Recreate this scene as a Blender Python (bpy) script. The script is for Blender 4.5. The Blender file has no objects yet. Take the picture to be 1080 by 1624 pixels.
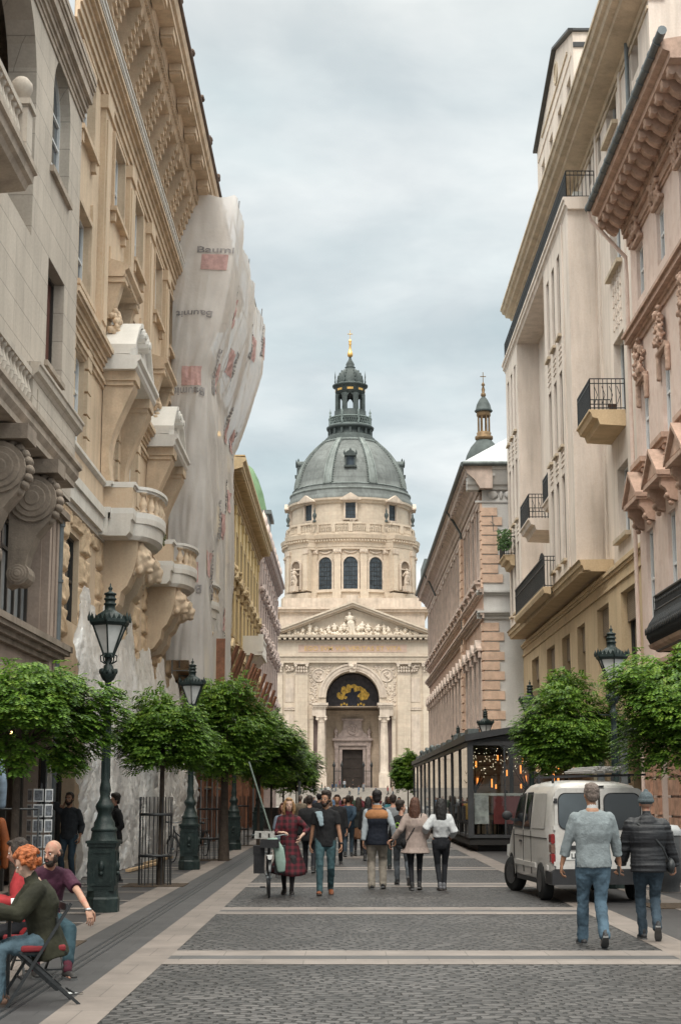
import bpy, math, random
from mathutils import Vector, Matrix, noise
pi = math.pi
R = random.Random(11)
S = bpy.context.scene
COL = S.collection

# ------------------------------------------------------------------ camera
cd = bpy.data.cameras.new('camera'); cam = bpy.data.objects.new('camera', cd); COL.objects.link(cam)
cam.location = (0, 0, 1.75)
cam.rotation_euler = (pi/2 + math.atan(450/2500), 0, 0.0032)
cd.sensor_fit = 'HORIZONTAL'; cd.sensor_width = 36; cd.lens = 36*2500/1080
cd.clip_start = .1; cd.clip_end = 3000
S.camera = cam

# ------------------------------------------------------------------ mesh builder
def frameL(x): return Matrix(((0,1,0,x),(1,0,0,0),(0,0,1,0),(0,0,0,1)))       # u=Y, o=+X
def frameR(x): return Matrix(((0,-1,0,x),(1,0,0,0),(0,0,1,0),(0,0,0,1)))      # u=Y, o=-X
def frameF(y): return Matrix(((1,0,0,0),(0,-1,0,y),(0,0,1,0),(0,0,0,1)))      # u=X, o=-Y
def V(*a): return Vector(a)

class MB:
    def __init__(s, T=None):
        s.v=[]; s.f=[]; s.mi=[]; s.sm=[]; s.T=T
    def add(s, vs, fs, mi=0, sm=False):
        n=len(s.v)
        if s.T is not None:
            T=s.T; s.v += [tuple(T@Vector(v)) for v in vs]
            if T.determinant()<0: fs=[f[::-1] for f in fs]
        else: s.v += [tuple(v) for v in vs]
        s.f += [tuple(i+n for i in f) for f in fs]
        s.mi += [mi]*len(fs); s.sm += [sm]*len(fs)
        return s
    def box(s,a0,a1,b0,b1,c0,c1,mi=0):
        if a0>a1:a0,a1=a1,a0
        if b0>b1:b0,b1=b1,b0
        vs=[(a0,b0,c0),(a1,b0,c0),(a1,b1,c0),(a0,b1,c0),(a0,b0,c1),(a1,b0,c1),(a1,b1,c1),(a0,b1,c1)]
        return s.add(vs,[(0,3,2,1),(4,5,6,7),(0,1,5,4),(1,2,6,5),(2,3,7,6),(3,0,4,7)],mi)
    def quad(s,a,b,c,d,mi=0): return s.add([a,b,c,d],[(0,1,2,3)],mi)
    def ext(s,poly,a,b,ax='u',mi=0,sm=False):
        n=len(poly)
        if ax=='u': P=[(a,p[0],p[1]) for p in poly]+[(b,p[0],p[1]) for p in poly]
        elif ax=='o': P=[(p[0],a,p[1]) for p in poly]+[(p[0],b,p[1]) for p in poly]
        else: P=[(p[0],p[1],a) for p in poly]+[(p[0],p[1],b) for p in poly]
        s.add(P,[(i,(i+1)%n,n+(i+1)%n,n+i) for i in range(n)],mi,sm)
        s.add(P,[tuple(range(n))[::-1],tuple(range(n,2*n))],mi)
        return s
    def lathe(s,cx,cy,prof,n=16,mi=0,sx=1,sy=1,a0=0,a1=2*pi,sm=True,axis='z',rot=0):
        full=abs(a1-a0-2*pi)<1e-6; k=n if full else n+1
        vs=[]
        for r,z in prof:
            for i in range(k):
                a=rot+a0+(a1-a0)*i/n
                p=(cx+r*sx*math.cos(a),cy+r*sy*math.sin(a),z)
                if axis=='u': p=(z,cx+r*sx*math.cos(a),cy+r*sy*math.sin(a))
                if axis=='o': p=(cx+r*sx*math.cos(a),z,cy+r*sy*math.sin(a))
                vs.append(p)
        fs=[]
        for j in range(len(prof)-1):
            for i in range(n):
                i2=(i+1)%k if full else i+1
                fs.append((j*k+i,j*k+i2,(j+1)*k+i2,(j+1)*k+i))
        s.add(vs,fs,mi,sm)
        if full and prof[0][0]>1e-4: s.add(vs[:k],[tuple(range(k))[::-1]],mi)
        if full and prof[-1][0]>1e-4: s.add(vs[-k:],[tuple(range(k))],mi)
        return s
    def ell(s,c,r,n=8,m=6,mi=0,jit=0,seed=0):
        if not hasattr(r,'__len__'): r=(r,r,r)
        vs=[];rr=random.Random(seed) if jit else None
        for j in range(m+1):
            t=pi*j/m
            for i in range(n):
                a=2*pi*i/n; q=1+(rr.uniform(-jit,jit) if jit else 0)
                vs.append((c[0]+r[0]*q*math.sin(t)*math.cos(a),c[1]+r[1]*q*math.sin(t)*math.sin(a),c[2]+r[2]*q*math.cos(t)))
        fs=[(j*n+i,(j+1)*n+i,(j+1)*n+(i+1)%n,j*n+(i+1)%n) for j in range(m) for i in range(n)]
        return s.add(vs,fs,mi,True)
    def loft(s,pts,rad,ref=(1,0,0),n=10,mi=0,cap=True,sm=True):
        pts=[Vector(p) for p in pts]; rad=[r if hasattr(r,'__len__') else (r,r) for r in rad]
        if cap:
            d0=(pts[0]-pts[1]).normalized(); d1=(pts[-1]-pts[-2]).normalized()
            r0=rad[0];r1=rad[-1];m0=min(r0);m1=min(r1)
            pts=[pts[0]+d0*m0*.9,pts[0]+d0*m0*.6]+pts+[pts[-1]+d1*m1*.6,pts[-1]+d1*m1*.9]
            rad=[(r0[0]*.3,r0[1]*.3),(r0[0]*.8,r0[1]*.8)]+rad+[(r1[0]*.8,r1[1]*.8),(r1[0]*.3,r1[1]*.3)]
        ref=Vector(ref); vs=[]; K=len(pts)
        for k in range(K):
            d=(pts[min(k+1,K-1)]-pts[max(k-1,0)])
            d=d.normalized() if d.length>1e-7 else Vector((0,0,1))
            a=ref-d*ref.dot(d)
            if a.length<1e-3: a=Vector((0,1,0))-d*d.y
            if a.length<1e-3: a=Vector((0,0,1))
            a.normalize(); b=d.cross(a)
            for i in range(n):
                t=2*pi*i/n
                vs.append(pts[k]+a*(rad[k][0]*math.cos(t))+b*(rad[k][1]*math.sin(t)))
        fs=[(k*n+i,k*n+(i+1)%n,(k+1)*n+(i+1)%n,(k+1)*n+i) for k in range(K-1) for i in range(n)]
        s.add(vs,fs,mi,sm); s.add(vs[:n],[tuple(range(n))[::-1]],mi); s.add(vs[-n:],[tuple(range(n))],mi)
        return s
    def tube(s,pts,r,n=6,mi=0): return s.loft(pts,[r]*len(pts) if not hasattr(r,'__len__') else r,(.3,.2,.9) ,n,mi,False)
    def bar(s,a,b,w,h=None,mi=0):
        h=h or w; a=Vector(a);b=Vector(b);d=(b-a).normalized()
        x=d.cross(Vector((0,0,1)))
        if x.length<1e-3:x=Vector((1,0,0))
        x.normalize();y=d.cross(x)
        vs=[p+x*i*w/2+y*j*h/2 for p in (a,b) for i,j in ((-1,-1),(1,-1),(1,1),(-1,1))]
        return s.add(vs,[(0,1,2,3),(7,6,5,4),(0,4,5,1),(1,5,6,2),(2,6,7,3),(3,7,4,0)],mi)
    def blobs(s,c,size,n,r,seed=0,mi=0,seg=(6,4)):
        q=random.Random(seed)
        for _ in range(n):
            rr=r*q.uniform(.6,1.3)
            s.ell((c[0]+q.uniform(-1,1)*size[0],c[1]+q.uniform(-1,1)*size[1],c[2]+q.uniform(-1,1)*size[2]),(rr,rr,rr*q.uniform(.8,1.2)),seg[0],seg[1],mi)
        return s
    def build(s,name,mat,parent=None,off=None):
        me=bpy.data.meshes.new(name)
        if off is None:
            off=Vector((0,0,0)); p=parent
            while p is not None: off=off+p.location; p=p.parent
        ox,oy,oz=off
        me.from_pydata([(a-ox,b-oy,c-oz) for a,b,c in s.v],[],s.f)
        for m in (mat if isinstance(mat,(list,tuple)) else [mat]): me.materials.append(m)
        me.polygons.foreach_set('material_index',s.mi); me.polygons.foreach_set('use_smooth',s.sm)
        me.update()
        o=bpy.data.objects.new(name,me); COL.objects.link(o)
        if parent is not None: o.parent=parent
        return o

def tag(o,label=None,cat=None,group=None,kind=None):
    if label:o['label']=label
    if cat:o['category']=cat
    if group:o['group']=group
    if kind:o['kind']=kind
    return o
def thing(name,label,cat,loc=(0,0,0),group=None):
    o=bpy.data.objects.new(name,None); COL.objects.link(o); o.location=loc; o.empty_display_size=.2
    return tag(o,label,cat,group)
CH={}
def children(o): return [c for c in bpy.data.objects if c.parent is o]
def copy_tree(o,parent=None):
    c=o.copy(); COL.objects.link(c)
    if parent is not None:
        mi=c.matrix_parent_inverse.copy(); c.parent=parent; c.matrix_parent_inverse=mi
    for k in children(o): copy_tree(k,c)
    return c
def dup(o,loc,rz=0,label=None,sc=None):
    c=copy_tree(o); c.location=loc; c.rotation_euler=(0,0,rz)
    if label:c['label']=label
    if sc:c.scale=(sc,sc,sc) if not hasattr(sc,'__len__') else sc
    return c

def remesh(mb,name,mat,parent,vox,smooth=4,disp=None,extra=None):
    o=mb.build(name,mat if isinstance(mat,(list,tuple)) else [mat],None)
    r=o.modifiers.new('r','REMESH'); r.mode='VOXEL'; r.voxel_size=vox; r.use_smooth_shade=True
    s=o.modifiers.new('s','SMOOTH'); s.factor=.5; s.iterations=smooth
    dg=bpy.context.evaluated_depsgraph_get(); me=bpy.data.meshes.new_from_object(o.evaluated_get(dg)); old=o.data; o.modifiers.clear(); 
    if disp:
        amp,sc,st=disp
        me.update(); nn=[v.normal.copy() for v in me.vertices]
        for v,n_ in zip(me.vertices,nn):
            c=v.co; f=noise.noise((c.x*sc,c.y*sc,c.z*sc*st))+.5*noise.noise((c.x*sc*2.1+5,c.y*sc*2.1,c.z*sc*st*2.1)); v.co=c+n_*amp*f
    if extra is not None:
        n0=len(me.vertices); vs=[tuple(v.co) for v in me.vertices]+extra.v; fs=[tuple(p.vertices) for p in me.polygons]+[tuple(i+n0 for i in f) for f in extra.f]
        m2=bpy.data.meshes.new(name); m2.from_pydata(vs,[],fs); 
        for m_ in old.materials: m2.materials.append(m_)
        m2.polygons.foreach_set('use_smooth',[True]*len(fs)); me=m2
    me.name=name; 
    if not me.materials:
        for m_ in old.materials: me.materials.append(m_)
    o.data=me; o.parent=parent; return o

def bld(m,name,mat,parent,vox,disp=(.014,10,1)):
    """carved work: fuse the lumps into one skin, keep it under its thing"""
    o=remesh(m,name,mat,None,vox,1,disp); off=Vector((0,0,0)); p=parent
    while p is not None: off=off+p.location; p=p.parent
    for v in o.data.vertices: v.co-=off
    o.parent=parent; return o
# ------------------------------------------------------------------ facade helpers
def wall(mb,u0,u1,z0,z1,ops,o=0,d=.35,mi=0):
    us=sorted({round(x,4) for x in [u0,u1]+[v for p in ops for v in p[:2]] if u0-1e-6<=x<=u1+1e-6})
    zs=sorted({round(x,4) for x in [z0,z1]+[v for p in ops for v in p[2:4]] if z0-1e-6<=x<=z1+1e-6})
    for i in range(len(us)-1):
        j=0
        while j<len(zs)-1:
            uc=(us[i]+us[i+1])/2
            def hole(k):
                zc=(zs[k]+zs[k+1])/2
                return any(p[0]<uc<p[1] and p[2]<zc<p[3] for p in ops)
            if hole(j): j+=1; continue
            k=j
            while k+1<len(zs)-1 and not hole(k+1): k+=1
            mb.quad((us[i],o,zs[j]),(us[i+1],o,zs[j]),(us[i+1],o,zs[k+1]),(us[i],o,zs[k+1]),mi); j=k+1
    for p in ops:
        a,b,c,e=p[:4]; arch=len(p)>4
        pr=[(a,c),(b,c)]
        if arch:
            r=(b-a)/2; zc=e-r; N=12
            arc=[((a+b)/2+r*math.cos(pi*t/N),zc+r*math.sin(pi*t/N)) for t in range(N+1)]
            pr+=arc
            for t in range(N):
                p0,p1=arc[t],arc[t+1]
                mb.quad((p1[0],o,p1[1]),(p0[0],o,p0[1]),(p0[0],o,e),(p1[0],o,e),mi)
        else: pr+=[(b,e),(a,e)]
        n=len(pr)
        for t in range(n):
            p0,p1=pr[t],pr[(t+1)%n]
            if abs(p0[0]-p1[0])+abs(p0[1]-p1[1])<1e-6: continue
            mb.quad((p0[0],o,p0[1]),(p1[0],o,p1[1]),(p1[0],o-d,p1[1]),(p0[0],o-d,p0[1]),mi)
    return mb
def outline(a,b,c,e,arch,N=12):
    if not arch: return [(a,c),(b,c),(b,e),(a,e)]
    r=(b-a)/2; zc=e-r
    return [(a,c),(b,c)]+[((a+b)/2+r*math.cos(pi*t/N),zc+r*math.sin(pi*t/N)) for t in range(N+1)]
def window(parent,F,a,b,c,e,o=-.22,arch=False,nx=2,ny=2,fm=None,gm=None,w=.07,t=.06,sash=None,name='window',curtain=None):
    mb=MB(F); iw=w
    out=outline(a,b,c,e,arch); inn=outline(a+iw,b-iw,c+iw,e-iw,arch); n=len(out)
    for i in range(n):
        j=(i+1)%n
        for (P,Q,oo) in ((out,inn,o),):
            mb.quad((P[i][0],oo,P[i][1]),(P[j][0],oo,P[j][1]),(Q[j][0],oo,Q[j][1]),(Q[i][0],oo,Q[i][1]))
            mb.quad((Q[i][0],oo,Q[i][1]),(Q[j][0],oo,Q[j][1]),(Q[j][0],oo-t,Q[j][1]),(Q[i][0],oo-t,Q[i][1]))
    zt=e-(b-a)/2 if arch else e
    for i in range(1,nx):
        u=a+(b-a)*i/nx; mb.box(u-w*.45,u+w*.45,o-t,o-.004,c+iw*.8,(e if arch else e)-iw*.8)
    for i in range(1,ny):
        z=c+(zt-c)*i/ny*1.0
        if sash and i==ny-1: z=c+(e-c)*sash
        mb.box(a+iw*.8,b-iw*.8,o-t+.006,o-.008,z-w*.4,z+w*.4)
    if arch: mb.box(a+iw*.8,b-iw*.8,o-t+.006,o-.008,zt-w*.4,zt+w*.4)
    f=mb.build(name,fm,parent)
    g=MB(F); q=outline(a+iw*.7,b-iw*.7,c+iw*.7,e-iw*.7,arch)
    g.ext(q,o-t-.02,o-t+.004,'o'); g.build('pane',gm,f)
    return f
def cornice(mb,u0,u1,prof,mi=0): return mb.ext(prof,u0,u1,'u',mi)
def stepprof(o0,z0,steps):
    """profile growing outward: steps=[(do,dz),...]"""
    p=[(o0,z0)]; o,z=o0,z0
    for do,dz in steps:
        o+=do; p.append((o,z)); z+=dz; p.append((o,z))
    p.append((o0,z)); return p
def baluster(mb,u,o,z0,z1,r=.07,n=8,mi=0):
    h=z1-z0
    mb.lathe(u,o,[(r*.9,z0),(r*.9,z0+.08*h),(r*.5,z0+.12*h),(r*1.05,z0+.35*h),(r*.95,z0+.45*h),(r*.45,z0+.75*h),(r*.5,z0+.86*h),(r*.9,z0+.9*h),(r*.9,z1)],n,mi)

# ------------------------------------------------------------------ materials
def M(name,col,rough=.8,var=.12,sc=1.5,bump=.15,bsc=25,metal=0,streak=0,joint=None,jd=.65,spec=.3,trans=0,alpha=1,emit=None,coat=0,fine=.08,mott=None,dirt=None):
    m=bpy.data.materials.new(name); m.use_nodes=True; nt=m.node_tree; N=nt.nodes; L=nt.links
    b=N['Principled BSDF']; b.inputs['Roughness'].default_value=rough; b.inputs['Metallic'].default_value=metal
    b.inputs['Specular IOR Level'].default_value=spec
    if coat: b.inputs['Coat Weight'].default_value=coat; b.inputs['Coat Roughness'].default_value=.1
    tc=N.new('ShaderNodeTexCoord')
    def mix(fac,A,B,mode='MIX'):
        x=N.new('ShaderNodeMix'); x.data_type='RGBA'; x.blend_type=mode
        for i,v in ((0,fac),(6,A),(7,B)):
            if hasattr(v,'is_linked'): L.new(v,x.inputs[i])
            elif i==0: x.inputs[0].default_value=v
            else: x.inputs[i].default_value=(*v[:3],1)
        return x.outputs[2]
    def nz(scale,det=4,vec=None,ro=.55):
        n=N.new('ShaderNodeTexNoise'); n.inputs['Scale'].default_value=scale; n.inputs['Detail'].default_value=det; n.inputs['Roughness'].default_value=ro
        L.new(vec or tc.outputs['Object'],n.inputs['Vector']); return n.outputs['Fac']
    def ramp(v,a,b_):
        r=N.new('ShaderNodeMapRange'); r.inputs[1].default_value=a; r.inputs[2].default_value=b_; L.new(v,r.inputs[0]); return r.outputs[0]
    dk=tuple(max(0,c*(1-var)) for c in col); lt=tuple(min(1,c*(1+var)) for c in col)
    c=mix(ramp(nz(sc),.3,.7),dk,lt)
    if fine: c=mix(ramp(nz(bsc*.6,2),.25,.75),c,tuple(x*(1-fine*2) for x in col)) if False else mix(fine,c,mix(ramp(nz(bsc*.6,3),.3,.7),(0,0,0),(1,1,1)),'OVERLAY')
    if mott: c=mix(ramp(nz(mott[1],5),.5,.62),c,mott[0])
    if streak:
        mp=N.new('ShaderNodeMapping'); mp.inputs['Scale'].default_value=(1.5,1.5,.16); L.new(tc.outputs['Object'],mp.inputs[0])
        c=mix(ramp(nz(1.3,5,mp.outputs[0],.65),.42,.75),c,mix(1,c,(1-streak,1-streak*1.02,1-streak*1.05),'MULTIPLY'))
    if dirt: c=mix(ramp(nz(.7,6,None,.7),.48,.7),c,mix(1,c,dirt,'MULTIPLY'))
    hgt=nz(bsc,5)
    if joint:
        sx=N.new('ShaderNodeSeparateXYZ'); L.new(tc.outputs['Object'],sx.inputs[0])
        ad=N.new('ShaderNodeMath'); L.new(sx.outputs[0],ad.inputs[0]); L.new(sx.outputs[1],ad.inputs[1])
        cx=N.new('ShaderNodeCombineXYZ'); L.new(ad.outputs[0],cx.inputs[0]); L.new(sx.outputs[2],cx.inputs[1])
        br=N.new('ShaderNodeTexBrick'); L.new(cx.outputs[0],br.inputs['Vector']); br.inputs['Scale'].default_value=1
        br.inputs['Brick Width'].default_value=joint[0]; br.inputs['Row Height'].default_value=joint[1]; br.inputs['Mortar Size'].default_value=joint[2] if len(joint)>2 else .012
        br.inputs['Mortar Smooth'].default_value=.3; br.inputs['Bias'].default_value=0
        br.inputs['Color1'].default_value=(.9,.9,.9,1); br.inputs['Color2'].default_value=(1.0,1.0,1.0,1); br.inputs['Mortar'].default_value=(jd,jd,jd,1)
        c=mix(1,c,br.outputs['Color'],'MULTIPLY')
    L.new(c,b.inputs['Base Color'])
    if bump:
        bp=N.new('ShaderNodeBump'); bp.inputs['Strength'].default_value=bump; bp.inputs['Distance'].default_value=.02
        L.new(hgt,bp.inputs['Height']); L.new(bp.outputs[0],b.inputs['Normal'])
        if joint:
            b2=N.new('ShaderNodeBump'); b2.invert=True; b2.inputs['Strength'].default_value=.5; b2.inputs['Distance'].default_value=.02
            L.new(br.outputs['Fac'],b2.inputs['Height']); L.new(b2.outputs[0],bp.inputs['Normal'])
    if trans: b.inputs['Transmission Weight'].default_value=trans
    if emit: b.inputs['Emission Color'].default_value=(*emit[:3],1); b.inputs['Emission Strength'].default_value=emit[3]
    if alpha<1: b.inputs['Alpha'].default_value=alpha
    m['_']=1
    return m
def film(name,col,transp,transl=.5,rough=.35,glos=.15,nsc=1.2,tvar=.15,bump=.3):
    """thin sheet: diffuse + translucent + gloss, partly see-through"""
    m=bpy.data.materials.new(name); m.use_nodes=True; nt=m.node_tree; N=nt.nodes; L=nt.links; N.remove(N['Principled BSDF'])
    out=N['Material Output']; d=N.new('ShaderNodeBsdfDiffuse'); t=N.new('ShaderNodeBsdfTranslucent'); g=N.new('ShaderNodeBsdfGlossy'); x=N.new('ShaderNodeBsdfTransparent')
    for n in (d,t): n.inputs['Color'].default_value=(*col,1)
    g.inputs['Roughness'].default_value=rough; g.inputs['Color'].default_value=(.9,.9,.9,1)
    tc=N.new('ShaderNodeTexCoord'); nz=N.new('ShaderNodeTexNoise'); nz.inputs['Scale'].default_value=nsc; nz.inputs['Detail'].default_value=6; L.new(tc.outputs['Object'],nz.inputs[0])
    mr=N.new('ShaderNodeMapRange'); mr.inputs[1].default_value=.35; mr.inputs[2].default_value=.65; mr.inputs[3].default_value=max(0,transp-tvar); mr.inputs[4].default_value=transp+tvar; L.new(nz.outputs[0],mr.inputs[0])
    n2=N.new('ShaderNodeTexNoise'); n2.inputs['Scale'].default_value=9; n2.inputs['Detail'].default_value=5; L.new(tc.outputs['Object'],n2.inputs[0])
    bp=N.new('ShaderNodeBump'); bp.inputs['Strength'].default_value=bump; bp.inputs['Distance'].default_value=.05; L.new(n2.outputs[0],bp.inputs['Height'])
    for n in (d,t,g): L.new(bp.outputs[0],n.inputs['Normal'])
    m1=N.new('ShaderNodeMixShader'); m1.inputs[0].default_value=transl; L.new(d.outputs[0],m1.inputs[1]); L.new(t.outputs[0],m1.inputs[2])
    m2=N.new('ShaderNodeMixShader'); m2.inputs[0].default_value=glos; L.new(m1.outputs[0],m2.inputs[1]); L.new(g.outputs[0],m2.inputs[2])
    m3=N.new('ShaderNodeMixShader'); L.new(mr.outputs[0],m3.inputs[0]); L.new(m2.outputs[0],m3.inputs[1]); L.new(x.outputs[0],m3.inputs[2]); L.new(m3.outputs[0],out.inputs[0])
    return m
def clearglass(name,tint=(.8,.85,.85),refl=1.0):
    m=bpy.data.materials.new(name); m.use_nodes=True; nt=m.node_tree; N=nt.nodes; L=nt.links; N.remove(N['Principled BSDF'])
    out=N['Material Output']; g=N.new('ShaderNodeBsdfGlossy'); g.inputs['Roughness'].default_value=.02; x=N.new('ShaderNodeBsdfTransparent'); x.inputs[0].default_value=(*tint,1)
    f=N.new('ShaderNodeLayerWeight'); f.inputs[0].default_value=.5; pw=N.new('ShaderNodeMath'); pw.operation='POWER'; pw.inputs[1].default_value=3.5; L.new(f.outputs['Facing'],pw.inputs[0]); mu=N.new('ShaderNodeMath'); mu.operation='MULTIPLY_ADD'; mu.inputs[1].default_value=.8*refl; mu.inputs[2].default_value=.05; L.new(pw.outputs[0],mu.inputs[0])
    mx=N.new('ShaderNodeMixShader'); L.new(mu.outputs[0],mx.inputs[0]); L.new(x.outputs[0],mx.inputs[1]); L.new(g.outputs[0],mx.inputs[2]); L.new(mx.outputs[0],out.inputs[0]); return m

ST=dict(
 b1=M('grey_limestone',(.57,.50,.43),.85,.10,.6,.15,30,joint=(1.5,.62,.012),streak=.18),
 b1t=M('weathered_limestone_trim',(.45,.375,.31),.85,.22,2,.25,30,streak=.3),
 b1low=M('dusty_pink_stone',(.38,.295,.245),.85,.15,1,.2,30,streak=.2),  # pink stone of the lower storeys, darkened partly to hold their shade
 b1s=M('shaded_weathered_limestone',(.29,.235,.19),.85,.25,2,.35,30,streak=.3),  # brackets and ledge: weathering plus their shade, both put into the colour
 b1dark=M('dark_timber_paint',(.05,.045,.04),.5,.2,4,.1,40),
 oc=M('ochre_stucco',(.68,.53,.385),.85,.13,.7,.2,28,streak=.22,dirt=(.86,.84,.84)),
 oct=M('ochre_stone_trim',(.64,.495,.36),.85,.15,2,.3,28,streak=.25),
 ocw=M('pale_cleaned_stone',(.70,.655,.60),.8,.08,2,.15,30,streak=.18),
 ocr=M('rough_ochre_blocks',(.62,.46,.31),.9,.2,3,1.0,14),
 rail=M('white_painted_trim',(.74,.71,.67),.6,.06,2,.05,30,streak=.1),
 glass=M('window_glass',(.035,.042,.05),.08,.5,.8,.03,1.5,spec=.8),
 curt=M('curtained_window_glass',(.30,.31,.32),.15,.35,1.2,.03,1.5,spec=.7),
 white=M('white_window_paint',(.72,.73,.74),.5,.05,3,.05,40),
 iron=M('black_wrought_iron',(.018,.02,.022),.45,.3,5,.2,60,spec=.5),
 green=M('dark_green_cast_iron',(.010,.019,.018),.45,.35,4,.3,50,spec=.35,mott=((.022,.034,.031),9)),
 zinc=M('zinc_sheet',(.13,.15,.15),.5,.2,3,.1,20,metal=.3,streak=.3),
 zincl=M('pale_zinc_roof',(.5,.52,.53),.5,.12,1.2,.1,20,joint=(.6,3,.03),jd=.75),
 tile=M('dark_roof_tiles',(.12,.09,.075),.8,.3,3,.5,12,joint=(.3,.35,.03)),
 yel=M('yellow_stucco',(.68,.53,.29),.85,.1,.8,.1,28,streak=.15),
 yelt=M('sandy_trim',(.50,.38,.23),.85,.15,2,.2,28,streak=.25),
 pk=M('pale_pink_stucco',(.64,.52,.47),.85,.1,.8,.1,28,streak=.2),
 rp=M('salmon_stucco',(.78,.63,.56),.85,.07,.6,.12,30,streak=.13,mott=((.72,.56,.49),3),dirt=(.92,.90,.88)),
 rpt=M('salmon_stone_trim',(.54,.375,.295),.85,.2,3,.3,28,streak=.2),
 brick=M('orange_rusticated_brick',(.46,.27,.19),.9,.3,4,.7,14),
 be=M('beige_render',(.74,.65,.58),.85,.06,.5,.08,30,streak=.28,dirt=(.93,.92,.90)),
 bey=M('creamy_yellow_render',(.60,.455,.29),.85,.08,.7,.1,30,streak=.2),
 bet=M('cornice_render',(.55,.46,.35),.85,.12,1.5,.1,30,streak=.25),
 co=M('brown_pink_stucco',(.52,.36,.28),.85,.15,1.2,.15,28,streak=.25),
 coq=M('peach_quoin_stone',(.64,.46,.35),.85,.16,3,.3,24,streak=.15),
 cow=M('whitewashed_wall',(.60,.59,.57),.85,.05,.7,.08,28,streak=.12),
 cot=M('grey_brown_trim',(.56,.455,.395),.85,.18,2,.3,28,streak=.3),
 ba=M('basilica_limestone',(.60,.505,.405),.85,.09,.12,.15,3,joint=(1.8,.75,.02),jd=.86,streak=.12),
 bap=M('basilica_pale_stone',(.57,.48,.40),.85,.16,.5,.3,3,streak=.25),
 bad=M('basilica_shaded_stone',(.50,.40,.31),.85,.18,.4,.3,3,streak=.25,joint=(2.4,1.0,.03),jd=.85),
 bam=M('grey_pink_marble',(.42,.34,.31),.6,.25,1.5,.2,4),
 pz=M('pink_granite',(.52,.30,.23),.6,.1,1,.05,5),
 cop=M('patinated_lead_roof',(.165,.178,.172),.65,.28,.22,.3,3,metal=.1,streak=.35,joint=(2.6,1.1,.03),jd=.72),
 copd=M('dark_patinated_metal',(.075,.09,.088),.6,.3,.5,.3,3,metal=.2,streak=.3),
 gold=M('gilding',(.85,.5,.16),.3,.15,1,.1,4,metal=.9,spec=.6),
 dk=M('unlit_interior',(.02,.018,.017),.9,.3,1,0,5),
 wood=M('reddish_timber',(.27,.125,.075),.65,.3,3,.3,20,streak=.25),
 woodl=M('raw_timber',(.42,.29,.17),.7,.25,4,.3,20,streak=.2),
 grn=M('green_copper',(.15,.24,.13),.7,.2,1,.15,8,streak=.2),
 pipe=M('grey_drainpipe',(.17,.19,.20),.5,.15,2,.1,20,metal=.3),
 cast=M('anthracite_powder_coat',(.05,.052,.055),.45,.15,3,.05,40),
)
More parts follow.
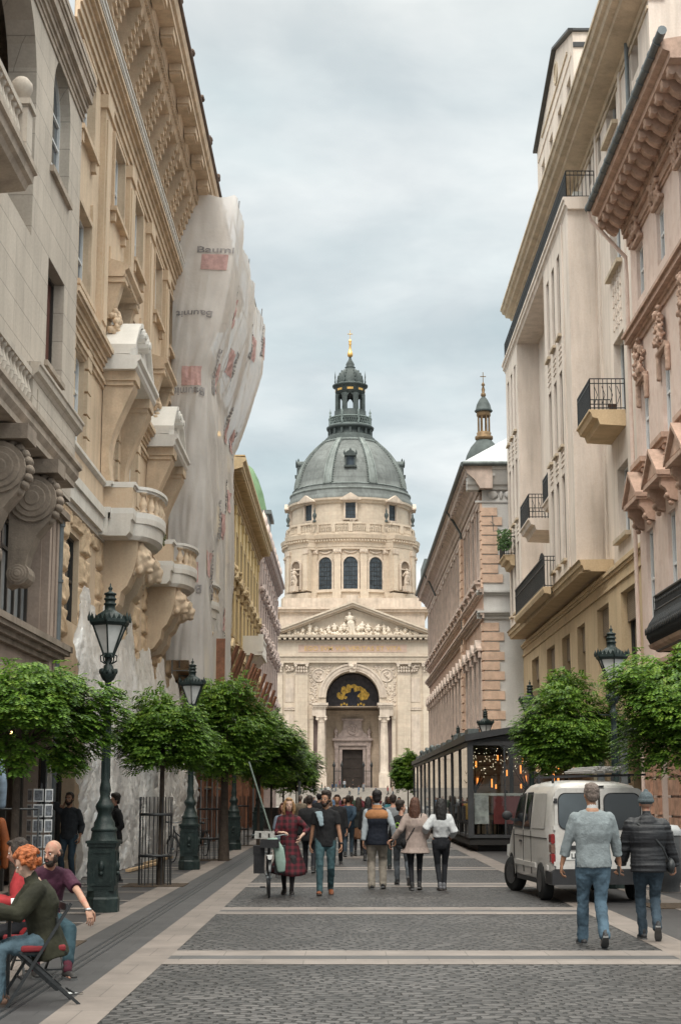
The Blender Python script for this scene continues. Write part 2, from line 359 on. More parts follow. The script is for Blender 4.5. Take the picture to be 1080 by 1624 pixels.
# ------------------------------------------------------------------ ground, paving, world, sun
def ground_mats():
    # setts
    m=bpy.data.materials.new('basalt_setts'); m.use_nodes=True; nt=m.node_tree; N=nt.nodes; L=nt.links; b=N['Principled BSDF']
    tc=N.new('ShaderNodeTexCoord')
    nz=N.new('ShaderNodeTexNoise'); nz.inputs['Scale'].default_value=1.1; nz.inputs['Detail'].default_value=1; L.new(tc.outputs['Object'],nz.inputs[0])
    vm=N.new('ShaderNodeVectorMath'); vm.operation='SCALE'; vm.inputs['Scale'].default_value=.55; L.new(nz.outputs['Color'],vm.inputs[0])
    nz9=N.new('ShaderNodeTexNoise'); nz9.inputs['Scale'].default_value=9; nz9.inputs['Detail'].default_value=1; L.new(tc.outputs['Object'],nz9.inputs[0])
    vm9=N.new('ShaderNodeVectorMath'); vm9.operation='SCALE'; vm9.inputs['Scale'].default_value=.07; L.new(nz9.outputs['Color'],vm9.inputs[0])
    va=N.new('ShaderNodeVectorMath'); va.operation='ADD'; L.new(tc.outputs['Object'],va.inputs[0]); L.new(vm.outputs[0],va.inputs[1])
    vb=N.new('ShaderNodeVectorMath'); vb.operation='ADD'; L.new(va.outputs[0],vb.inputs[0]); L.new(vm9.outputs[0],vb.inputs[1])
    # shallow fans: shift rows along an arch
    sp=N.new('ShaderNodeSeparateXYZ'); L.new(vb.outputs[0],sp.inputs[0])
    sn=N.new('ShaderNodeMath'); sn.operation='MULTIPLY'; sn.inputs[1].default_value=2.4; L.new(sp.outputs[0],sn.inputs[0])
    s2=N.new('ShaderNodeMath'); s2.operation='SINE'; L.new(sn.outputs[0],s2.inputs[0])
    s3=N.new('ShaderNodeMath'); s3.operation='MULTIPLY_ADD'; s3.inputs[1].default_value=.16; L.new(s2.outputs[0],s3.inputs[0]); L.new(sp.outputs[1],s3.inputs[2])
    cb=N.new('ShaderNodeCombineXYZ'); L.new(sp.outputs[0],cb.inputs[0]); L.new(s3.outputs[0],cb.inputs[1])
    br=N.new('ShaderNodeTexBrick'); L.new(cb.outputs[0],br.inputs['Vector']); br.inputs['Scale'].default_value=1
    br.inputs['Brick Width'].default_value=.17; br.inputs['Row Height'].default_value=.14; br.inputs['Mortar Size'].default_value=.024; br.inputs['Mortar Smooth'].default_value=.6
    br.inputs['Color1'].default_value=(.080,.074,.072,1); br.inputs['Color2'].default_value=(.032,.030,.030,1); br.inputs['Mortar'].default_value=(.004,.004,.004,1)
    n2=N.new('ShaderNodeTexNoise'); n2.inputs['Scale'].default_value=.5; n2.inputs['Detail'].default_value=6; L.new(tc.outputs['Object'],n2.inputs[0])
    mr=N.new('ShaderNodeMapRange'); mr.inputs[1].default_value=.3; mr.inputs[2].default_value=.7; mr.inputs[3].default_value=.55; mr.inputs[4].default_value=1.3; L.new(n2.outputs[0],mr.inputs[0])
    mx=N.new('ShaderNodeMix'); mx.data_type='RGBA'; mx.blend_type='MULTIPLY'; mx.inputs[0].default_value=1; L.new(br.outputs['Color'],mx.inputs[6]); L.new(mr.outputs[0],mx.inputs[7])
    L.new(mx.outputs[2],b.inputs['Base Color'])
    n3=N.new('ShaderNodeTexNoise'); n3.inputs['Scale'].default_value=24; n3.inputs['Detail'].default_value=4; L.new(tc.outputs['Object'],n3.inputs[0])
    mr2=N.new('ShaderNodeMapRange'); mr2.inputs[3].default_value=.38; mr2.inputs[4].default_value=.7; L.new(n3.outputs[0],mr2.inputs[0]); L.new(mr2.outputs[0],b.inputs['Roughness'])
    bp=N.new('ShaderNodeBump'); bp.invert=True; bp.inputs['Strength'].default_value=1; bp.inputs['Distance'].default_value=.02; L.new(br.outputs['Fac'],bp.inputs['Height'])
    b3=N.new('ShaderNodeBump'); b3.inputs['Strength'].default_value=.6; b3.inputs['Distance'].default_value=.015; L.new(n3.outputs[0],b3.inputs['Height']); L.new(bp.outputs[0],b3.inputs['Normal'])
    L.new(b3.outputs[0],b.inputs['Normal'])
    return m
setts=ground_mats()
def slabmat(name,col,w,h,axis=0,jd=.45,var=.2,rough=.6,mort=.006):
    m=bpy.data.materials.new(name); m.use_nodes=True; nt=m.node_tree; N=nt.nodes; L=nt.links; b=N['Principled BSDF']; b.inputs['Roughness'].default_value=rough
    tc=N.new('ShaderNodeTexCoord'); mp=N.new('ShaderNodeMapping'); mp.inputs['Rotation'].default_value=(0,0,axis*pi/2); L.new(tc.outputs['Object'],mp.inputs[0])
    br=N.new('ShaderNodeTexBrick'); L.new(mp.outputs[0],br.inputs['Vector']); br.inputs['Scale'].default_value=1; br.inputs['Brick Width'].default_value=w; br.inputs['Row Height'].default_value=h; br.inputs['Mortar Size'].default_value=mort; br.inputs['Mortar Smooth'].default_value=.2
    br.inputs['Color1'].default_value=(*[c*(1-var) for c in col],1); br.inputs['Color2'].default_value=(*[c*(1+var) for c in col],1); br.inputs['Mortar'].default_value=(*[c*jd for c in col],1)
    n2=N.new('ShaderNodeTexNoise'); n2.inputs['Scale'].default_value=1.7; n2.inputs['Detail'].default_value=8; n2.inputs['Roughness'].default_value=.65; L.new(tc.outputs['Object'],n2.inputs[0])
    mr=N.new('ShaderNodeMapRange'); mr.inputs[1].default_value=.3; mr.inputs[2].default_value=.7; mr.inputs[3].default_value=.72; mr.inputs[4].default_value=1.15; L.new(n2.outputs[0],mr.inputs[0])
    mx=N.new('ShaderNodeMix'); mx.data_type='RGBA'; mx.blend_type='MULTIPLY'; mx.inputs[0].default_value=1; L.new(br.outputs['Color'],mx.inputs[6]); L.new(mr.outputs[0],mx.inputs[7])
    vo=N.new('ShaderNodeTexVoronoi'); vo.inputs['Scale'].default_value=1.9; vo.inputs['Randomness'].default_value=1; L.new(tc.outputs['Object'],vo.inputs[0])
    m2=N.new('ShaderNodeMapRange'); m2.inputs[1].default_value=.018; m2.inputs[2].default_value=.03; m2.inputs[3].default_value=.45; m2.inputs[4].default_value=1; L.new(vo.outputs['Distance'],m2.inputs[0])
    mx2=N.new('ShaderNodeMix'); mx2.data_type='RGBA'; mx2.blend_type='MULTIPLY'; mx2.inputs[0].default_value=1; L.new(mx.outputs[2],mx2.inputs[6]); L.new(m2.outputs[0],mx2.inputs[7])
    L.new(mx2.outputs[2],b.inputs['Base Color'])
    n3=N.new('ShaderNodeTexNoise'); n3.inputs['Scale'].default_value=60; L.new(tc.outputs['Object'],n3.inputs[0])
    bp=N.new('ShaderNodeBump'); bp.inputs['Strength'].default_value=.2; bp.inputs['Distance'].default_value=.01; L.new(n3.outputs[0],bp.inputs['Height']); L.new(bp.outputs[0],b.inputs['Normal'])
    return m
pink=slabmat('pinkish_limestone_slabs',(.175,.146,.128),.62,.9,0,.55,.08)
pinkc=slabmat('pinkish_cross_band_slabs',(.195,.166,.148),.9,.5,0,.55,.08)
dark=slabmat('dark_granite_slabs',(.036,.034,.035),.45,.62,0,.5,.14)
darkl=slabmat('dark_granite_strip',(.042,.040,.041),.72,.30,0,.5,.14)
sheet=lambda mb,x0,x1,y0,y1,z: mb.quad((x0,y0,z),(x1,y0,z),(x1,y1,z),(x0,y1,z))
g=MB(); sheet(g,-700,700,-60,1500,-.012); tag(g.build('ground',dark),kind='structure')
g=MB(); sheet(g,-1.93,3.62,2,205,.0); tag(g.build('cobbled_road',setts),kind='structure')
g=MB(); sheet(g,-9,-1.93,2,150,-.004); tag(g.build('left_pavement',dark),kind='structure')
g=MB(); sheet(g,3.62,12,2,150,-.004); tag(g.build('right_pavement',dark),kind='structure')
g=MB(); sheet(g,-60,60,205,262,.0); tag(g.build('square',slabmat('square_granite',(.2,.185,.17),1.2,1.2,0,.7,.15)),kind='structure')
g=MB(); sheet(g,-2.38,-1.93,2,205,.004); sheet(g,3.62,4.08,2,205,.004)
# second pale band beside the tree line, broken by the cross bands
sheet(g,-3.64,-3.2,2,150,.0041); sheet(g,5.15,5.65,2,150,.0041)
tag(g.build('pale_stone_bands',pink),kind='structure')
g=MB()
for i in range(26):
    y=17.85+i*7.08-14.16+ (0)
    for a,b in ((-.74,-.2),(.17,.76)):
        sheet(g,-1.93,3.62,y+a,y+b,.004)
        sheet(g,-6.2,-3.65,y+a+.1,y+b-.12,.0042); sheet(g,5.66,8.3,y+a+.1,y+b-.12,.0042)
    for q in (2.36,4.72):
        sheet(g,-6.2,-3.65,y+q-.1,y+q+.08,.0042); sheet(g,5.66,8.3,y+q-.1,y+q+.08,.0042)
tag(g.build('pale_cross_bands',pinkc),kind='structure')
g=MB()
for i in range(26):
    y=17.85+i*7.08-14.16
    sheet(g,-1.93,3.62,y-.2,y+.17,.0045)
tag(g.build('grey_band_infill',slabmat('grey_granite_infill',(.065,.063,.063),.9,.5,0,.5,.1)),kind='structure')
# drainage strip
g=MB(); sheet(g,-3.2,-2.38,2,150,.002); tag(g.build('dark_slab_strip',darkl),kind='structure')
g=MB()
for k in range(3): g.box(-2.93+k*.085,-2.90+k*.085,2,140,0,.006)
tag(g.build('drain_channel',ST['iron']),kind='structure')
def world():
    w=bpy.data.worlds.new('World'); S.world=w; w.use_nodes=True; nt=w.node_tree; N=nt.nodes; L=nt.links; bg=N['Background']
    sky=N.new('ShaderNodeTexSky'); sky.sky_type='NISHITA'; sky.sun_disc=False; sky.sun_elevation=math.radians(48); sky.sun_rotation=math.radians(205); sky.dust_density=3
    tc=N.new('ShaderNodeTexCoord'); sp=N.new('ShaderNodeSeparateXYZ'); L.new(tc.outputs['Generated'],sp.inputs[0])
    # project direction to a cloud deck for believable perspective
    zc=N.new('ShaderNodeMath'); zc.operation='MAXIMUM'; zc.inputs[1].default_value=.0; L.new(sp.outputs[2],zc.inputs[0])
    za=N.new('ShaderNodeMath'); za.operation='ADD'; za.inputs[1].default_value=.16; L.new(zc.outputs[0],za.inputs[0])
    dv=N.new('ShaderNodeVectorMath'); dv.operation='DIVIDE'; cz=N.new('ShaderNodeCombineXYZ')
    for i in range(3): L.new(za.outputs[0],cz.inputs[i])
    L.new(tc.outputs['Generated'],dv.inputs[0]); L.new(cz.outputs[0],dv.inputs[1])
    def nz(s,d,off=(0,0,0),ro=.55,dist=0):
        mp=N.new('ShaderNodeMapping'); mp.inputs['Location'].default_value=off; L.new(dv.outputs[0],mp.inputs[0])
        n=N.new('ShaderNodeTexNoise'); n.inputs['Scale'].default_value=s; n.inputs['Detail'].default_value=d; n.inputs['Roughness'].default_value=ro; n.inputs['Distortion'].default_value=dist; L.new(mp.outputs[0],n.inputs[0]); return n.outputs[0]
    r1=N.new('ShaderNodeValToRGB'); L.new(nz(1.6,7,(3.1,1.2,0),.5,.3),r1.inputs[0])
    e=r1.color_ramp.elements; e[0].position=.33; e[0].color=(.58,.69,.71,1); e[1].position=.66; e[1].color=(1.0,1.03,1.01,1)
    m=r1.color_ramp.elements.new(.50); m.color=(.76,.83,.835,1)
    r2=N.new('ShaderNodeValToRGB'); L.new(nz(4.5,8,(7,4,1),.55,.2),r2.inputs[0])
    e=r2.color_ramp.elements; e[0].position=.35; e[0].color=(.90,.905,.915,1); e[1].position=.68; e[1].color=(1.10,1.09,1.08,1)
    mx=N.new('ShaderNodeMix'); mx.data_type='RGBA'; mx.blend_type='MULTIPLY'; mx.inputs[0].default_value=1; L.new(r1.outputs[0],mx.inputs[6]); L.new(r2.outputs[0],mx.inputs[7])
    # overcast; sky above the view boosted and warmed to brighten the walls
    gz=N.new('ShaderNodeMapRange'); gz.inputs[1].default_value=.47; gz.inputs[2].default_value=.85; gz.inputs[3].default_value=SKYLOW; gz.inputs[4].default_value=SKYHIGH; L.new(sp.outputs[2],gz.inputs[0])
    sc=N.new('ShaderNodeVectorMath'); sc.operation='SCALE'; L.new(mx.outputs[2],sc.inputs[0]); L.new(gz.outputs[0],sc.inputs['Scale'])
    wr=N.new('ShaderNodeMapRange'); wr.inputs[1].default_value=.42; wr.inputs[2].default_value=.8; L.new(sp.outputs[2],wr.inputs[0]); wm=N.new('ShaderNodeMix'); wm.data_type='RGBA'; wm.blend_type='MULTIPLY'; wm.inputs[7].default_value=(1.10,1.0,.90,1); L.new(wr.outputs[0],wm.inputs[0]); L.new(sc.outputs[0],wm.inputs[6])
    m2=N.new('ShaderNodeMix'); m2.data_type='RGBA'; m2.inputs[0].default_value=.10; L.new(wm.outputs[2],m2.inputs[6]); L.new(sky.outputs[0],m2.inputs[7])
    L.new(m2.outputs[2],bg.inputs[0]); bg.inputs[1].default_value=SKYSTR
SKYLOW,SKYHIGH,SKYSTR=6.0,32.0,.13
world()
sd=bpy.data.lights.new('sun','SUN'); sun=bpy.data.objects.new('sun',sd); COL.objects.link(sun)
sd.energy=1.3; sd.angle=math.radians(22); sd.color=(1,.95,.88)
sun.rotation_euler=(math.radians(38),0,math.radians(-8))
S.view_settings.view_transform='Standard'; S.view_settings.look='None'; S.view_settings.exposure=.35; S.view_settings.gamma=1
S.cycles.max_bounces=6; S.cycles.transparent_max_bounces=24; S.cycles.diffuse_bounces=3; S.cycles.glossy_bounces=3
# ------------------------------------------------------------------ LEFT ROW
def balustrade(mb,F,u0,u1,o,z0,z1,n,r=.07,rail=.11,mi=0):
    mb.box(u0,u1,o-.1,o+.08,z1-rail,z1); mb.box(u0,u1,o-.09,o+.07,z0,z0+.08)
    for i in range(n):
        baluster(mb,u0+(i+.5)*(u1-u0)/n,o-.01,z0+.08,z1-rail,r,8)
# ---- near grey limestone house
def house_grey():
    B=thing('limestone_house','grey limestone house with scroll brackets and stone balconies, nearest on the left','building',(-6,28,0))
    F=frameL(-5.95)
    ops=[(25.05,28.45,12.2,16.85,'a'),(30.15,32.1,14.3,16.95,'a'),(30.2,32.0,10.25,12.4)]
    m=MB(F); wall(m,16,33.5,8.0,17.0,ops,0,.55)
    m.quad((33.5,0,8),(33.5,-1,8),(33.5,-1,17.8),(33.5,0,17.8)); m.box(16,33.5,-6,-1.6,0,17.4)
    m.build('wall',ST['b1'],B)
    m=MB(F)
    cornice(m,16,33.52,stepprof(.002,16.75,[(.03,.12),(.03,.1),(.05,.12),(.03,.08),(.08,.22),(.03,.08),(.04,.14),(.02,.12)])); m.box(16,33.5,-6,.0,17.73,17.8)
    m.build('cornice',ST['b1t'],B)
    # loggia back
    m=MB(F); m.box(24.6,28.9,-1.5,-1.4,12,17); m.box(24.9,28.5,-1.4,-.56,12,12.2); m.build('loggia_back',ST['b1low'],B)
    window(B,F,25.9,27.6,12.2,14.9,-1.32,False,2,3,ST['b1dark'],ST['glass'])
    window(B,F,30.15,32.1,14.3,16.95,-.22,True,2,3,ST['white'],ST['glass'],.06)
    window(B,F,30.2,32.0,10.25,12.4,-.22,False,2,1,ST['b1dark'],M('dark_red_shutter',(.11,.045,.035),.7,.2,3,.1,20),.06)
    m=MB(F); m.box(30.0,32.2,.0,.09,14.15,14.28); m.box(30.1,32.1,.0,.07,10.13,10.24); m.build('sill',ST['b1t'],B)
    # upper balcony
    b=MB(F); cornice(b,18,25.45,[(0,11.85),(.5,11.9),(.55,12.0),(.62,12.03),(.64,12.16),(.7,12.18),(.7,12.28),(0,12.28)])
    bal=b.build('balcony',ST['b1t'],B)
    b=MB(F); balustrade(b,F,20.5,24.55,.52,12.28,13.02,15,.085)
    b.box(24.55,24.98,.36,.68,12.28,13.06); b.box(24.5,25.03,.31,.73,13.06,13.16)
    b.lathe(24.76,.52,[(.06,13.16),(.1,13.2),(.06,13.24),(.14,13.3),(.19,13.42),(.18,13.52),(.1,13.62),(0,13.66)],12)
    b.build('balustrade',ST['b1'],bal)
    # lower balcony: slab, solid parapet, moulded cap
    b=MB(F); cornice(b,16,31.55,[(-.2,7.9),(.42,7.93),(.42,8.04),(.47,8.1),(.5,8.14),(.5,8.26),(.57,8.3),(.57,8.38),(-.2,8.38)])
    bal=b.build('balcony',ST['b1t'],B)
    b=MB(F); b.box(26.9,31.3,.0,.45,8.38,9.0); b.box(27.3,30.9,.45,.468,8.5,8.9); cornice(b,26.8,31.5,[(0,9.0),(.46,9.0),(.5,9.06),(.56,9.1),(.57,9.2),(.6,9.22),(.6,9.27),(0,9.3)])
    b.build('parapet',ST['b1'],bal)
    b=MB(F); balustrade(b,F,20.5,26.88,.38,8.38,9.12,22,.09); b.build('balustrade',ST['b1'],bal)
    # lower storeys
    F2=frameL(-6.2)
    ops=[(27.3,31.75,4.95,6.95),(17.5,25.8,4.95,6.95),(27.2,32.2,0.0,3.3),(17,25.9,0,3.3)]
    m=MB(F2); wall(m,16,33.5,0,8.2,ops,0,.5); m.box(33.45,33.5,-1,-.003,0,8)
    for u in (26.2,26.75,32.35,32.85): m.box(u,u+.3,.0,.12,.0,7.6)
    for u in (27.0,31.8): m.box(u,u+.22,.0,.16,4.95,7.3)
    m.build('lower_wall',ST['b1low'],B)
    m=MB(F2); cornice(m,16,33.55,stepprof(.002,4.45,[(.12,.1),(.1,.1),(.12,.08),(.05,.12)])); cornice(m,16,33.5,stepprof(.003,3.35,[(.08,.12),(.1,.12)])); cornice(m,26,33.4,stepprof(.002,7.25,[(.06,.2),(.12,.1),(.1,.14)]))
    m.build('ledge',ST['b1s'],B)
    window(B,F2,27.3,31.75,4.95,6.95,-.25,False,7,2,ST['b1dark'],ST['curt'],.09,sash=.72)
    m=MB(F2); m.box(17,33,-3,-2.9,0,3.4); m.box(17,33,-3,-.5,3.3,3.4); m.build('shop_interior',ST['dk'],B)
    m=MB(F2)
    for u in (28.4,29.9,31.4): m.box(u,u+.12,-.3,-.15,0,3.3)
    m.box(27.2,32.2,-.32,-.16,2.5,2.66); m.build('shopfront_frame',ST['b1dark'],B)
    # scroll brackets
    for u in (25.7,28.55):
        s=MB(F2)
        prof=[]
        def sc(o,z,r,n=18,u0=u,u1=u+.6):
            s.lathe(o,z,[(r,u0),(r,u1)],n,axis='u',sm=False)
            for k,q in enumerate((.82,.58,.32)):
                s.lathe(o,z,[(r*q,u0-.02-.02*k),(r*q-.02,u0-.03-.02*k)],n,axis='u',sm=False); s.lathe(o,z,[(r*q,u0-.02-.02*k),(r*q,u0)],n,axis='u',sm=False)
        sc(.42,7.15,.44)
        s.ext([(0,7.7),(.5,7.6),(.84,7.1),(.74,6.75),(.5,6.45),(.36,6.1),(.3,5.8),(.12,5.55),(0,5.5)],u+.05,u+.55,'u')
        sc(.2,5.75,.21,14)
        for k in range(9):
            a=-.9+k*.3; s.ell((u+.28,.42+.46*math.cos(a),7.15+.46*math.sin(a)),(.2,.09,.09),7,5)
        s.box(u-.08,u+.68,.0,.9,7.62,7.88)
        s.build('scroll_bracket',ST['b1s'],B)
    p=MB(F2); p.tube([(33.15,.12,.2),(33.15,.12,7.6)],.075,10); 
    for z in (2,4.2,6.2,7.4): p.tube([(33.15,.12,z),(33.15,.12,z+.06)],.1,10)
    p.build('drainpipe',ST['pipe'],B)
house_grey()

# ---- ochre palace
BAYS=[40.6,49.6,58.6]
def rough(mb,u0,u1,z0,z1,o=.12,seed=0):
    q=random.Random(seed); nu,nz=16,12; vs=[]; sd_=seed*7.3
    for j in range(nz+1):
        for i in range(nu+1):
            e=i in(0,nu) or j in (0,nz)
            uu=u0+(u1-u0)*i/nu; zz_=z0+(z1-z0)*j/nz; vs.append((uu,.0 if e else o*.7+.055*noise.noise((uu*4,zz_*4,sd_))+.03*noise.noise((uu*11,zz_*11,sd_)),zz_))
    mb.add(vs,[(j*(nu+1)+i,j*(nu+1)+i+1,(j+1)*(nu+1)+i+1,(j+1)*(nu+1)+i) for j in range(nz) for i in range(nu)],0,True)
def lion(mb,u,o,z,s=1):
    mb.ell((u,o-.02*s,z+.05*s),(.30*s,.26*s,.36*s),12,9,0,.10,3)
    q=random.Random(5)
    for k in range(26):
        a=q.uniform(0,2*pi); rr=q.uniform(.22,.34)*s
        mb.ell((u+math.cos(a)*rr,o+q.uniform(-.18,.06)*s,z+.05*s+math.sin(a)*rr*1.15),(.09*s,.09*s,.12*s),6,4)
    mb.ell((u,o+.17*s,z-.06*s),(.17*s,.15*s,.13*s),9,7); mb.ell((u,o+.20*s,z-.20*s),(.13*s,.11*s,.07*s),8,6)
    mb.ell((u,o+.29*s,z+.02*s),(.07*s,.06*s,.07*s),7,5); mb.ell((u,o+.14*s,z+.2*s),(.16*s,.12*s,.1*s),8,6)
    for d in (-1,1):
        mb.ell((u+d*.13*s,o+.16*s,z+.12*s),(.08*s,.09*s,.06*s),7,5); mb.ell((u+d*.22*s,o+.02*s,z+.3*s),(.07*s,.06*s,.08*s),6,5)
def palace():
    B=thing('ochre_palace','ornate ochre palace under restoration with curved balconies, lion heads and stepped eaves brackets','building',(-7,45,0))
    F=frameL(-6.2); CS=[35.4,40.6,44.6,49.6,53.6,58.6,62.6,66.6]
    ops=[]
    for c in CS:
        ops+=[(c-.9,c+.9,17.1,19.1),(c-.9,c+.9,13.35,15.3),(c-.85,c+.85,9.5,11.9),(c-.85,c+.85,5.6,7.6),(c-1.2,c+1.2,.3,4.2)]
    m=MB(F); wall(m,33.5,69,0,21,ops,0,.42); m.box(33.5,69,-7,-1.6,0,23.2); m.quad((69,0,0),(69,-7,0),(69,-7,23),(69,0,23))
    for c in CS:   # grooved blocks flanking the tall windows
        for sgn in (-1,1):
            for k in range(5):
                z=9.55+k*.55; m.box(c+sgn*.87,c+sgn*1.42,.0,.09,z,z+.49)
        for sgn in (-1,1):   # flat pilasters above
            m.box(c+sgn*1.15-.14,c+sgn*1.15+.14,0,.07,13.1,15.9)
    for k,c in enumerate([(CS[i]+CS[i+1])/2 for i in range(7)]):
        m.box(c-.42,c+.42,.0,.14,13.05,19.3); m.box(c-.5,c+.5,.0,.2,18.95,19.3)
        m.box(c-.3,c+.3,.14,.18,13.4,18.7)
    m.build('wall',ST['oc'],B)
    m=MB(F)
    cornice(m,33.52,69.1,stepprof(.002,12.35,[(.05,.12),(.06,.1),(.05,.14),(.1,.08),(.05,.12)]))
    cornice(m,33.52,69.1,stepprof(.003,11.95,[(.05,.1),(.05,.1)]))
    cornice(m,33.52,69.1,stepprof(.002,19.35,[(.06,.18),(.06,.2),(.05,.2),(.06,.14),(.1,.1),(.06,.1)]))
    for c in CS:
        for z0,z1 in ((17.1,19.1),(13.35,15.3)):
            m.box(c-1.02,c-.9,.0,.08,z0,z1+.12); m.box(c+.9,c+1.02,.0,.08,z0,z1+.12); m.box(c-.9,c+.9,.0,.08,z1+.0,z1+.12)
            m.box(c-1.15,c+1.15,.0,.18,z0-.14,z0-.02)
            m.box(c-1.05,c-.85,.0,.13,z0-.4,z0-.14); m.box(c+.85,c+1.05,.0,.13,z0-.4,z0-.14)
    m.build('moulding',ST['oct'],B)
    m=MB(F); cornice(m,33.52,69.1,stepprof(.004,20.33,[(.4,.06),(.03,.12),(.04,.05)])); m.build('white_ledge',ST['rail'],B)
    # balcony band on the wall
    m=MB(F); cornice(m,33.52,69.1,stepprof(.002,8.05,[(.1,.12),(.1,.35),(.06,.22)])); cornice(m,33.52,69.1,[(0,9.3),(.16,9.3),(.26,9.38),(.26,9.46),(0,9.5)]); m.build('pale_band',ST['ocw'],B)
    m=MB(F); m.box(33.52,69.1,.002,.18,8.74,9.3); m.build('parapet_band',ST['oc'],B)
    m=MB(F)
    for i,c in enumerate(CS):
        for sgn in (-1,1):
            for k in range(4): rough(m,c+sgn*1.4-.5,c+sgn*1.4+.5,5.15+k*.72,5.8+k*.72,.14,i*9+k+sgn)
    for i in range(24): rough(m,33.6+i*1.48,34.98+i*1.48,7.72,8.03,.12,i)
    m.build('rusticated_block',ST['ocr'],B)
    for c in CS:
        window(B,F,c-.9,c+.9,17.1,19.1,-.13,False,2,2,ST['white'],ST['curt'])
        window(B,F,c-.9,c+.9,13.35,15.3,-.13,False,2,2,ST['white'],ST['glass'])
        window(B,F,c-.85,c+.85,9.5,11.9,-.13,False,2,3,ST['white'],ST['curt'])
        window(B,F,c-.85,c+.85,5.6,7.6,-.13,False,2,2,ST['b1dark'],ST['glass'])
        window(B,F,c-1.2,c+1.2,.3,4.2,-.3,False,3,2,ST['b1dark'],ST['glass'])
    # stepped eaves brackets
    for k in range(15):
        u=34.6+k*2.25
        if u>67.5: break
        m=MB(F); pr=[(0,20.75)]
        n=8
        for i in range(n):
            z=20.85+i*.21; o=.06+i*.085; pr+=[(o,z),(o+.09,z),(o+.09,z+.12)]
        pr+=[(.78,22.55),(0,22.55)]
        m.ext(pr,u,u+.30,'u'); m.ext([(p[0]*.86 if p[0]>0 else 0,p[1]+.08 if i>0 and i<len(pr)-1 else p[1]) for i,p in enumerate(pr)],u+.301,u+.8,'u'); m.ext(pr,u+.801,u+1.1,'u')
        m.build('eaves_bracket',ST['oct'],B)
    m=MB(F); m.box(33.5,69,.0,.06,20.6,22.5)
    m.build('frieze',M('ochre_frieze',(.36,.26,.18),.9,.15,2,.3,28,streak=.2),B)
    m=MB(F)
    cornice(m,33.5,69.2,[(0,22.5),(.75,22.55),(.82,22.66),(.82,22.8),(.92,22.84),(.95,23.2),(1.38,23.22),(1.38,23.42),(1.46,23.46),(1.5,23.6),(1.52,23.75),(0,23.9)])
    for i in range(190): m.box(33.6+i*.187,33.6+i*.187+.1,.82,.9,22.68,22.82)
    m.build('cornice',ST['oct'],B)
    for k in range(15):
        u=34.75+k*2.25
        if u>68: break
        m=MB(F); m.box(u,u+.75,.96,1.34,22.98,23.21); m.box(u+.06,u+.69,.96,1.28,22.9,22.98); m.build('modillion',ST['oct'],B)
    m=MB(F); m.tube([(33.5,1.5,23.8),(69,1.5,23.8)],.1,8)
    for i in range(235): m.ell((33.6+i*.15,1.52,23.9),(.05,.05,.09),5,4)
    for i in range(11): m.blobs((34.8+i*3.3,1.5,24.0),(.1,.06,.1),8,.09,i)
    m.build('gutter',M('brown_gutter',(.12,.08,.06),.7,.3,3,.4,30),B)
    # bays
    for bi,c in enumerate(BAYS):
        # S shaped pillars
        for d in (-1.62,1.3):
            m=MB(F); pr=[(.02,9.5)]
            for t in range(13):
                q=t/12; z=9.5+2.55*q; o=.30+.10*math.sin(q*pi*1.6+pi)*1.0+.42*q**3
                pr.append((o,z))
            pr+=[(.02,12.05)]
            m.ext(pr,c+d,c+d+.72,'u',0,False)
            m.box(c+d-.05,c+d+.77,.02,.80,12.05,12.17); m.box(c+d-.1,c+d+.82,.02,.86,12.17,12.42)
            m.build('scrolled_pillar',ST['oct'],B)
            m=MB(F)
            for k in range(8): m.ell((c+d+.9,.16,11.0-k*.2),(.07,.07,.13),6,5,0)
            m.build('husk_garland',ST['oct'],B)
        m=MB(F); cornice(m,c-1.9,c+2.1,[(.02,12.42),(.86,12.42),(.92,12.5),(.92,12.62),(1.0,12.68),(1.0,12.78),(.02,12.84)])
        for a,b in ((c-1.85,c-.35),(c+.55,c+2.05)):
            pr=[]
            N=8
            up=a<c
            for t in range(N+1):
                q=t/N; uu=a+(b-a)*q; h=(math.sin(q*pi/2) if up else math.cos(q*pi/2))
                pr.append((uu,12.84+.12+.95*h))
            m.ext([(a,12.84)]+pr+[(b,12.84)],.05,.72,'o'); 
            m.ext([(p[0],p[1]+.001) for p in pr]+[(p[0],p[1]+.13) for p in pr[::-1]],.05,.86,'o')
            e=b if up else a
            m.lathe(e,13.72,[(.2,.05),(.2,.9)],12,axis='o',sm=False); m.lathe(e,13.72,[(.1,.9),(.1,.95)],10,axis='o',sm=False)
        m.build('broken_pediment',ST['rail'],B)
        # upper hood, brackets and fruit garlands
        m=MB(F); cornice(m,c-1.55,c+1.35,[(0,15.0),(.45,15.0),(.5,15.08),(.5,15.16),(.6,15.22),(.6,15.32),(.05,15.5),(0,15.5)])
        for i in range(19): m.box(c-1.5+i*.15,c-1.42+i*.15,.45,.52,15.0,15.07)
        for d in (-1.45,.85):
            pr=[(0,13.9)]+[(.12+.30*(t/8)**1.5+.06*math.sin(t/8*pi),13.9+1.0*t/8) for t in range(9)]+[(0,14.9)]
            m.ext(pr,c+d,c+d+.4,'u'); m.box(c+d-.05,c+d+.45,0,.5,14.86,14.99)
        m.build('window_hood',ST['oct'],B)
        m=MB(F); q=random.Random(bi)
        for d in (-1.25,1.05):
            for k in range(46):
                t=q.random(); w=.10+.16*math.sin(t*pi*.95)
                m.ell((c+d+q.uniform(-w,w),.12+q.uniform(0,.16+.1*math.sin(t*pi)),12.95+t*1.25),q.uniform(.06,.10),6,5)
        bld(m,'fruit_garland',ST['oct'],B,.022,(.004,14,1))
        # curved balcony
        def ou(u,k=1.0):
            d=abs(u-c); return .32+k*(.55 if d<2.05 else 0)+ (0.55*math.sqrt(max(0,1-(d/1.45)**2)) if d<1.45 else 0)
